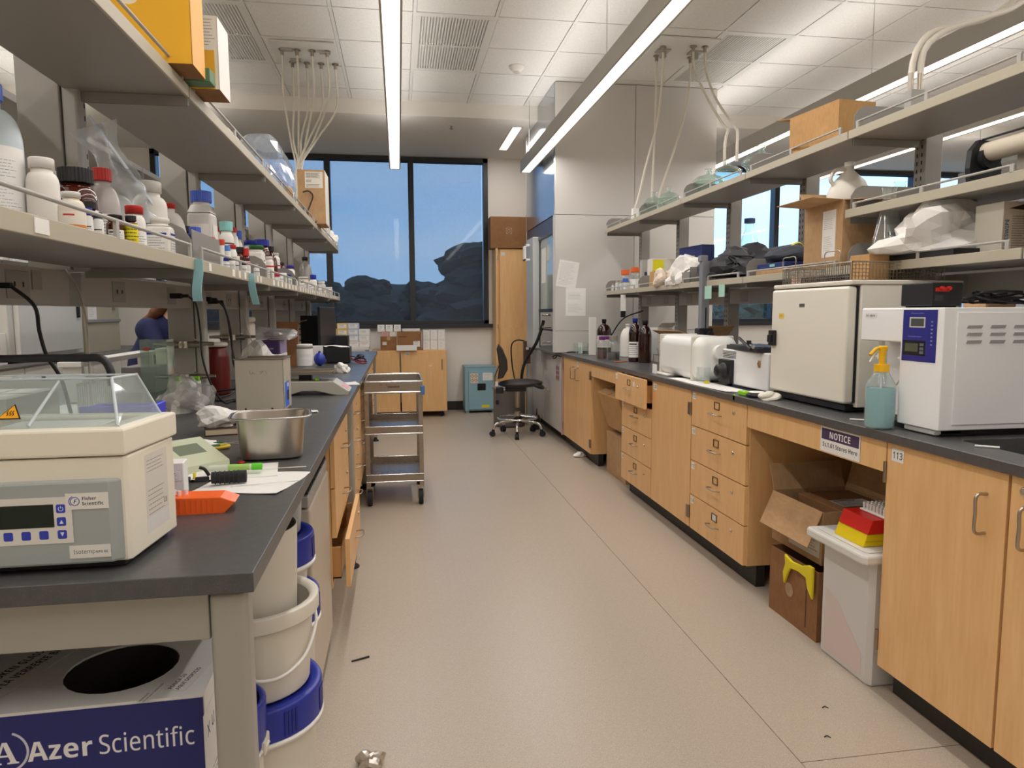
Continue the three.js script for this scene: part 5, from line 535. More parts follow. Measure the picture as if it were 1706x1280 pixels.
// ---------- under the left bench ----------
{ const t = thing('glass_waste_box', 'white and blue cardboard waste box with round hole under the bench', 'box', [-0.55, 0.3, -1.325], 0.03); const w = 0.42, d = 0.28, h = 0.372, wm = M('#d9d7d4', 0.7);
  part(t, 'carton', [X(-w / 2, w / 2, -0.3, h, d / 2 - 0.005, d / 2, 0.001), X(-w / 2, w / 2, -0.3, h, -d / 2, -d / 2 + 0.005, 0.001), X(-w / 2, -w / 2 + 0.005, -0.3, h, -d / 2, d / 2, 0.001), X(w / 2 - 0.005, w / 2, -0.3, h, -d / 2, d / 2, 0.001), X(-w / 2, w / 2, -0.3, -0.295, -d / 2, d / 2, 0)], wm);
  const hp = new THREE.Path(); hp.absarc(0.045, -0.012, 0.093, 0, PI * 2); const g = ex([[-w / 2, -d / 2], [w / 2, -d / 2], [w / 2, d / 2], [-w / 2, d / 2]], 0.004, 0, [hp]); g.rotateX(-PI / 2); g.translate(0, h, 0); part(t, 'top_panel', UV(g), wm);
  part(t, 'liner_bag', [T(new THREE.CylinderGeometry(0.091, 0.082, 0.2, 28, 1, true), 0.045, h - 0.1, 0.012)], M('#241416', 0.7, { side: THREE.DoubleSide }));
  plate(t, 'front_print', w - 0.002, 0.13, ink('azer', 840, 260, (k, w, h) => { k.fillStyle = '#23276a'; k.fillRect(0, 0, w, h); k.fillStyle = '#e8e6e4'; k.font = 'bold 92px sans-serif'; k.fillText('Azer', 300, 160); k.font = '92px sans-serif'; k.fillText('Scientific', 510, 160, 300); k.font = 'bold 104px serif'; k.fillText('A', 196, 160); k.strokeStyle = '#c9c8d4'; k.lineWidth = 8; k.beginPath(); k.arc(236, 120, 66, -1.2, 1.3); k.stroke(); k.beginPath(); k.arc(220, 130, 60, 0.9, 2.9); k.stroke(); k.lineWidth = 10; k.beginPath(); k.moveTo(180, 172); k.lineTo(120, 236); k.stroke(); }), 0, h - 0.066, d / 2 + 0.0006);
  plate(t, 'side_print', 0.3, 0.24, ink('azs', 300, 240, (k, w, h) => { k.fillStyle = '#d9d7d4'; k.fillRect(0, 0, w, h); k.fillStyle = '#2e2e44'; k.font = '40px sans-serif'; k.fillText('x u', 20, 50); lines(k, 20, 120, 200, 5, 12, '#8a8a94', 3); }), w / 2 + 0.0006, h - 0.15, 0, PI / 2);
  const tp = (txt, x, z, s, ry, key) => plate(t, 'top_print', s, s * 0.3, ink(key, 512, 154, (k, w, h) => { k.fillStyle = '#d9d7d4'; k.fillRect(0, 0, w, h); k.fillStyle = '#30303e'; k.font = 'bold 44px sans-serif'; txt.forEach((l, i) => k.fillText(l, 8, 50 + i * 56, 496)); }), x, h + 0.0046, z, ry, -PI / 2);
  tp(['DEPOSIT BROKEN GLASSWARE', 'DEPOSEZ LA VERRERIE BRISEE'], -0.13, 0.0, 0.26, 1.25, 'az1'); tp(['WARNING!', 'Do not place hands inside'], 0.125, 0.118, 0.06, 1.3, 'az2'); tp(['PONGA SU', 'AQUI DESPICIO'], 0.175, 0.06, 0.12, 1.3, 'az3'); }
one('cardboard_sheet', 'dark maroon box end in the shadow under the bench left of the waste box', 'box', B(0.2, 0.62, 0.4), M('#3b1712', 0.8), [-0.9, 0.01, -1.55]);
const bk = M('#ddd7ca', 0.45), bl = M('#1e2f9c', 0.35);
function bucket(name, label, p, r, h, o = {}) {
  const t = thing(name, label, 'bucket', p, o.ry || 0); part(t, 'pail', L([[0, 0], [r * 0.88, 0], [r * 0.9, 0.006], [r, h], [r - 0.004, h], [r * 0.89, 0.008], [0, 0.008]], 40), o.mat || bk);
  if (o.rim) part(t, 'rim', L([[r - 0.005, h - 0.03], [r + 0.01, h - 0.03], [r + 0.013, h - 0.026], [r + 0.013, h + 0.004], [r + 0.008, h + 0.008], [r - 0.005, h + 0.006], [r - 0.01, h - 0.004]], 40), o.mat || bk);
  if (o.lid) { const R = r + 0.014; part(t, 'screw_lid', L([[R - 0.006, h - 0.05], [R, h - 0.048], [R, h + 0.02], [R - 0.004, h + 0.028], [R - 0.03, h + 0.028], [R - 0.034, h + 0.005], [0, h + 0.005]], 48), bl); part(t, 'grip_rib', Array.from({ length: 32 }, (_, i) => Math.floor(i / 4) * PI / 4 + (i % 4) * 0.06).map(a => T(B(0.003, 0.056, 0.005, 0, 0, 0, 0), Math.cos(a) * R, h - 0.042, Math.sin(a) * R, 0, -a, 0)), M('#16247f', 0.35)).userData.kind = 'stuff'; part(t, 'lid_ring', L([[r, h - 0.062], [R + 0.002, h - 0.062], [R + 0.002, h - 0.05], [r, h - 0.048]], 40), m.wht); }
  if (o.bail) { part(t, 'handle', tube([[r + 0.012, h - 0.05, 0], [r * 0.88, h - 0.07, r * 0.55], [r * 0.52, h - 0.12, r * 0.88], [0, h - 0.14, r * 1.02], [-r * 0.52, h - 0.12, r * 0.88], [-r - 0.012, h - 0.05, 0]], 0.004, 6, 40), m.wht); part(t, 'ear', B(0.012, 0.03, 0.05, r + 0.004, h - 0.07, 0, 0.004), o.mat || bk); }
  if (o.print) { const g = new THREE.CylinderGeometry(r * 0.965 + 0.0012, r * 0.945 + 0.0012, h * 0.3, 20, 1, true, -0.4, 1.6); g.translate(0, h * 0.55, 0); part(t, 'print', g, ink('pail', 256, 96, (k, w, h) => { k.fillStyle = '#ddd7ca'; k.fillRect(0, 0, w, h); lines(k, 60, 14, 120, 3, 20, '#77756e', 5); k.fillStyle = '#223'; k.fillRect(30, 60, 12, 18); })); }
  return t;
}
bucket('bucket', 'white bucket with blue screw lid and print at the bottom of the front stack', [-0.36, 0, -1.7], 0.142, 0.4, { lid: 1, print: 1 });
bucket('bucket', 'low white bucket with thick rim and wire handle on the front stack', [-0.36, 0.4285, -1.7], 0.142, 0.205, { rim: 1, bail: 1, ry: 0.5 });
bucket('bucket', 'plain white cylinder standing in the rimmed bucket', [-0.37, 0.4375, -1.7], 0.12, 0.375, { mat: M('#d5cfc2', 0.45) });
{ const t = bucket('bucket', 'small white pail with open blue ring and red contents beside the bench leg', [-0.39, 0, -1.475], 0.088, 0.46, { bail: 1 }); part(t, 'blue_ring', L([[0.084, 0.41], [0.094, 0.41], [0.097, 0.5], [0.09, 0.506], [0.084, 0.5]], 32), bl); part(t, 'contents', T(blob(0.05, 81, 0.6, 1, 0.5, 1), 0, 0.42, 0), M('#7d2222', 0.5)); }
bucket('bucket', 'white bucket with blue screw lid at the bottom of the rear stack', [-0.385, 0, -2.02], 0.13, 0.5, { lid: 1 });
bucket('bucket', 'white bucket with blue screw lid on top of the rear stack', [-0.385, 0.5285, -2.02], 0.12, 0.14, { lid: 1 });
bucket('bucket', 'clear plastic tub lying on the topmost blue screw lid', [-0.35, 0.697, -2.02], 0.07, 0.12, { mat: M('#d6d8d6', 0.2, { transmission: 0.5, thickness: 0 }) });
one('foil_scrap', 'crumpled scrap of foil on the floor near the buckets', 'foil', blob(0.022, 82, 0.9, 1.1, 0.9, 0.8), M('#cfc8c0', 0.3, { metalness: 0.9 }), [-0.11, 0, -1.98]);
one('floor_debris', 'thin dark stick on the floor beside the freezer', 'debris', T(C(0.004, 0.003, 0.07, 0, -0.035, 0, 6), 0, 0.004, 0, 0, 0.4, PI / 2), m.black, [-0.17, 0, -2.62]);
// ---------- on the right worktop ----------
{ const t = thing('mini_fridge', 'beige mini fridge with black key handle on the right worktop', 'fridge', [0, BY, 0]); const cr = M('#e9e4d7', 0.38);
  part(t, 'cabinet_body', X(1.745, 2.17, 0.02, 0.495, -3.03, -2.47, 0.006), cr); part(t, 'top', X(1.7, 2.18, 0.495, 0.513, -3.035, -2.465, 0.006), M('#ded8ca', 0.45)); const d = part(t, 'door', X(1.69, 1.735, 0.035, 0.49, -3.03, -2.475, 0.012), cr);
  part(d, 'handle', [X(1.672, 1.69, 0.24, 0.31, -3.02, -2.975, 0.004), X(1.655, 1.675, 0.255, 0.29, -3.0, -2.985, 0.004)], m.black); plate(d, 'name_badge', 0.04, 0.014, m.nickel, 1.6895, 0.42, -2.78, -PI / 2); plate(d, 'sticker', 0.04, 0.022, ink('fst', 96, 56, (k, w, h) => { k.fillStyle = '#e8c34a'; k.fillRect(0, 0, w, h); k.fillStyle = '#7a5a1a'; k.font = 'bold 26px sans-serif'; k.fillText('4.7.2', 14, 38); }), 1.6895, 0.375, -2.94, -PI / 2); part(t, 'gasket', X(1.735, 1.745, 0.04, 0.49, -3.02, -2.48, 0), m.rub); part(t, 'base_grille', X(1.71, 2.15, 0.008, 0.03, -3.02, -2.49, 0), m.black); for (const [x, z] of [[1.75, -2.52], [1.75, -2.98], [2.12, -2.52], [2.12, -2.98]]) part(t, 'foot', C(0.012, 0.012, 0.02, x, 0, z, 10), m.rub); }
{ const t = thing('water_purifier', 'white water purifier with blue panel and louvred side door', 'purifier', [0, BY, 0]); const wm = M('#f2f2f2', 0.35), z0 = -1.93, z1 = -2.115, z2 = -2.33;
  part(t, 'housing', [X(1.645, 2.12, 0.022, 0.405, z1, z0, 0.004), X(1.76, 2.12, 0.022, 0.405, z2, z1, 0.004), X(1.65, 1.78, 0.29, 0.405, z2, z1 - 0.001, 0.006)], wm);
  part(t, 'base_plinth', [X(1.68, 2.1, 0, 0.022, z2 + 0.02, z0 - 0.03, 0.002)], m.rub);
  const d = part(t, 'side_door', X(1.69, 2.1, 0.04, 0.39, z0, z0 + 0.004, 0.0015), wm); for (const [x, y] of [0, 1, 2, 3].flatMap(i => [0, 1, 2].map(j => [1.72 + i * 0.082, 0.34 - j * 0.023]))) part(d, 'louvre', T(B(0.052, 0.012, 0.002, 0, 0, 0, 0.0008), x + 0.026, y, z0 + 0.0055, 0.5, 0, 0), M('#c9c9c9', 0.4)); part(d, 'latch', B(0.03, 0.09, 0.012, 1.985, 0.19, z0 + 0.009, 0.003), M('#8d9093', 0.4));
  const c = plate(t, 'control_panel', 0.15, 0.165, ink('wpan', 300, 330, (k, w, h) => { k.fillStyle = '#2b2d86'; k.fillRect(0, 0, w, h); lines(k, 70, 18, 130, 1, 10, '#7f82c4', 5); k.fillStyle = '#c8c8c4'; k.fillRect(60, 46, 140, 66); k.fillStyle = '#4b4f4c'; k.fillRect(72, 54, 116, 50); lines(k, 50, 168, 140, 1, 10, '#7f82c4', 5); k.fillStyle = '#14151c'; k.fillRect(10, 196, 200, 96); k.fillStyle = '#55594c'; k.fillRect(28, 214, 116, 54); k.fillStyle = '#6a6e7a'; for (const y of [212, 238, 262]) k.fillRect(160, y, 34, 18); k.fillStyle = '#8588c8'; for (let i = 0; i < 7; i++) k.fillRect(250, 70 + i * 24, 16, 9); }, 0.35), 1.6442, 0.315, (z0 + z1) / 2 - 0.008, -PI / 2);
  plate(t, 'wordmark', 0.06, 0.014, ink('pur', 128, 32, (k, w, h) => { k.fillStyle = '#e2e2e2'; k.fillRect(0, 0, w, h); k.fillStyle = '#333'; k.font = 'bold italic 26px sans-serif'; k.fillText('Sci.aqua', 4, 26); }), 1.6492, 0.38, z2 + 0.055, -PI / 2);
  for (const z of [z1 - 0.05, z2 + 0.05]) { const n = part(t, 'tap', [C(0.008, 0.01, 0.05, 1.7, 0.242, z), C(0.013, 0.013, 0.018, 1.7, 0.225, z), C(0.006, 0.008, 0.03, 1.7, 0.196, z)], m.wht); part(n, 'wing', B(0.012, 0.006, 0.05, 1.7, 0.23, z, 0.002), m.wht); } part(t, 'outlet_tube', tube([[1.7, 0.2, z1 - 0.05], [1.695, 0.17, z1 - 0.055], [1.69, 0.14, z1 - 0.07]], 0.004), m.hdpe);
  part(t, 'drip_tray', X(1.66, 1.76, 0.002, 0.02, -2.1, -1.96, 0.006), m.wht); }
{ const t = thing('pump_bottle', 'clear bottle of pale blue liquid with yellow pump top', 'bottle', [1.604, BY, -2.146]); const r = 0.047; part(t, 'body', L([[0, 0], [r * 0.95, 0], [r, 0.006], [r, 0.135], [r * 0.92, 0.155], [0.024, 0.185], [0.022, 0.198], [0, 0.198]], 32), M('#e6ecec', 0.15, { transmission: 0.82, thickness: 0 })); part(t, 'contents', L([[0, 0.004], [r * 0.93, 0.004], [r * 0.955, 0.01], [r * 0.955, 0.136], [0, 0.136]], 32), M('#8fd3d8', 0.2, { transmission: 0.35, thickness: 0 })); part(t, 'collar', [C(0.024, 0.024, 0.024, 0, 0.192, 0, 24)], M('#f0bb12', 0.4)); part(t, 'pump', [C(0.009, 0.012, 0.05, 0, 0.216, 0), B(0.03, 0.016, 0.018, 0.002, 0.262, 0, 0.005), T(tube([[0, 0, 0], [-0.02, 0.002, 0], [-0.045, -0.02, 0]], 0.006), 0, 0.268, 0)], M('#f0bb12', 0.4)); part(t, 'nozzle', T(C(0.003, 0.003, 0.03), -0.045, 0.225, 0, 0, 0, -0.5), m.wht); part(t, 'dip_tube', C(0.003, 0.003, 0.19, 0, 0.006, 0, 8), m.wht); part(t, 'graduations', [0.06, 0.085, 0.11].map(y => T(B(0.025, 0.001, 0.0005, 0, 0, 0, 0), 0.018, y, r * 0.93, 0, 0.38, 0)), m.grey); }
{ const t = thing('power_supply', 'small black power supply with red posts on the white purifier', 'power supply', [1.72, BY + 0.4055, -2.08]); part(t, 'case', B(0.11, 0.075, 0.14, 0, 0.004, 0, 0.004), m.black); part(t, 'red_post', [T(C(0.006, 0.006, 0.012), -0.025, 0.06, 0.07, PI / 2), T(C(0.006, 0.006, 0.012), 0, 0.06, 0.07, PI / 2), B(0.05, 0.012, 0.002, -0.018, 0.05, 0.0702, 0)], m.red); part(t, 'meter', B(0.03, 0.02, 0.002, -0.03, 0.02, 0.0702, 0), M('#33363a', 0.2)); for (const s of [-1, 1]) part(t, 'foot', B(0.09, 0.004, 0.015, 0, 0, s * 0.05, 0), m.rub); }
{ const g = []; const q = rng(88); for (let i = 0; i < 5; i++) { const p = []; for (let k = 0; k < 8; k++) p.push([(q() - 0.5) * 0.26, 0.006 + q() * 0.045, (q() - 0.5) * 0.1]); g.push(tube(p, 0.004, 5, 40)); } one('cable_heap', 'tangled heap of black cables on the white purifier', 'cables', g, m.cord, [1.93, BY + 0.409, -2.06]).userData.kind = 'stuff'; }
one('cardboard_scrap', 'brown cardboard scrap under the black cables on the purifier', 'box', B(0.12, 0.03, 0.1), m.card, [2.05, BY + 0.406, -2.2]);
// wire baskets on the fridge
{ const t = thing('wire_basket', 'long steel mesh basket lying on top of the beige fridge', 'basket', [1.93, BY + 0.5145, -2.76]); const w = 0.4, d = 0.5, h = 0.07, bars = [];
  for (let i = 0; i <= 34; i++) { const z = -d / 2 + i * d / 34; bars.push(X(-w / 2, -w / 2 + 0.0022, 0, h, z - 0.0011, z + 0.0011, 0), X(w / 2 - 0.0022, w / 2, 0, h, z - 0.0011, z + 0.0011, 0)); } for (let i = 0; i <= 27; i++) { const x = -w / 2 + i * w / 27; bars.push(X(x - 0.0011, x + 0.0011, 0, h, d / 2 - 0.0022, d / 2, 0), X(x - 0.0011, x + 0.0011, 0, h, -d / 2, -d / 2 + 0.0022, 0)); if (i % 3 === 0) bars.push(X(x - 0.0011, x + 0.0011, 0, 0.002, -d / 2, d / 2, 0)); } for (let j = 0; j <= 5; j++) { const y = j * h / 5; for (const s of [-1, 1]) bars.push(X(s * w / 2 - 0.0013, s * w / 2 + 0.0013, y, y + 0.0022, -d / 2, d / 2, 0), X(-w / 2, w / 2, y, y + 0.0022, s * d / 2 - 0.0013, s * d / 2 + 0.0013, 0)); }
  const o = part(t, 'mesh_wires', bars, m.nickel); o.userData.kind = 'stuff'; for (const z of [-d / 2, d / 2]) part(t, 'rim', rod([-w / 2, h, z], [w / 2, h, z], 0.003), m.nickel); for (const x of [-w / 2, w / 2]) part(t, 'rim', rod([x, h, -d / 2], [x, h, d / 2], 0.003), m.nickel);
  for (const z of [-0.2, 0.12]) part(t, 'bail', tube([[-w / 2, h, z - 0.05], [-w / 2, h + 0.045, z - 0.05], [-w / 2, h + 0.05, z], [-w / 2, h + 0.045, z + 0.05], [-w / 2, h, z + 0.05]], 0.0025, 6, 30), m.nickel); }
one('storage_box', 'small plain tan box in the wire basket on the fridge', 'box', B(0.09, 0.1, 0.12), m.cardL, [1.88, BY + 0.519, -2.62]);
// white instrument and black keyboard
{ const t = thing('instrument', 'white box instrument with black lens block on the right worktop', 'instrument', [0, BY, 0]); part(t, 'housing', X(1.74, 2.14, 0.01, 0.195, -3.62, -3.13, 0.008), M('#f0f0f0', 0.35)); part(t, 'vent', Array.from({ length: 5 }, (_, i) => X(1.7385, 1.741, 0.15 + i * 0.008, 0.153 + i * 0.008, -3.61, -3.46, 0)), m.rub).userData.kind = 'stuff'; part(t, 'lens_block', [T(L([[0, 0], [0.042, 0], [0.044, 0.02], [0.044, 0.03], [0.036, 0.034], [0.036, 0.06], [0.024, 0.07], [0, 0.07]], 24), 1.74, 0.08, -3.55, 0, 0, PI / 2), X(1.715, 1.745, 0.015, 0.14, -3.615, -3.48, 0.003)], m.black); part(t, 'tag', [X(1.736, 1.7395, 0.12, 0.155, -3.225, -3.205, 0.001), T(new THREE.TorusGeometry(0.01, 0.003, 6, 16), 1.736, 0.137, -3.215, 0, PI / 2, 0)], M('#b08a50', 0.4)); for (const [x, z] of [[1.77, -3.17], [1.77, -3.58], [2.1, -3.17], [2.1, -3.58]]) part(t, 'foot', C(0.012, 0.012, 0.01, x, 0, z, 10), m.rub); }
one('acrylic_block', 'clear acrylic block with yellow label before the black lens', 'block', [X(-0.02, 0.02, 0, 0.09, -0.05, 0.05, 0.003)], m.acryl, [1.66, BY, -3.68]); one('label_tag', 'yellow sticky label at the foot of the acrylic block', 'label', B(0.03, 0.014, 0.002, 0, 0, 0, 0), m.yellow, [1.655, BY + 0.004, -3.625]);
{ const t = thing('laptop', 'black laptop lying open on the white instrument, screen tilted back', 'laptop', [1.93, BY + 0.1955, -3.37], -0.1); part(t, 'keyboard_base', B(0.34, 0.022, 0.42, -0.03, 0, 0, 0.003), m.black); for (let i = 0; i < 6; i++) part(t, 'key_row', B(0.02, 0.004, 0.38, -0.18 + i * 0.03, 0.022, 0, 0.001), M('#34343a', 0.4)); part(t, 'screen', T(B(0.012, 0.28, 0.42, 0, 0, 0, 0.003), 0.14, 0.02, 0, 0, 0, -0.22), M('#1a2036', 0.25)); }
{ const t = thing('clamp_arm', 'black and chrome clamp arm resting across the white instrument', 'clamp', [1.7, BY + 0.212, -3.25]); part(t, 'rod', rod([-0.02, 0, 0.06], [0.05, 0.045, -0.2], 0.008), m.black); part(t, 'jaw', rod([0, 0.012, 0.04], [0.02, 0.022, -0.03], 0.011), m.chrome); part(t, 'knob', C(0.01, 0.012, 0.02, 0.01, 0.02, -0.02), m.black); }
{ const t = thing('carboy', 'white plastic carboy lying on its side behind the clear bracket', 'carboy', [1.765, BY + 0.129, -4.02]); part(t, 'body', new RoundedBoxGeometry(0.25, 0.25, 0.62, 5, 0.06), M('#efefea', 0.4)); part(t, 'moulded_edge', [-0.27, 0.22].map(z => new RoundedBoxGeometry(0.256, 0.256, 0.02, 3, 0.01).translate(0, 0, z)), M('#d8d4c8', 0.45)); part(t, 'cap', T(C(0.042, 0.042, 0.035), 0, 0.04, 0.31, PI / 2), m.wht); }
{ const t = thing('plastic_bracket', 'clear plastic shelf bracket at the worktop edge beside the carboy', 'bracket', [1.62, BY, -4.33]); part(t, 'upright', X(-0.004, 0.004, 0, 0.06, -0.03, 0.03, 0.001), m.wht); part(t, 'plate', X(0.004, 0.12, 0, 0.012, -0.06, 0.2, 0.004), m.hdpe); }
one('bench_paper', 'white absorbent sheet on the worktop before the white instrument', 'paper', sheet(0.13, 0.75, 21, 0.002), m.paper, [1.645, BY, -3.62]);
one('tape_piece', 'lime green tape roll end at the worktop edge', 'tape', [B(0.03, 0.022, 0.075, 0.01, 0, 0, 0.006), X(-0.03, -0.022, -0.025, 0.002, -0.035, -0.015, 0.001)], m.lime, [1.595, BY, -3.1]);
{ const t = thing('puck', 'black round dish with white lid pieces right of the green tape', 'dish', [1.63, BY, -3.03]); part(t, 'dish', L([[0, 0], [0.042, 0], [0.045, 0.006], [0.044, 0.016], [0.036, 0.018], [0, 0.018]], 28), m.black); part(t, 'insert', L([[0, 0.0185], [0.034, 0.0185], [0.032, 0.026], [0, 0.026]], 24), m.wht); }
one('crumpled_wipe', 'crumpled cream wipe beside the black dish under the fridge door', 'tissue', blob(0.024, 83, 0.7, 1.4, 0.7, 1), m.cream, [1.64, BY, -2.92]);
one('stir_rod', 'white stir rod lying on the worktop left of the blue liquid bottle', 'rod', T(C(0.003, 0.003, 0.12), 0, 0.0035, -0.06, PI / 2, 0, 0), m.wht, [1.66, BY, -2.28], 0.9);
one('stir_rod', 'white stir rod lying beside the black sink', 'rod', T(C(0.003, 0.003, 0.06), 0, 0.0035, -0.03, PI / 2, 0, 0), m.wht, [1.672, BY, -1.77], 0.9);
{ const t = thing('column_stand', 'tall grey column stand with black clamp and white rod', 'stand', [1.932, BY, -4.3]); part(t, 'base', B(0.05, 0.015, 0.05, 0, 0, 0, 0.003), m.hoodD); part(t, 'column', [B(0.055, 0.7, 0.05, 0, 0.015, 0, 0.006), B(0.05, 0.04, 0.05, -0.012, 0.71, 0, 0.006)], M('#7f8186', 0.4)); part(t, 'slot', B(0.008, 0.32, 0.003, 0.003, 0.1, 0.026, 0), m.black); part(t, 'clamp', [B(0.1, 0.085, 0.07, 0, 0.205, 0.01, 0.008), T(C(0.02, 0.02, 0.03), 0.02, 0.25, 0.045, PI / 2)], m.black); part(t, 'rod', [T(C(0.008, 0.008, 0.24), -0.04, 0.235, 0.03, 0, 0, PI / 2)], m.wht); }
openBox('shipping_carton', 'open brown carton with spread flaps behind the column stand', [2.14, BY, -4.9], 0.15, 0.24, 0.2, 0.4, m.card, [['l', 0.14, 0.45], ['f', 0.15, 0.7], ['b', 0.14, 0.3], ['r', 0.1, 0.7]]);
const amb = (l, x, z, o = {}) => bottle('bottle', l, 'bottle', [x, BY, z], { r: 0.058, h: 0.33, cr: 0.022, ch: 0.03, nr: 0.019, sh: 0.6, body: m.amber, cap: m.black, plain: 1, ...o });
amb('tall amber bottle, right one of the pair, with black cap', 1.9, -5.3, { r: 0.052, cap: m.black });
amb('tall amber bottle with blue cap and white label, left one of the pair', 1.86, -5.42, { r: 0.05, h: 0.345, cap: m.blue, label: lblM, lh: 0.36, ly: 0.1, la: 2.2, lc: -0.5 });
amb('amber bottle with white and purple label beside the flat white box', 1.9, -6.42, { r: 0.068, label: ink('pl', 96, 96, (k, w, h) => { k.fillStyle = '#e6e1dc'; k.fillRect(0, 0, w, h); k.fillStyle = '#7d2f86'; k.fillRect(36, 6, 44, 26); lines(k, 10, 46, 76, 4, 11, '#999', 3); }), lh: 0.34, ly: 0.2, la: 2.6, lc: -0.3 });
{ const t = thing('storage_box', 'white carton with blurred label behind the amber bottle pair', 'box', [2.06, BY, -5.42], 0.1); part(t, 'carton', B(0.13, 0.27, 0.2), m.white); plate(t, 'label', 0.11, 0.1, lblM, 0, 0.12, 0.1006); part(t, 'flap', T(B(0.13, 0.003, 0.08, 0, 0, 0.04, 0.001), 0, 0.271, 0.1, -0.5), m.white); }
bottle('jug', 'white plastic jug behind the clear jars on the right worktop', 'jug', [2.0, BY, -6.02], { r: 0.068, h: 0.29, cr: 0.022, ch: 0.02, sh: 0.5, body: m.hdpe, cap: m.wht, plain: 1 });
bottle('jar', 'clear jar with purple lid and brown contents', 'jar', [1.7, BY, -5.8], { r: 0.044, h: 0.19, cr: 0.026, ch: 0.03, sh: 0.66, body: m.labg, cap: M('#6d2b7a', 0.4), fill: M('#4a2a1c', 0.6), fh: 0.38 });
bottle('jar', 'clear jar with foil top and dark contents right of the purple lidded jar', 'jar', [1.745, BY, -5.62], { r: 0.052, h: 0.2, cr: 0.034, ch: 0.04, sh: 0.62, body: m.labg, cap: M('#b9b4ae', 0.3, { metalness: 0.8 }), fill: M('#3a3432', 0.6), fh: 0.3 });
one('flat_box', 'thin upright white box standing by the hood end of the worktop', 'box', [B(0.06, 0.345, 0.05), B(0.056, 0.004, 0.046, 0, 0.345, 0, 0)], m.white, [1.76, BY, -6.32]);
for (const [x, z, w, l] of [[1.72, -6.6, 0.1, 'clear plastic tube rack nearest the hood'], [1.82, -6.5, 0.08, 'clear plastic tube rack next to the flat white box']]) { const t = thing('tube_rack', l, 'rack', [x, BY, z]); part(t, 'plate', [X(-w / 2, w / 2, 0, 0.003, -0.08, 0.08, 0), X(-w / 2, w / 2, 0.06, 0.063, -0.08, 0.08, 0)], m.tint); for (const s of [-1, 1]) part(t, 'side', X(s * w / 2 - 0.002, s * w / 2 + 0.002, 0, 0.1, -0.08, 0.08, 0), m.tint); part(t, 'tube', [-0.05, 0, 0.05].map(k => C(0.008, 0.008, 0.1, 0, 0.004, k, 10)), M('#dfe3e2', 0.2)); }
one('pen', 'orange ended pen lying before the amber bottle pair', 'pen', [T(C(0.004, 0.004, 0.13), -0.065, 0.005, 0, 0, 0, -PI / 2), T(C(0.0045, 0.0045, 0.03), 0.035, 0.005, 0, 0, 0, -PI / 2)], M('#d97b52', 0.5), [1.72, BY, -5.35], 0.4);
{ const t = thing('wire_rack', 'small chrome wire rack with glass dish beside the white carton', 'rack', [1.93, BY, -4.95]); part(t, 'wires', [[-0.07, -0.05], [0.07, -0.05], [0.07, 0.05], [-0.07, 0.05]].map(([x, z]) => rod([x, 0, z], [x, 0.08, z], 0.003)).concat([rod([-0.07, 0.08, -0.05], [0.07, 0.08, -0.05], 0.003), rod([-0.07, 0.08, 0.05], [0.07, 0.08, 0.05], 0.003), rod([-0.07, 0.08, -0.05], [-0.07, 0.08, 0.05], 0.003), rod([0.07, 0.08, -0.05], [0.07, 0.08, 0.05], 0.003)]), m.nickel); part(t, 'dish', L([[0, 0.084], [0.05, 0.084], [0.06, 0.13], [0.057, 0.13], [0.048, 0.088], [0, 0.088]], 20), m.labg); }
one('cable', 'black cord running from the raceway to the worktop by the hood', 'cable', tube([[2.2, 1.32, -6.2], [2.05, 1.25, -6.3], [1.97, 1.1, -6.4], [1.93, 0.98, -6.5], [1.9, 0.93, -6.55]], 0.006), m.cord);
one('cable', 'black looped cord hanging over the worktop edge at the hood', 'cable', tube([[1.8, 0.925, -6.66], [1.68, 0.925, -6.7], [1.58, 0.9, -6.85], [1.535, 0.86, -7.0], [1.53, 0.85, -6.9], [1.54, 0.88, -6.82], [1.54, 0.9, -7.1]], 0.006), m.cord);
{ const t = thing('hanging_tag', 'white and black tag hanging under the end of the lower right shelf', 'tag', [1.94, 1.32, -5.98]); plate(t, 'card', 0.045, 0.14, m.paper, 0, 0.07, 0, -0.3); part(t, 'black_clip', B(0.042, 0.055, 0.02, 0, -0.056, 0, 0.003), m.black); }
one('sticky_note', 'pink sticky note hanging from the lower shelf left of the fridge', 'note', B(0.002, 0.085, 0.05, 0, 0, 0, 0), M('#eab7a6', 0.7), [1.933, 1.39, -3.24], 0.6);
one('tape_strip', 'pale green tape flags hanging from the lower right shelf', 'tape', [B(0.003, 0.075, 0.05, 0, 0, 0, 0), B(0.003, 0.08, 0.06, 0, -0.01, -0.12, 0)], M('#a5cdbd', 0.6), [1.933, 1.398, -4.05], 0.3);
// ---------- under the right worktop ----------
{ const t = openBox('shipping_carton', 'large brown carton with yellow bag on the floor of the knee space', [1.815, 0, -2.64], 0.02, 0.42, 0.285, 0.35, m.cardD, []); part(t, 'crease', [B(0.002, 0.2, 0.004, -0.211, 0.03, 0.1, 0)], M('#5e4330', 0.9)); part(t, 'tape_patch', T(C(0.03, 0.03, 0.001), -0.211, 0.14, -0.02, 0, 0, PI / 2), M('#a98a68', 0.25)); }
{ const t = thing('yellow_bag', 'yellow plastic bag end hanging out between the stacked cartons', 'bag', [1.594, 0.27, -2.6]); part(t, 'bag_fold', T(ex([[-0.07, 0.016], [-0.02, 0.004], [0.05, 0.01], [0.1, 0.03], [0.128, 0.03], [0.128, -0.09], [0.1, -0.06], [0.088, -0.02], [0.03, -0.014], [-0.03, -0.022], [-0.05, -0.05], [-0.072, -0.1], [-0.08, -0.06], [-0.064, -0.02]], 0.004, 0.004), 0, 0, 0, 0, -PI / 2, 0), m.yellow); }
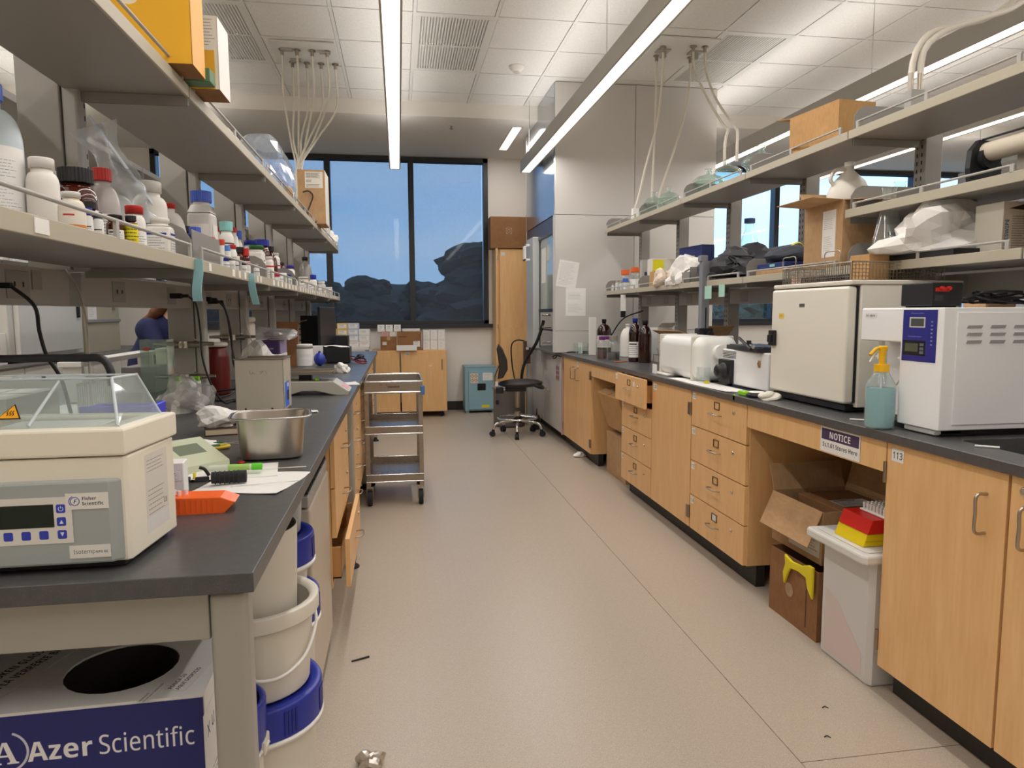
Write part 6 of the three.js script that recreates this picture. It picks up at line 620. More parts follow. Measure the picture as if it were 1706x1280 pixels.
{ const t = openBox('shipping_carton', 'open brown carton with white label stacked on the large carton', [1.835, 0.2885, -2.71], 0.02, 0.36, 0.22, 0.37, m.card, [['l', 0.155, -1.15], ['b', 0.12, 1.2], ['r', 0.14, 1.3]], [[X(-0.08, 0.17, 0.12, 0.212, -0.15, 0.17, 0.004)], m.cardD]); plate(t, 'shipping_label', 0.22, 0.12, ink('sl', 300, 130, (k, w, h) => { k.fillStyle = '#d8d2c6'; k.fillRect(0, 0, w, h); k.fillStyle = '#55504a'; k.fillRect(16, 20, 46, 40); lines(k, 90, 18, 190, 7, 14, '#8a847a', 4); }), -0.1808, 0.085, 0.06, -PI / 2); plate(t, 'white_print', 0.3, 0.14, ink('wp', 128, 64, (k, w, h) => { k.fillStyle = '#ded9d0'; k.fillRect(0, 0, w, h); lines(k, 4, 6, 118, 6, 10, '#b3894f', 5); }), 0.02, 0.09, 0.1858); plate(t, 'top_label', 0.16, 0.1, lblM, 0.05, 0.2126, 0.05, 0, -PI / 2); }
{ const t = thing('plastic_bin', 'tall translucent white bin in the knee space with coloured racks on its lid', 'bin', [1.79, 0, -2.27]); const wl = M('#dcdad4', 0.4);
  part(t, 'tub', fp([[-0.18, 0.14], [-0.19, 0.125], [-0.19, -0.13], [-0.175, -0.145], [0.2, -0.145], [0.2, 0.14]], 0.45, 0, 0.008), M('#d8d5d2', 0.4)); part(t, 'lid', [fp([[-0.235, 0.165], [-0.245, 0.155], [-0.245, -0.165], [-0.235, -0.175], [0.22, -0.175], [0.22, 0.165]], 0.034, 0.448, 0.008), fp([[-0.215, 0.145], [-0.225, 0.135], [-0.225, -0.145], [-0.215, -0.155], [0.2, -0.155], [0.2, 0.145]], 0.004, 0.4825, 0.001)], wl); part(t, 'pink_contents', T(ex([[-0.12, 0.02], [0.1, 0.02], [0.1, 0.1], [-0.05, 0.24], [-0.12, 0.26]], 0.0006), -0.1985, 0, 0.005, 0, -PI / 2, 0), M('#dccbc5', 0.5)); }
{ const t = thing('tip_box', 'yellow pipette tip box on the lid of the white bin', 'box', [1.662, 0.4875, -2.255]); part(t, 'box_body', ex([[-0.075, 0], [0.09, 0], [0.09, 0.04], [-0.06, 0.04]], 0.16, 0.002).translate(0, 0.002, -0.08), M('#e8cc10', 0.35)); part(t, 'edge_line', B(0.155, 0.002, 0.165, 0.01, 0.018, 0, 0), M('#c2a90c', 0.4)); }
{ const t = thing('tip_box', 'red pipette tip box stacked on the yellow one', 'box', [1.675, 0.5335, -2.25]); part(t, 'box_body', ex([[-0.075, 0], [0.09, 0], [0.09, 0.045], [-0.06, 0.045]], 0.16, 0.002).translate(0, 0.002, -0.08), M('#d6261c', 0.35)); }
{ const t = thing('tip_rack', 'white rack of pipette tips on the red box', 'rack', [1.725, 0.5835, -2.23]); part(t, 'plate', B(0.13, 0.008, 0.15), m.wht); const g = []; for (let i = 0; i < 8; i++) for (let j = 0; j < 8; j++) g.push(C(0.004, 0.0052, 0.024, -0.055 + i * 0.016, 0.008, -0.062 + j * 0.018, 6)); part(t, 'tips', g, m.white).userData.kind = 'stuff'; }
carton('shipping_carton', 'brown carton on the floor under the leaning carton in the far knee space', [1.83, 0, -5.32], 0, 0.3, 0.34, 0.5, m.card, { tape: false });
{ const t = thing('shipping_carton', 'tilted brown carton leaning out of the far knee space', 'box', [1.84, 0.37, -5.26]); const g = T(B(0.34, 0.3, 0.56, 0, 0, 0, 0.004), 0, 0.065, 0, 0, 0, 0.32); part(t, 'carton', g, m.cardL); part(t, 'paper_roll', T(C(0.035, 0.035, 0.06), -0.17, 0.33, 0.27, PI / 2, 0, 0.3), m.wht); part(t, 'seam', T(B(0.34, 0.001, 0.004, 0, 0, 0, 0), -0.095, 0.3505, 0, 0, 0, 0.32), M('#8d6a45', 0.8)); }
one('paper_scrap', 'white paper scrap on the floor by the toe kick', 'paper', blob(0.035, 86, 0.8, 1, 0.6, 1), m.paper, [1.6, 0, -6.15]);
for (const [x, z, l] of [[1.36, -2.03, 'short dark hair of debris on the floor near the sink cabinet'], [1.27, -1.88, 'dark speck on the floor near the seam corner']]) one('floor_debris', l, 'debris', tube([[0, 0.002, 0], [0.012, 0.003, -0.004], [0.018, 0.002, 0.006]], 0.0016, 5), m.black, [x, 0, z]);
// ---------- shelves of the right island ----------
const RY1 = 1.5005, RY2 = 2.0785, RYM = 1.7435;
bottle('bottle', 'clear square bottle with orange cap at the hood end of the right shelf, left one', 'bottle', [2.1, RY1, -6.42], { r: 0.048, h: 0.2, cr: 0.036, ch: 0.045, sh: 0.6, body: m.labg, cap: m.orange, fill: M('#e0ded8', 0.5), fh: 0.4 });
bottle('bottle', 'clear square bottle with orange cap at the hood end of the right shelf, right one', 'bottle', [2.12, RY1, -6.2], { r: 0.05, h: 0.208, cr: 0.038, ch: 0.042, sh: 0.6, body: m.labg, cap: m.orange, fill: M('#e8e6e0', 0.5), fh: 0.5 });
bottle('bottle', 'small bottle turned upside down on its blue cap between the orange caps', 'bottle', [2.03, RY1, -6.2], { r: 0.026, h: 0.11, cr: 0.024, ch: 0.03, sh: 0.6, body: m.labg, cap: m.blueL, fill: M('#d8d8de', 0.5), fh: 0.3 });
for (let i = 0; i < 5; i++) bottle('vial', `little clear vial on the right shelf before the orange caps, ${['first', 'second', 'third', 'fourth', 'fifth'][i]} from the hood`, 'vial', [1.99 + (i % 2) * 0.03, RY1, -6.45 + i * 0.06], { r: 0.014, h: 0.075 + (i % 3) * 0.01, cr: 0.011, ch: 0.014, sh: 0.7, n: 12, body: M('#d9dcdc', 0.15), cap: i % 2 ? m.wht : M('#d6a9a0', 0.5), plain: 1 });
bottle('bottle', 'white square bottle with dark blue neck beside the yellow label box', 'bottle', [2.05, RY1, -5.7], { r: 0.05, h: 0.14, cr: 0.018, ch: 0.04, sh: 0.66, square: 1, body: m.hdpe, cap: M('#2a2f55', 0.4), plain: 1 });
carton('storage_box', 'white box with bright yellow label and round black mark', [2.18, RY1, -5.6], 0, 0.28, 0.24, 0.12, m.cream, { tape: false, faces: [['print_face', 0.27, 0.23, ink('yb', 270, 230, (k, w, h) => { k.fillStyle = '#d8d3c2'; k.fillRect(0, 0, w, h); k.fillStyle = '#e2dc12'; k.fillRect(0, 6, 92, 190); k.strokeStyle = '#3a3a2e'; k.lineWidth = 4; k.beginPath(); k.moveTo(40, 180); k.lineTo(84, 150); k.stroke(); k.lineWidth = 9; k.beginPath(); k.arc(180, 96, 24, 2.6, 6.4); k.stroke(); k.fillRect(160, 112, 30, 8); }), 0, 0.12, 0.0606]] });
one('storage_box', 'tan cardboard box standing before the yellow label box', 'box', [B(0.12, 0.13, 0.1), B(0.116, 0.004, 0.004, 0, 0.13, 0, 0)], m.cardL, [2.06, RY1, -5.44]);
one('storage_box', 'narrow grey box between the bottle and the yellow label box', 'box', B(0.05, 0.25, 0.06), m.hoodD, [2.08, RY1, -5.86]);
one('glove_heap', 'crumpled papers and tan scraps heaped in the shelf bay', 'heap', blob(0.05, 87, 1.3, 0.9, 1, 1.2, 4), M('#e2d2bf', 0.8), [2.0, RY1, -5.16]);
one('crumpled_glove', 'large crumpled white glove bag on the shelf before the blue box', 'bag', blob(0.085, 89, 1.3, 0.8, 0.95, 1.0, 4), m.paper, [2.04, RY1, -4.84]);
carton('storage_box', 'dark blue box with yellow lettering on the right shelf', [2.2, RY1 + 0.002, -5.05], 0.1, 0.1, 0.29, 0.34, M('#232a66', 0.45), { tape: false, faces: [['print_face', 0.1, 0.26, M('#2b3372', 0.45), 0, 0.145, 0.1706], ['lettering', 0.2, 0.07, ink('blu', 192, 64, (k, w, h) => { k.fillStyle = '#232a66'; k.fillRect(0, 0, w, h); k.fillStyle = '#d8b92a'; k.font = 'bold 46px sans-serif'; k.fillText('AVANT', 14, 48); }), -0.0508, 0.2, 0, -PI / 2]] });
one('divider_box', 'open grey divider bin standing on the shelf before the glove bag', 'bin', [X(-0.1, 0.1, 0, 0.004, -0.09, 0.09, 0), X(-0.1, 0.1, 0, 0.11, 0.086, 0.09, 0), X(-0.1, -0.096, 0, 0.08, -0.09, 0.09, 0)], m.shelfD, [2.05, RY1, -4.66]);
{ const g = []; const q = rng(99); for (let i = 0; i < 16; i++) g.push(tube([[(q() - 0.5) * 0.24, q() * 0.1, (q() - 0.5) * 0.5], [(q() - 0.5) * 0.3, q() * 0.12, (q() - 0.5) * 0.5], [(q() - 0.5) * 0.3, q() * 0.13, (q() - 0.5) * 0.5], [(q() - 0.5) * 0.3, q() * 0.1, (q() - 0.5) * 0.5]], 0.006, 5, 24)); g.push(T(blob(0.1, 90, 1.2, 0.9, 0.75, 1.6, 4))); one('cable_heap', 'dark heap of black cables and foam in the right shelf bay', 'cables', g, M('#2a2b2f', 0.6), [2.12, RY1 + 0.03, -4.24]).userData.kind = 'stuff'; }
one('storage_box', 'flat tan box on the shelf under the navy case', 'box', B(0.26, 0.04, 0.3), m.card, [2.12, RY1, -3.6]);
{ const t = thing('soft_case', 'navy and grey soft case with yellow trim on the flat tan box', 'case', [2.12, RY1 + 0.041, -3.6]); part(t, 'base_tray', B(0.25, 0.028, 0.29), M('#23326e', 0.5)); part(t, 'pouch', T(blob(0.115, 93, 0.3, 1, 0.42, 1.15, 4)).translate(0, 0.028, 0), M('#353b46', 0.7)); part(t, 'yellow_trim', T(new THREE.TorusGeometry(0.08, 0.008, 6, 24), 0.03, 0.1, -0.02, 0.25, 0.6, 0, [1, 0.5, 1]), m.yellow); part(t, 'tag', B(0.002, 0.014, 0.05, -0.1265, 0.007, 0.02, 0), m.teal); }
{ const t = openBox('shipping_carton', 'tall open brown carton with shipping papers on the right shelf', [2.11, RY1, -3.06], 0, 0.32, 0.3, 0.3, m.card, [['f', 0.12, -0.12], ['l', 0.15, 0.05], ['b', 0.1, 0.9]]); plate(t, 'shipping_paper', 0.1, 0.21, doc2M, -0.1606, 0.16, 0.05, -PI / 2); plate(t, 'mark_label', 0.07, 0.14, ink('frag', 96, 192, (k, w, h) => { k.fillStyle = '#e6e1da'; k.fillRect(0, 0, w, h); k.fillStyle = '#c0303a'; k.beginPath(); k.arc(48, 34, 24, 0, 7); k.fill(); k.fillRect(44, 50, 8, 50); k.fillStyle = '#333'; k.font = 'bold 34px sans-serif'; k.fillText('THIS', 6, 176); }), 0.09, 0.2, 0.1506); }
{ const t = thing('carboy', 'white plastic bottle with loop handle standing on the tall carton', 'bottle', [2.1, RY1 + 0.302, -3.1]); part(t, 'body', [L([[0, 0], [0.09, 0], [0.095, 0.01], [0.095, 0.06], [0.07, 0.11], [0.022, 0.16], [0.02, 0.18], [0, 0.18]], 28)], M('#e3ded3', 0.4)); part(t, 'handle', tube([[-0.075, 0.09, 0], [-0.095, 0.12, 0], [-0.07, 0.16, 0], [-0.02, 0.165, 0]], 0.009), M('#e3ded3', 0.4)); plate(t, 'label', 0.06, 0.03, lblM, 0.03, 0.035, 0.0925); part(t, 'cap', C(0.023, 0.023, 0.02, 0, 0.18, 0), m.wht); }
const flaskPts = (r, h, nr) => [[0, 0.003], [r * 0.9, 0], [r, 0.012], [r * 0.95, 0.03], [nr * 1.3, h * 0.68], [nr, h * 0.76], [nr, h * 0.97], [nr * 1.15, h], [nr * 0.95, h], [nr * 0.9, h * 0.78], [nr * 1.2, h * 0.68], [r * 0.88, 0.034], [r * 0.9, 0.01], [0, 0.008]];
function flask(l, p, r, h, cap, fill) { const t = thing('erlenmeyer_flask', l, 'flask', p); part(t, 'glass_body', L(flaskPts(r, h, r * 0.36), 28), m.labg); if (cap) part(t, 'cap', C(r * 0.45, r * 0.45, 0.032, 0, h - 0.01, 0, 20), cap); if (fill) part(t, 'contents', L([[0, 0.01], [r * 0.86, 0.012], [r * 0.84, 0.04], [0, 0.04]], 20), fill); return t; }
flask('tall clear flask standing on the shelf left of the crumpled papers', [2.0, RY1, -2.68], 0.075, 0.31, null, M('#b8bcc0', 0.3, { metalness: 0.6 }));
flask('clear flask with orange band on the middle far shelf, left of the post', [2.52, 1.7195, -3.3], 0.075, 0.24, null, M('#d9682a', 0.5));
flask('clear flask on the middle far shelf hidden behind the post', [2.55, 1.7195, -3.1], 0.07, 0.22);
flask('flask with violet cap at the middle far shelf left of the white bottle', [2.52, 1.7195, -4.0], 0.06, 0.19, M('#4b3a8a', 0.4));
flask('flask with dark blue cap on the middle far shelf, left one of two', [2.52, 1.7195, -5.1], 0.08, 0.2, M('#27406e', 0.4));
flask('flask with dark blue cap on the middle far shelf, right one of two', [2.5, 1.7195, -4.82], 0.085, 0.23, M('#27406e', 0.4));
flask('small flask with purple cap on the lower shelf before the bright window', [2.56, RY1, -4.62], 0.06, 0.17, M('#4a3f86', 0.4));
flask('second small flask with purple cap behind the first on the lower shelf', [2.62, RY1, -4.5], 0.05, 0.16, M('#4a3f86', 0.4));
one('metal_shelf', 'lower grey shelf board on the far side of the right island', 'shelf', [X(2.375, 2.72, 1.475, 1.4995, -6.5, -3.85, 0.002), X(2.716, 2.722, 1.47, 1.51, -6.5, -3.85, 0.001)], m.shelf);
one('crumpled_paper', 'crumpled white papers on the shelf right of the tall flask', 'paper', blob(0.095, 94, 1.4, 1.1, 0.75, 1.0, 4), m.paper, [2.06, RY1 + 0.031, -2.45]);
one('equipment_case', 'flat black case lying under the crumpled papers', 'case', B(0.24, 0.03, 0.34), m.black, [2.06, RY1, -2.42]);
carton('storage_box', 'white wipes carton with torn top and red dots', [2.1, RY1, -2.22], 0, 0.11, 0.18, 0.12, m.cream, { tape: false, faces: [['print_face', 0.108, 0.178, ink('kim', 160, 260, (k, w, h) => { k.fillStyle = '#e2d8c6'; k.fillRect(0, 0, w, h); k.save(); k.translate(34, 240); k.rotate(-PI / 2); k.fillStyle = '#2d5f9a'; k.font = 'bold 30px sans-serif'; k.fillText('LITESWIPE', 4, 0); k.restore(); lines(k, 52, 70, 96, 14, 12, '#8d8a80', 4); k.fillStyle = '#4a2a20'; k.beginPath(); k.moveTo(30, 34); k.lineTo(140, 6); k.lineTo(120, 40); k.fill(); }), 0, 0.09, 0.0605]] });
carton('storage_box', 'green and white box with FIRST EQUIPMENT print at the right picture edge', [2.17, RY1, -2.06], 0, 0.15, 0.2, 0.12, m.card, { tape: false, faces: [['print_face', 0.148, 0.198, ink('fe', 192, 256, (k, w, h) => { k.fillStyle = '#e6e2d6'; k.fillRect(0, 0, w, h); k.fillStyle = '#1f9d63'; k.fillRect(14, 16, w - 14, 88); k.fillRect(14, 170, 40, 70); k.fillStyle = '#dff0e4'; k.font = 'bold 28px sans-serif'; k.textAlign = 'center'; k.fillText('FIRST', 106, 52); k.fillText('EQUIPMENT', 106, 86, 150); }), 0, 0.1, 0.0605]] });
one('tissue_box', 'plain white box lying on top of the wipes carton', 'box', B(0.16, 0.04, 0.12, 0, 0, 0, 0.006), m.wht, [2.18, RY1 + 0.201, -2.06]);
one('tip_boxes', 'assorted clear tip box standing behind the crumpled papers', 'box', [B(0.12, 0.1, 0.1), B(0.124, 0.02, 0.104, 0, 0.1, 0)], M('#c4c9d6', 0.3), [2.6, 1.5005, -2.75]);
one('storage_box', 'brown box on the far lower shelf behind the crumpled papers', 'box', B(0.12, 0.13, 0.14), m.card, [2.62, 1.5005, -2.5]);
one('storage_box', 'red and white box on the far lower shelf behind the wipes carton', 'box', [B(0.1, 0.14, 0.1)], M('#cf4a4c', 0.5), [2.62, 1.5005, -2.2]);
one('metal_shelf', 'lower far shelf board behind the wipes carton', 'shelf', [X(2.375, 2.72, 1.475, 1.4995, -3.84, -1.1, 0.002), X(2.716, 2.722, 1.47, 1.51, -3.84, -1.1, 0.001)], m.shelf);
{ const t = thing('roll_dispenser', 'black roll dispenser with cream paper roll on the extra shelf', 'dispenser', [2.05, RYM, -2.26]); part(t, 'end_plate', T(ex([[-0.055, 0], [0.055, 0], [0.06, 0.07], [0.045, 0.105], [0.02, 0.15], [-0.03, 0.155], [-0.06, 0.12], [-0.065, 0.06]], 0.02, 0.002), 0, 0.003, -0.01), m.black); part(t, 'hub', T(C(0.04, 0.04, 0.02), 0.0, 0.1, 0.012, PI / 2), m.rub); part(t, 'roll', T(C(0.034, 0.034, 0.9), 0, 0.118, 0.012, PI / 2), M('#d6cbb8', 0.8)); part(t, 'hanging_sheet', T(B(0.0012, 0.1, 0.6, 0, 0, 0, 0), 0.036, 0.02, 0.4), M('#cfc8ba', 0.8)); part(t, 'cutter', rod([-0.02, 0.16, 0.01], [-0.02, 0.16, 0.9], 0.004), m.black); part(t, 'foot_bar', X(-0.06, 0.06, 0, 0.006, -0.01, 0.9, 0.001), m.black); }
// top right shelf
const dish = (l, x, z, r, h) => { const t = thing('desiccator', l, 'glass dish', [x, RY2, z]); part(t, 'bowl', L([[0, 0.006], [r * 0.5, 0], [r * 0.62, 0.01], [r * 0.85, h * 0.4], [r, h * 0.48], [r * 1.1, h * 0.5], [r * 1.1, h * 0.54], [r * 0.94, h * 0.53], [r * 0.8, h * 0.42], [r * 0.55, 0.014], [0, 0.014]], 28), m.tint); part(t, 'lid', L([[r * 1.1, h * 0.545], [r * 1.1, h * 0.58], [r * 0.8, h * 0.72], [r * 0.25, h * 0.8], [r * 0.2, h * 0.84], [r * 0.3, h], [0, h], [0, h * 0.97], [r * 0.14, h * 0.8], [r * 0.75, h * 0.68], [r, h * 0.56]], 28), m.tint); };
dish('glass desiccator at the far end of the top right shelf, first of a pair', 2.05, -5.55, 0.075, 0.19); dish('glass desiccator with knob beside the first on the top right shelf', 2.06, -5.25, 0.075, 0.175); dish('large glass desiccator in the middle of the top right shelf, left one', 2.09, -4.62, 0.095, 0.19); dish('large glass desiccator in the middle of the top right shelf, right one', 2.06, -4.28, 0.08, 0.18); dish('glass desiccator standing back, left of the open carton on the top shelf', 2.16, -4.05, 0.1, 0.215);
one('hose_fitting', 'white plastic hose fitting block at the end of the top right shelf', 'fitting', [B(0.05, 0.1, 0.05), C(0.008, 0.008, 0.03, 0, 0.1, 0)], m.wht, [1.99, RY2, -5.84]);
{ const t = openBox('shipping_carton', 'open brown carton lying on the top right shelf', [2.06, RY2, -3.2], 0.12, 0.2, 0.18, 0.34, m.cardL, [['b', 0.12, 0.2]]); part(t, 'top_panel', B(0.2, 0.004, 0.34, 0, 0.18, 0, 0.001), m.cardL); }
{ const t = thing('hose_manifold', 'clear hose fittings and brackets where two grey hoses meet the top right shelf', 'fitting', [2.06, RY2, -2.64]); part(t, 'bracket', B(0.06, 0.11, 0.04, 0, 0, 0, 0.003), m.grey); for (const x of [-0.02, 0.02]) part(t, 'barb', C(0.01, 0.012, 0.07, x, 0.105, 0), m.nickel); }
// ---------- ceiling service panels and hoses ----------
function hoseSet(name, l, P, list, r) { const t = thing(name, l, 'hoses', [0, 0, 0]); for (const h of list) { part(t, 'hose', tube(h, r, 7, 40), m.hose); part(t, 'coupling', [C(0.014, 0.014, 0.05, h[0][0], h[0][1] - 0.02, h[0][2], 10), C(0.03, 0.024, 0.012, h[0][0], YC - 0.02, h[0][2], 12)], m.nickel); } return t; }
{ const t = thing('ceiling_panel', 'pale grey service panel in the ceiling over the left bench', 'panel', [-0.72, YC - 0.012, -6.38]); part(t, 'plate', B(0.5, 0.012, 0.6, 0, 0, 0, 0.002), m.whiteM); for (const [x, z] of [[-0.1, -0.1], [0.16, 0.12], [-0.14, 0.14]]) part(t, 'outlet_box', B(0.09, 0.018, 0.05, x, -0.018, z, 0.003), m.hoodD); }
{ const q = rng(5), L9 = []; for (let i = 0; i < 8; i++) { const x0 = -0.9 + (i % 4) * 0.12 + (i > 3 ? 0.04 : 0), z0 = i > 3 ? -6.55 : -6.25; L9.push([[x0, YC - 0.04, z0], [x0, YC - 0.1, z0], [x0 + 0.005, 3.1, z0 + 0.03], [x0 * 0.5 - 0.41, 2.75, -6.3], [-0.81 + (i % 3) * 0.02, 2.5, -6.2], [-0.84 + q() * 0.05, 2.2, -6.12], [-0.86 + i * 0.012, UY + 0.012, -6.1 - (i % 2) * 0.03]]); } hoseSet('hose_bundle', 'bundle of white hoses dropping from the ceiling to the left top shelf', null, L9, 0.0085); }
{ const t = thing('ceiling_panel', 'pale grey service panel in the ceiling over the right island', 'panel', [2.34, YC - 0.012, -5.85]); part(t, 'plate', B(0.5, 0.012, 0.6, 0, 0, 0, 0.002), m.whiteM); for (const x of [-0.13, 0.15]) part(t, 'outlet_box', [B(0.11, 0.012, 0.09, x, -0.012, 0.02, 0.002), B(0.05, 0.05, 0.04, x, -0.06, 0.02, 0.004)], m.hoodD); }
hoseSet('hose_bundle', 'four cream hoses dropping from the ceiling to the far right top shelf', null, [[[2.18, YC - 0.04, -5.75], [2.18, 3.3, -5.75], [2.15, 2.9, -5.76], [2.06, 2.5, -5.8], [2.01, 2.25, -5.83], [1.99, 2.185, -5.84]], [[2.2, YC - 0.04, -5.95], [2.2, 3.2, -5.95], [2.19, 2.7, -5.95], [2.18, 2.4, -5.95], [2.17, 2.085, -5.95]], [[2.5, YC - 0.04, -5.95], [2.5, 3.3, -5.95], [2.46, 3.0, -5.95], [2.34, 2.6, -5.95], [2.24, 2.3, -5.95], [2.2, 2.085, -5.93]]], 0.0095);
hoseSet('hose_bundle', 'two cream hoses sweeping from the ceiling to the glass desiccators', null, [[[2.42, YC - 0.04, -5.7], [2.42, 3.3, -5.68], [2.4, 3.0, -5.4], [2.32, 2.68, -4.95], [2.24, 2.53, -4.65], [2.16, 2.49, -4.5], [2.12, 2.4, -4.45], [2.12, 2.26, -4.45]], [[2.52, YC - 0.04, -5.7], [2.52, 3.3, -5.68], [2.47, 3.0, -5.4], [2.38, 2.7, -4.95], [2.27, 2.53, -4.6], [2.19, 2.46, -4.42], [2.17, 2.36, -4.38], [2.17, 2.27, -4.38]]], 0.0095);
hoseSet('hose_bundle', 'two thick grey hoses arching from the ceiling to the near right shelf fittings', null, [[[3.1, YC - 0.04, -2.75], [3.05, 3.2, -2.9], [2.85, 2.8, -2.9], [2.6, 2.6, -2.86], [2.35, 2.5, -2.76], [2.14, 2.42, -2.68], [2.05, 2.32, -2.64], [2.04, 2.25, -2.64]], [[3.16, YC - 0.04, -2.7], [3.1, 3.2, -2.85], [2.9, 2.82, -2.84], [2.66, 2.62, -2.8], [2.4, 2.51, -2.72], [2.18, 2.42, -2.66], [2.09, 2.34, -2.64], [2.08, 2.25, -2.64]]], 0.0125);
// ---------- fume hood ----------
{ const t = thing('fume_hood', 'tall grey fume hood enclosure reaching the ceiling at the aisle end', 'fume hood', [0, 0, 0]); const z0 = -6.76, z1 = -8.3, x0 = 1.505, x1 = 3.13;
  part(t, 'upper_side_panel', X(x0, 2.295, 2.248, YC - 0.002, z0 - 0.03, z0, 0.002), m.hood); part(t, 'upper_side_panel', X(2.299, x1, 2.248, YC - 0.002, z0 - 0.03, z0, 0.002), m.hood); part(t, 'side_panel', X(x0, 2.295, 1.128, 2.244, z0 - 0.03, z0, 0.002), m.hood); part(t, 'side_panel', X(2.299, x1, 1.128, 2.244, z0 - 0.03, z0, 0.002), m.hood); part(t, 'lower_side_panel', X(x0, x1, 0.916, 1.124, z0 - 0.03, z0, 0.002), m.hood);
  part(t, 'corner_post', [X(x0 - 0.004, x0 + 0.04, 0.916, 2.3, z0 - 0.09, z0 - 0.031, 0.004)], m.hood); part(t, 'jamb', [X(x0 - 0.06, x0 + 0.02, 0.916, 2.12, -7.98, -7.6, 0.01)], M('#b9bcbb', 0.35)); part(t, 'front_fascia', X(x0 - 0.005, x0 + 0.012, 2.25, YC - 0.002, -8.28, z0 - 0.032, 0.003), M('#a5a8ad', 0.12, { metalness: 0.85 })); part(t, 'lintel', [X(x0 + 0.0, x0 + 0.1, 2.08, 2.245, -8.28, z0 - 0.095, 0.003)], M('#4a3c34', 0.3, { metalness: 0.5 }));
  part(t, 'far_panel', X(x0, x1, 0, YC - 0.002, z1 - 0.03, z1, 0.002), m.hood); part(t, 'back_panel', X(x1 - 0.03, x1, 0.916, YC - 0.002, z1, z0 - 0.031, 0), m.hood); part(t, 'work_surface', X(x0, x1 - 0.03, 0.89, 0.915, z1, z0 - 0.01, 0.003), m.epoxy); part(t, 'liner', [X(2.2, 2.22, 0.92, 2.25, z1, z0 - 0.1, 0), X(x0 + 0.03, 2.2, 2.24, 2.25, z1, z0 - 0.1, 0)], M('#d9dbce', 0.5));
  part(t, 'sash', [X(x0 + 0.02, x0 + 0.03, 1.33, 2.08, -7.6, z0 - 0.095, 0)], M('#eef2ee', 0.05, { transmission: 0.9, thickness: 0 })); part(t, 'sash_rail', [X(x0 + 0.005, x0 + 0.04, 1.31, 1.345, -7.6, z0 - 0.095, 0.002), X(x0 + 0.012, x0 + 0.02, 0.93, 2.08, -7.6, -7.58, 0), X(x0 + 0.005, x0 + 0.03, 1.12, 1.14, -7.6, z0 - 0.095, 0.002)], m.black); part(t, 'notice', X(x0 + 0.016, x0 + 0.0185, 1.62, 1.98, -7.5, -7.3, 0), m.paper);
  for (const y of [1.28, 1.16, 1.0]) part(t, 'valve_handle', [rod([x0 - 0.03, y, -7.1], [x0 + 0.03, y, -7.1], 0.01), B(0.03, 0.02, 0.05, x0 - 0.04, y - 0.01, -7.1, 0.003)], m.nickel);
  for (const z of [-7.86, -7.78]) part(t, 'wall_bracket', [X(x0 - 0.12, x0 - 0.06, 2.04, 2.06, z - 0.02, z, 0.002), X(x0 - 0.12, x0 - 0.1, 1.88, 2.06, z - 0.02, z, 0.002), X(x0 - 0.12, x0 - 0.06, 1.88, 1.9, z - 0.02, z, 0.002)], m.wht); part(t, 'socket_plate', [X(x0 - 0.008, x0, 0.78, 0.9, -7.62, -7.45, 0.002)], m.hoodD); }
{ const t = thing('hood_cabinet', 'grey steel cabinet under the fume hood with chrome latch and red warning print', 'cabinet', [0, 0, 0]); part(t, 'cabinet_body', X(1.6, 2.2, 0.1, 0.885, -8.29, -6.75, 0.003), m.hoodD); part(t, 'toe_kick', X(1.67, 2.2, 0, 0.1, -8.29, -6.75, 0.002), m.base); const d = part(t, 'door', X(1.575, 1.598, 0.11, 0.87, -7.66, -6.77, 0.004), m.hood); part(d, 'latch', [T(C(0.018, 0.018, 0.03), 1.56, 0.5, -7.3, 0, 0, PI / 2), B(0.012, 0.016, 0.09, 1.545, 0.492, -7.33, 0.004)], m.chrome); plate(d, 'warning_print', 0.16, 0.16, ink('hw', 128, 128, (k, w, h) => { k.fillStyle = '#a4a3a2'; k.fillRect(0, 0, w, h); k.fillStyle = '#9a4a4a'; for (let i = 0; i < 3; i++) for (let j = 0; j < 3; j++) k.fillRect(14 + i * 38, 12 + j * 38, 26, 26); }), 1.5745, 0.7, -6.95, -PI / 2); part(t, 'door', X(1.575, 1.598, 0.11, 0.87, -8.28, -7.67, 0.004), m.hood); part(t, 'edge_strip', X(1.57, 1.6, 0.1, 0.88, -6.765, -6.75, 0.001), M('#b89a96', 0.6)); }
for (const [p, rz, mt, l] of [[[1.629, 1.676, -6.7575], -0.16, docM, 'white printed sheet taped askew on the hood side'], [[1.711, 1.408, -6.7585], 0, doc2M, 'white printed sheet taped straight under the askew one']]) { const o = one('paper_notice', l, 'notice', new THREE.BoxGeometry(0.2, rz ? 0.26 : 0.27, 0.0012), mt, p); o.rotation.z = rz; }
one('storage_box', 'small cream box on the ledge above the hood opening', 'box', B(0.05, 0.09, 0.2), m.cream, [1.46, 2.25, -7.4]).position.set(1.55, 2.247, -7.5);
one('vacuum_hose', 'thick dark hose curving from the hood down behind the chair', 'hose', tube([[1.47, 1.22, -7.15], [1.46, 1.14, -7.2], [1.44, 1.0, -7.35], [1.4, 0.86, -7.55], [1.36, 0.72, -7.7], [1.35, 0.58, -7.78], [1.36, 0.5, -7.8]], 0.018, 8), M('#2c2826', 0.6));
one('cable', 'black cord looping beside the tall wood cabinet', 'cable', tube([[1.44, 0.98, -8.1], [1.36, 0.99, -8.12], [1.3, 0.95, -8.13], [1.3, 0.7, -8.14], [1.33, 0.5, -8.1]], 0.008), m.cord);
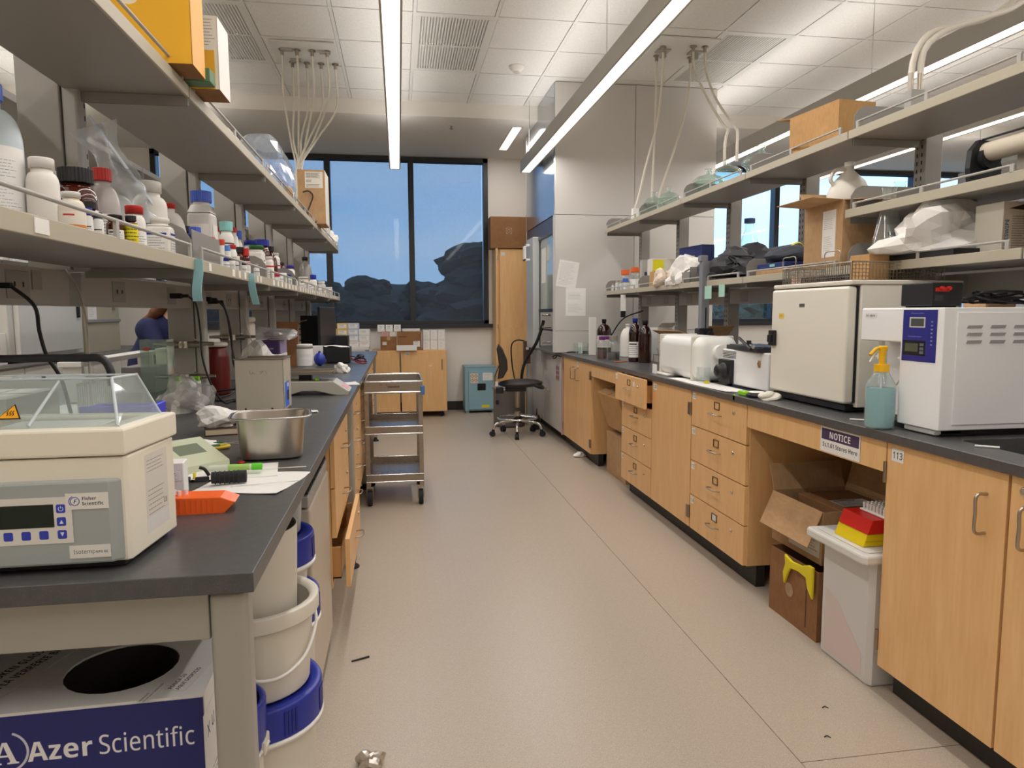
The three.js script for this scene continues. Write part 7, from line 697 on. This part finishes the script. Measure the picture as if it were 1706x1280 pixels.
{ const t = thing('wall_socket', 'brown outlet box with white plug beside the tall cabinet', 'socket', [1.46, 0.72, -8.06]); part(t, 'box_body', B(0.08, 0.26, 0.05), M('#54392c', 0.5)); part(t, 'plug', B(0.03, 0.03, 0.03, 0, 0.16, 0.04, 0.004), m.wht); part(t, 'conduit', C(0.012, 0.012, 0.72, 0, -0.72, 0), m.grey); }
{ const l = thing('unseen_hood_lamp', 'small unseen lamp under the hood roof, placed to light the hood interior', 'lamp', [1.9, 2.2, -7.5]); part(l, 'housing', B(0.14, 0.03, 0.7, 0, 0.005, 0, 0.003), m.white); part(l, 'lamp_lens', B(0.12, 0.006, 0.66, 0, 0, 0, 0), glow); const r = new THREE.RectAreaLight(LAMP_COLOUR, 12, 0.1, 0.62); r.position.set(1.9, 2.195, -7.5); r.rotation.x = -PI / 2; r.name = 'unseen_hood_lamp_light'; scene.add(r); }  // lamp itself is unseen, placed to light the inside of the hood
// ---------- far wall furniture ----------
{ const t = thing('tall_cabinet', 'tall maple cabinet at the far wall beside the hood', 'cabinet', [0, 0, 0]); part(t, 'carcass', [X(1.245, 1.275, 0, 2.13, ZF + 0.02, -9.1, 0.002), X(1.275, 1.9, 0, 2.13, ZF + 0.02, -9.14, 0.002)], m.wood); const d = part(t, 'door', X(1.3, 1.745, 0.08, 2.12, -9.137, -9.117, 0.002), m.wood); part(d, 'sticker', X(1.32, 1.37, 2.04, 2.08, -9.117, -9.115, 0), m.paper); part(t, 'door', X(1.75, 1.9, 0.08, 2.12, -9.137, -9.117, 0.002), m.wood); part(d, 'padlock', [B(0.05, 0.04, 0.02, 1.72, 1.12, -9.1, 0.004), T(new THREE.TorusGeometry(0.02, 0.005, 6, 16), 1.72, 1.17, -9.1)], m.nickel); part(t, 'hinge', [1.98, 1.1].map(y => X(1.262, 1.275, y, y + 0.06, -9.105, -9.09, 0.002)), m.nickel); }
carton('shipping_carton', 'large brown carton with round mark on the tall maple cabinet', [1.44, 2.1315, -9.23], 0, 0.52, 0.4, 0.26, m.cardD, { tape: false, faces: [['round_mark', 0.08, 0.08, ink('rm', 96, 96, (k, w, h) => { k.fillStyle = '#ac8565'; k.fillRect(0, 0, w, h); k.strokeStyle = '#4f392c'; k.lineWidth = 7; k.beginPath(); k.arc(48, 48, 36, 0, 7); k.stroke(); k.font = 'bold 40px sans-serif'; k.fillStyle = '#4f392c'; k.fillText('W', 28, 62); }), -0.02, 0.22, 0.1306]] });
carton('shipping_carton', 'brown carton behind the first one at the hood corner', [1.78, 2.1315, -9.2], 0.2, 0.14, 0.46, 0.3, m.cardD, { tape: false });
{ const t = thing('acid_cabinet', 'small blue corrosives cabinet on the floor under the window', 'cabinet', [1.04, 0, -9.3]); const bm = M('#8fb4c2', 0.4); part(t, 'cabinet_body', B(0.41, 0.57, 0.34, 0, 0.03, 0, 0.005), bm); part(t, 'top', B(0.42, 0.012, 0.35, 0, 0.6, 0, 0.003), bm); const d = part(t, 'door', B(0.35, 0.5, 0.02, 0.015, 0.05, 0.18, 0.003), bm); part(d, 'latch', [B(0.11, 0.09, 0.006, 0.01, 0.3, 0.192, 0.003), B(0.02, 0.04, 0.02, 0.025, 0.325, 0.2, 0.004)], m.black); plate(d, 'hazard_label', 0.1, 0.13, ink('hz', 100, 130, (k, w, h) => { k.fillStyle = '#ddd3bf'; k.fillRect(0, 0, w, h); for (const [x, y] of [[26, 36], [72, 36], [26, 92], [72, 92]]) { k.save(); k.translate(x, y); k.rotate(PI / 4); k.strokeStyle = '#b4553a'; k.lineWidth = 5; k.strokeRect(-13, -13, 26, 26); k.restore(); } }), -0.085, 0.46, 0.1906); plate(d, 'notice', 0.13, 0.1, doc2M, 0.09, 0.48, 0.1906); plate(d, 'yellow_label', 0.1, 0.035, m.yellow, 0.06, 0.09, 0.1906); for (const x of [-0.17, 0.17]) part(t, 'foot', B(0.04, 0.03, 0.3, x, 0, 0, 0.002), bm); }
{ const t = thing('waste_drum', 'grey metal waste drum behind the lab chair', 'drum', [1.25, 0, -8.05]); part(t, 'drum_body', L([[0, 0.005], [0.18, 0.005], [0.185, 0.02], [0.185, 0.42], [0.18, 0.43], [0, 0.43]], 36), M('#77736f', 0.4, { metalness: 0.4 })); part(t, 'lid', L([[0.195, 0], [0.2, 0.02], [0.19, 0.03], [0.12, 0.06], [0.04, 0.1], [0, 0.105], [0, 0], [0.195, 0]], 36), M('#8d8a87', 0.35, { metalness: 0.5 })).position.y = 0.43; part(t, 'label', T(B(0.002, 0.05, 0.05, 0, 0, 0, 0), -0.155, 0.26, 0.105, 0, 0.6, 0), m.black); }
one('bottle_caddy', 'black bottle caddy with red marker beside the hood cabinet', 'caddy', [B(0.07, 0.16, 0.08), C(0.01, 0.004, 0.08, 0.01, 0.16, 0)], m.black, [1.5, 0.28, -7.72]).position.y = 0;
const castor = (t, x, z, s = 1) => { const c = part(t, 'castor', [T(C(0.03 * s, 0.03 * s, 0.02 * s, 0, -0.01 * s, 0, 18), x, 0.03 * s, z, PI / 2, 0, 0), B(0.02 * s, 0.03 * s, 0.045 * s, x, 0.035 * s, z, 0.003)], m.rub); return c; };
for (const [x0, x1, l, num] of [[-0.34, 0.0, 'maple rolling cabinet at the far wall, left one behind the cart', null], [0.015, 0.585, 'maple rolling cabinet at the far wall, right one with white tag', '108']]) { const t = thing('rolling_cabinet', l, 'cabinet', [(x0 + x1) / 2, 0, -9.14]), w = x1 - x0; part(t, 'carcass', B(w, 0.775, 0.5, 0, 0.07, 0, 0.003), m.wood); const d = part(t, 'door', B(w - 0.01, 0.755, 0.02, 0, 0.078, 0.26, 0.002), m.wood); if (num) { plate(d, 'number_tag', 0.06, 0.04, numTag(num), -w / 2 + 0.08, 0.8, 0.2706); part(d, 'pull', rod([w / 2 - 0.06, 0.6, 0.285], [w / 2 - 0.06, 0.73, 0.285], 0.006), m.nickel); plate(d, 'sticker', 0.035, 0.012, m.paper, 0.08, 0.65, 0.2706); } for (const s of [-1, 1]) for (const z of [-0.2, 0.2]) castor(t, s * (w / 2 - 0.07), z, 1.15); }
{ const Y = 0.8455, Z = -9.0; carton('shipping_carton', 'brown carton with white label on the right rolling cabinet', [0.125, Y, -9.05], 0, 0.3, 0.23, 0.3, m.cardD, { tape: false, faces: [['label', 0.08, 0.07, lblM, 0.09, 0.08, 0.151], ['print', 0.1, 0.014, M('#6d4c36', 0.8), -0.08, 0.17, 0.151]] });
  one('flat_box', 'long white box lying before the brown carton', 'box', B(0.25, 0.065, 0.09), m.wht, [0.09, Y, -8.85]);
  carton('shipping_carton', 'orange brown taped carton left of the brown carton', [-0.13, Y, -9.05], 0, 0.2, 0.17, 0.26, m.cardD, { faces: [['label', 0.05, 0.04, lblR, -0.05, 0.09, 0.131]] });
  for (const [x, l] of [[-0.17, 'red printed carton on the orange brown carton'], [-0.07, 'white carton beside the red printed one']]) carton('storage_box', l, [x, Y + 0.1715, -9.03], 0, 0.095, 0.06, 0.18, x < -0.1 ? M('#c79a90', 0.6) : m.cream, { tape: false });
  for (let i = 0; i < 3; i++) carton('storage_box', `white glove box high on the stack, ${['left', 'middle', 'right'][i]} of three`, [-0.22 + i * 0.1, Y + 0.2335, -9.03], 0, 0.088, 0.085, 0.16, m.white, { tape: false, faces: [['print', 0.06, 0.05, lblM, 0, 0.045, 0.081]] });
  for (let j = 0; j < 2; j++) for (let i = 0; i < 3; i++) { const nm = ['left', 'middle', 'right'][i], lv = ['lower', 'upper'][j]; carton('storage_box', `white printed supply box right of the brown carton, ${lv} row, ${nm} of three`, [0.34 + i * 0.093, Y + j * 0.1265, -9.05], 0, 0.09, 0.125, 0.2, m.white, { tape: false, faces: [['print', 0.07, 0.09, doc2M, 0, 0.063, 0.101]] }); }
  carton('storage_box', 'white box peeking over the brown carton at the far wall', [0.15, Y + 0.2315, -9.1], 0, 0.22, 0.035, 0.18, m.white, { tape: false }); }
{ const t = thing('side_table', 'low metal stand behind the bench end carrying stacked boxes', 'table', [-0.66, 0, -8.85]); part(t, 'table_top', B(0.6, 0.03, 0.42, 0, 0.87, 0, 0.003), m.whiteM); for (const x of [-0.27, 0.27]) for (const z of [-0.18, 0.18]) part(t, 'leg', B(0.03, 0.87, 0.03, x, 0, z, 0.003), m.grey); }
{ const cols = [M('#e2bd92', 0.6), M('#e5c77f', 0.6), M('#c9cfe0', 0.6), m.white], pos = ['leftmost', 'second', 'third', 'rightmost'], lv = ['bottom', 'second', 'third', 'top']; for (let j = 0; j < 4; j++) for (let i = 0; i < 4; i++) { if (j === 3 && (i === 0 || i === 3)) continue; carton('storage_box', `small supply box stacked behind the bench end, ${lv[j]} row, ${pos[i]}`, [-0.8 + i * 0.128, 0.9005 + j * 0.0725, -8.82], 0, 0.125, 0.071, 0.2, j === 0 ? m.white : cols[i], { tape: false, faces: [['print', 0.09, 0.04, j === 0 ? lblR : lblM, 0, 0.035, 0.101]] }); } one('storage_box', 'pale blue box at the left end of the stacked supply boxes', 'box', B(0.08, 0.28, 0.2), M('#a9c6dc', 0.5), [-0.915, 0.9005, -8.82]); }
// ---------- steel cart ----------
{ const t = thing('utility_cart', 'stainless steel three tier cart parked at the left bench', 'cart', [-0.045, 0, -5.1]); const w = 0.385, d = 0.62;
  for (const [x, z] of [[-1, -1], [1, -1], [1, 1], [-1, 1]]) part(t, 'post', [X(x * w / 2 - (x > 0 ? 0.028 : 0), x * w / 2 + (x > 0 ? 0 : 0.028), 0.13, 0.86, z * d / 2 - 0.002, z * d / 2 + 0.002, 0.001), X(x * w / 2 - 0.002, x * w / 2 + 0.002, 0.13, 0.86, z * d / 2 - (z > 0 ? 0.028 : 0), z * d / 2 + (z > 0 ? 0 : 0.028), 0.001)], m.steel);
  for (const y of [0.78, 0.5, 0.17]) { const s = part(t, 'tray', [X(-w / 2 + 0.003, w / 2 - 0.003, y, y + 0.004, -d / 2 + 0.003, d / 2 - 0.003, 0.001)], m.steel); const u = y > 0.7 ? 0.07 : 0.045; part(s, 'upstand', [X(-w / 2 + 0.003, w / 2 - 0.003, y - 0.005, y + u, d / 2 - 0.004, d / 2 - 0.001, 0.001), X(-w / 2 + 0.003, w / 2 - 0.003, y - 0.005, y + u, -d / 2 + 0.001, -d / 2 + 0.004, 0.001), X(-w / 2 + 0.001, -w / 2 + 0.004, y - 0.005, y + u, -d / 2, d / 2, 0.001), X(w / 2 - 0.004, w / 2 - 0.001, y - 0.005, y + u, -d / 2, d / 2, 0.001)], m.steel); if (y > 0.7) part(s, 'rolled_edge', [rod([-w / 2, y + u, d / 2], [w / 2, y + u, d / 2], 0.006), rod([-w / 2, y + u, -d / 2], [w / 2, y + u, -d / 2], 0.006), rod([-w / 2, y + u, -d / 2], [-w / 2, y + u, d / 2], 0.006), rod([w / 2, y + u, -d / 2], [w / 2, y + u, d / 2], 0.006), rod([-w / 2, y - 0.002, d / 2 + 0.004], [w / 2, y - 0.002, d / 2 + 0.004], 0.007)], m.chrome); else part(s, 'rolled_edge', [rod([-w / 2, y + u, d / 2], [w / 2, y + u, d / 2], 0.004), rod([-w / 2, y + u, -d / 2], [w / 2, y + u, -d / 2], 0.004), rod([-w / 2, y - 0.005, d / 2], [w / 2, y - 0.005, d / 2], 0.005)], m.chrome); }
  part(t, 'corner_bumper', B(0.03, 0.06, 0.03, w / 2 + 0.002, 0.76, d / 2 + 0.002, 0.006), M('#4d7bb5', 0.5)); plate(t, 'brown_mark', 0.08, 0.012, M('#6d5d50', 0.7), 0.0, 0.815, d / 2 + 0.0008);  // blue corner bumper and a thin brown strip on the front upstand
  for (const x of [-1, 1]) for (const z of [-1, 1]) { const c = part(t, 'castor', [T(C(0.052, 0.052, 0.03, 0, -0.015, 0, 24), x * (w / 2 - 0.02), 0.052, z * (d / 2 - 0.02), 0, 0, PI / 2)], m.rub); part(c, 'fork', [X(x * (w / 2 - 0.02) - 0.022, x * (w / 2 - 0.02) - 0.018, 0.045, 0.125, z * (d / 2 - 0.02) - 0.016, z * (d / 2 - 0.02) + 0.016, 0.001), X(x * (w / 2 - 0.02) + 0.018, x * (w / 2 - 0.02) + 0.022, 0.045, 0.125, z * (d / 2 - 0.02) - 0.016, z * (d / 2 - 0.02) + 0.016, 0.001), B(0.044, 0.01, 0.04, x * (w / 2 - 0.02), 0.122, z * (d / 2 - 0.02), 0.002)], m.nickel); } }
// ---------- lab chair ----------
{ const t = thing('lab_chair', 'black drafting chair with chrome foot ring and five castors', 'chair', [1.235, 0, -7.38], -0.15); const bs = M('#2a2523', 0.55);
  part(t, 'seat', T(new THREE.SphereGeometry(1, 28, 16), 0.03, 0.56, 0, 0, 0, 0.02, [0.24, 0.045, 0.21]), bs); part(t, 'seat_nose', T(new THREE.SphereGeometry(1, 18, 12), 0.2, 0.545, 0, 0, 0, -0.45, [0.1, 0.03, 0.17]), bs);
  part(t, 'backrest', T(ex([[0, 0], [0.04, 0.01], [0.085, 0.09], [0.08, 0.17], [0.03, 0.29], [0.0, 0.33], [-0.006, 0.3], [0.02, 0.12]], 0.3, 0.012).translate(0, 0, -0.15), -0.2, 0.63, 0), bs); part(t, 'back_bracket', tube([[-0.08, 0.5, 0], [-0.22, 0.5, 0], [-0.25, 0.6, 0], [-0.2, 0.75, 0]], 0.012), m.chrome); part(t, 'mechanism', [B(0.22, 0.05, 0.12, -0.02, 0.475, 0, 0.01), B(0.08, 0.06, 0.09, -0.19, 0.46, 0.06, 0.012)], m.black); part(t, 'tag', B(0.03, 0.05, 0.003, -0.22, 0.54, 0.12, 0.001), m.paper);
  part(t, 'gas_lift', [C(0.028, 0.028, 0.2, 0, 0.3, 0), C(0.035, 0.032, 0.06, 0, 0.2, 0)], m.nickel); part(t, 'hub', C(0.05, 0.04, 0.07, 0, 0.14, 0), m.black); part(t, 'foot_ring', [T(new THREE.TorusGeometry(0.21, 0.011, 10, 40), 0, 0.19, 0, PI / 2), ...[0, 1, 2].map(i => rod([0.03 * Math.cos(i * 2.09), 0.21, 0.03 * Math.sin(i * 2.09)], [0.21 * Math.cos(i * 2.09), 0.19, 0.21 * Math.sin(i * 2.09)], 0.009))], m.chrome);
  for (let i = 0; i < 5; i++) { const a = i / 5 * 2 * PI + 0.35, c = Math.cos(a), s = Math.sin(a), l = part(t, 'leg', tube([[0.03 * c, 0.16, 0.03 * s], [0.15 * c, 0.15, 0.15 * s], [0.24 * c, 0.13, 0.24 * s], [0.27 * c, 0.075, 0.27 * s]], 0.015, 8), m.chrome); part(l, 'castor', [T(C(0.028, 0.028, 0.045, 0, -0.0225, 0, 16), 0.28 * c, 0.028, 0.28 * s, PI / 2, 0, a), C(0.016, 0.016, 0.03, 0.27 * c, 0.045, 0.27 * s)], m.rub); } }
// ---------- the aisle behind the left bench ----------
{ const t = thing('lab_counter', 'pale counter with drawers along the left wall', 'counter', [0, 0, 0]); part(t, 'counter_top', X(-3.69, -2.95, 0.9, 0.93, -9.3, -3.2, 0.003), M('#8f8b84', 0.5)); part(t, 'base_unit', X(-3.68, -3.0, 0.1, 0.899, -9.28, -3.22, 0.003), m.cream); for (let i = 0; i < 6; i++) part(t, 'door', X(-2.998, -2.98, 0.12, 0.88, -9.2 + i, -8.22 + i, 0.002), m.cream); part(t, 'toe_kick', X(-3.68, -3.06, 0, 0.1, -9.28, -3.22, 0), m.base); }
{ const t = thing('incubator', 'grey upright incubator with paper notes behind the left bench', 'incubator', [-3.3, 0.9305, -6.6]); part(t, 'cabinet_body', B(0.7, 1.0, 1.3, 0, 0.02, 0, 0.01), M('#c4c4be', 0.4)); const d = part(t, 'door', B(0.04, 0.92, 1.1, 0.37, 0.06, 0.02, 0.008), M('#cfcfc9', 0.4)); part(d, 'handle', B(0.03, 0.2, 0.03, 0.4, 0.35, -0.45, 0.006), m.black); plate(d, 'note', 0.12, 0.16, m.paper, 0.391, 0.55, -0.2, PI / 2); plate(d, 'note', 0.09, 0.1, M('#e0a59c', 0.7), 0.391, 0.6, 0.15, PI / 2); for (const z of [-0.6, 0.6]) part(t, 'foot', B(0.5, 0.02, 0.05, 0, 0, z, 0), m.rub); }
{ const t = thing('cabinet_rack', 'beige steel cabinet with hanging paper left of the wall posters', 'cabinet', [-3.3, 0.9305, -7.75]); part(t, 'cabinet_body', B(0.68, 1.1, 0.85, 0, 0, 0, 0.006), M('#b3aa90', 0.5)); plate(t, 'paper', 0.2, 0.36, docM, 0.341, 0.5, 0.25, PI / 2); part(t, 'handle', B(0.02, 0.14, 0.03, 0.35, 0.42, -0.25, 0.004), m.nickel); part(t, 'shelf_edge', B(0.03, 0.03, 0.8, 0.35, 0.3, 0, 0.004), m.shelf); }
{ const t = thing('shelf_rail', 'white slotted panel with black clips on the wall counter', 'panel', [-2.98, 0.9305, -5.4]); part(t, 'panel', B(0.02, 0.24, 1.1, 0, 0, 0, 0.002), m.white); part(t, 'slot', Array.from({ length: 14 }, (_, i) => B(0.002, 0.035, 0.012, 0.0105, 0.12, -0.45 + i * 0.065, 0)), m.black).userData.kind = 'stuff'; }
carton('shipping_carton', 'orange brown carton on the wall counter right of the slotted panel', [-3.09, 0.9305, -5.6], 0.0, 0.1, 0.27, 0.5, m.card);
for (const [z, y, w, h, mt, l] of [[-8.35, 1.3, 0.42, 0.34, M('#b9c3d4', 0.7), 'pale blue poster on the left wall'], [-8.8, 1.3, 0.4, 0.34, ink('bp', 200, 170, (k, w, h) => { k.fillStyle = '#b7c2d6'; k.fillRect(0, 0, w, h); lines(k, 16, 20, 160, 8, 17, '#7d88a4', 4); }), 'pale blue printed poster next to the plain one'], [-8.4, 1.62, 0.35, 0.22, docM, 'white notice above the pale blue posters'], [-8.85, 1.62, 0.35, 0.22, doc2M, 'second white notice above the pale blue posters']]) { const o = one('wall_poster', l, 'poster', new THREE.BoxGeometry(w, h, 0.002), mt, [XL + 0.0012, y, z], PI / 2); }
flask('clear flask with stopper on the wall counter behind the water bath', [-3.05, 0.9305, -7.1], 0.07, 0.26, m.grey);
flask('small flask on the far half of the left bench behind the water bath', [-1.35, BY, -3.35], 0.05, 0.17);
{ const t = thing('metal_stand', 'white metal frame standing on the far half of the left bench', 'stand', [-1.45, BY, -3.9]); part(t, 'top_bar', B(0.1, 0.025, 1.0, 0, 0.16, 0, 0.004), m.whiteM); for (const z of [-0.46, 0.46]) part(t, 'leg', B(0.08, 0.16, 0.03, 0, 0, z, 0.003), m.whiteM); }
one('storage_box', 'white box standing on the far half of the left bench before the person', 'box', [B(0.1, 0.18, 0.14), B(0.104, 0.02, 0.144, 0, 0.18, 0)], m.cream, [-1.32, BY, -4.35]);
one('storage_box', 'dark grey box on the far half of the left bench', 'box', B(0.16, 0.13, 0.22), m.shelfD, [-1.3, BY, -3.9]);
carton('storage_box', 'pale vented crate on the far half of the left bench', [-1.4, BY, -2.7], 0, 0.26, 0.12, 0.36, m.cream, { tape: false });
one('lattice_basket', 'white vented basket on the far half of the left bench', 'basket', [X(-0.1, 0.1, 0, 0.004, -0.18, 0.18, 0), ...Array.from({ length: 18 }, (_, i) => X(0.098, 0.102, 0, 0.12, -0.18 + i * 0.02, -0.172 + i * 0.02, 0)), X(0.096, 0.104, 0.115, 0.125, -0.18, 0.18, 0)], m.white, [-1.35, BY, -3.15]);
// ---------- the person ----------
{
  const P = (x, y, z) => new THREE.Vector3(x, y, z);
  function field(bones, lo, hi, cell, k) {   // smooth union of tapered capsules, meshed
    const size = Math.max(hi.x - lo.x, hi.y - lo.y, hi.z - lo.z), n = Math.ceil(size / cell) + 4, mc = new MarchingCubes(n, new THREE.MeshStandardMaterial(), false, false, 160000); mc.isolation = 0; const c = lo.clone().add(hi).multiplyScalar(0.5), half = size / 2 + 2 * cell, p = P(0, 0, 0), ab = P(0, 0, 0), ap = P(0, 0, 0);
    for (let z = 0; z < n; z++) for (let y = 0; y < n; y++) for (let x = 0; x < n; x++) { p.set(c.x + (x / n * 2 - 1) * half, c.y + (y / n * 2 - 1) * half, c.z + (z / n * 2 - 1) * half); let d = 9; for (const [a, b, r0, r1] of bones) { ab.subVectors(b, a); ap.subVectors(p, a); const t = Math.min(1, Math.max(0, ap.dot(ab) / Math.max(1e-6, ab.lengthSq()))), e = ap.addScaledVector(ab, -t).length() - (r0 + (r1 - r0) * t), h = Math.max(k - Math.abs(d - e), 0) / k; d = Math.min(d, e) - h * h * k / 4; } mc.field[z * n * n + y * n + x] = -d; }
    mc.update(); const g = new THREE.BufferGeometry(), N = mc.count; g.setAttribute('position', new THREE.BufferAttribute(mc.positionArray.slice(0, N * 3), 3)); g.setAttribute('normal', new THREE.BufferAttribute(mc.normalArray.slice(0, N * 3), 3)); g.scale(half, half, half); g.translate(c.x, c.y, c.z); return UV(g);
  }
  // seated on a stool, leaning to the right over the bench; local +x is where the chest faces
  const t = thing('person', 'person with long auburn hair in a navy sweater leaning behind the left bench', 'person', [-2.28, 0, -6.75], -0.15);
  const hip = P(0, 0.66, 0), sp = P(0.06, 0.9, 0), ch = P(0.17, 1.12, 0), nk = P(0.3, 1.3, 0), hd = P(0.4, 1.42, 0);
  const arms = s => [[P(0.16, 1.2, 0.17 * s), P(0.3, 0.98, 0.24 * s), 0.062, 0.045], [P(0.3, 0.98, 0.24 * s), P(0.52, 0.96, 0.14 * s), 0.043, 0.033]];
  const hand = s => { const w = P(0.52, 0.96, 0.14 * s), a = [[w, P(0.6, 0.958, 0.12 * s), 0.026, 0.03]]; for (let i = 0; i < 4; i++) { const z = 0.12 * s + (i - 1.5) * 0.021, l = [0.06, 0.072, 0.068, 0.052][i]; a.push([P(0.61, 0.958, z), P(0.61 + l * 0.6, 0.952, z * 1.01), 0.0095, 0.009], [P(0.61 + l * 0.6, 0.952, z * 1.01), P(0.61 + l, 0.938, z), 0.009, 0.0078]); } a.push([P(0.56, 0.955, 0.12 * s - 0.028 * s), P(0.595, 0.945, 0.12 * s - 0.055 * s), 0.011, 0.0095], [P(0.595, 0.945, 0.12 * s - 0.055 * s), P(0.625, 0.94, 0.12 * s - 0.058 * s), 0.0095, 0.0085]); return a; };
  const head = [[P(0.385, 1.47, 0), P(0.4, 1.44, 0), 0.088, 0.09], [P(0.43, 1.4, 0), P(0.45, 1.36, 0), 0.06, 0.045], [P(0.49, 1.43, 0), P(0.51, 1.405, 0), 0.01, 0.014], [P(0.4, 1.42, 0.088), P(0.4, 1.39, 0.086), 0.012, 0.01], [P(0.4, 1.42, -0.088), P(0.4, 1.39, -0.086), 0.012, 0.01], [nk, P(0.38, 1.4, 0), 0.055, 0.05]];
  const leg = s => [[P(0.02, 0.64, 0.09 * s), P(0.42, 0.6, 0.12 * s), 0.09, 0.06], [P(0.42, 0.6, 0.12 * s), P(0.38, 0.2, 0.12 * s), 0.055, 0.04], [P(0.38, 0.18, 0.12 * s), P(0.52, 0.16, 0.13 * s), 0.042, 0.034]];
  const torso = [[hip, sp, 0.15, 0.13], [P(0, 0.66, 0.08), P(0, 0.66, -0.08), 0.12, 0.12], [sp, ch, 0.135, 0.14], [P(0.13, 1.17, 0.12), P(0.13, 1.17, -0.12), 0.085, 0.085], [ch, nk, 0.11, 0.055]];
  const b = field([...torso, ...arms(1), ...arms(-1), ...leg(1), ...leg(-1), [nk, P(0.37, 1.38, 0), 0.05, 0.05]], P(-0.2, 0.1, -0.35), P(0.7, 1.45, 0.35), 0.016, 0.06), hg = field(head, P(0.28, 1.28, -0.12), P(0.54, 1.58, 0.12), 0.006, 0.03), h1 = field(hand(1), P(0.48, 0.9, 0.0), P(0.72, 1.0, 0.24), 0.004, 0.012), h2 = field(hand(-1), P(0.48, 0.9, -0.24), P(0.72, 1.0, 0.0), 0.004, 0.012);
  part(t, 'body', [b, hg, h1, h2], M('#d0a58c', 0.55));
  part(t, 'sweater', field([...torso.map(([a, c, r, q]) => [a, c, r + 0.014, q + (c === nk ? 0.004 : 0.014)]), ...[1, -1].flatMap(s => arms(s).map(([a, c, r, q]) => [a, c, r + 0.012, q + 0.01]))], P(-0.25, 0.5, -0.4), P(0.6, 1.42, 0.4), 0.018, 0.05), M('#20264e', 0.9));
  part(t, 'trousers', field([...[1, -1].flatMap(s => leg(s).slice(0, 2).map(([a, c, r, q]) => [a, c, r + 0.012, q + 0.014])), [P(0, 0.62, 0.08), P(0, 0.62, -0.08), 0.125, 0.125]], P(-0.2, 0.12, -0.3), P(0.55, 0.8, 0.3), 0.018, 0.05), M('#2a2c33', 0.9));
  part(t, 'shoe', [1, -1].map(s => T(blob(0.06, 5, 0.05, 2.1, 0.9, 0.85), 0.45, 0.12, 0.125 * s)), m.black);
  const hair = [[P(0.37, 1.49, 0), P(0.36, 1.45, 0), 0.105, 0.1]]; for (let i = 0; i < 14; i++) { const z = (i / 13 - 0.5) * 0.19; hair.push([P(0.32, 1.46, z), P(0.2 + 0.015 * Math.sin(i * 2.3), 1.33, z * 1.1), 0.035, 0.03], [P(0.2 + 0.015 * Math.sin(i * 2.3), 1.33, z * 1.1), P(0.055 + 0.02 * Math.sin(i * 1.7), 1.19 - 0.05 * Math.cos(i * 2), z * 1.15), 0.034, 0.02]); }
  part(t, 'hair', field(hair, P(-0.1, 1.05, -0.2), P(0.5, 1.62, 0.2), 0.009, 0.016), M('#6a3d22', 0.6));
  for (const s of [1, -1]) part(t, 'eye', T(new THREE.SphereGeometry(0.011, 10, 8), 0.478, 1.437, 0.033 * s), M('#2a1e18', 0.2)); part(t, 'mouth', T(B(0.006, 0.008, 0.045, 0, 0, 0, 0.002), 0.492, 1.367, 0), M('#a0564c', 0.5));
  const st = thing('lab_stool', 'black lab stool under the person in the navy sweater', 'stool', [-2.28, 0, -6.75]); part(st, 'seat', L([[0, 0.41], [0.17, 0.41], [0.18, 0.43], [0.17, 0.455], [0, 0.46]], 28), m.black); part(st, 'column', C(0.025, 0.025, 0.31, 0, 0.1, 0), m.nickel); for (let i = 0; i < 5; i++) part(st, 'leg', rod([0, 0.12, 0], [0.26 * Math.cos(i * 1.257), 0.035, 0.26 * Math.sin(i * 1.257)], 0.016), m.black); part(st, 'foot_ring', T(new THREE.TorusGeometry(0.2, 0.01, 8, 32), 0, 0.17, 0, PI / 2), m.chrome);
}
renderer.render(scene, camera);
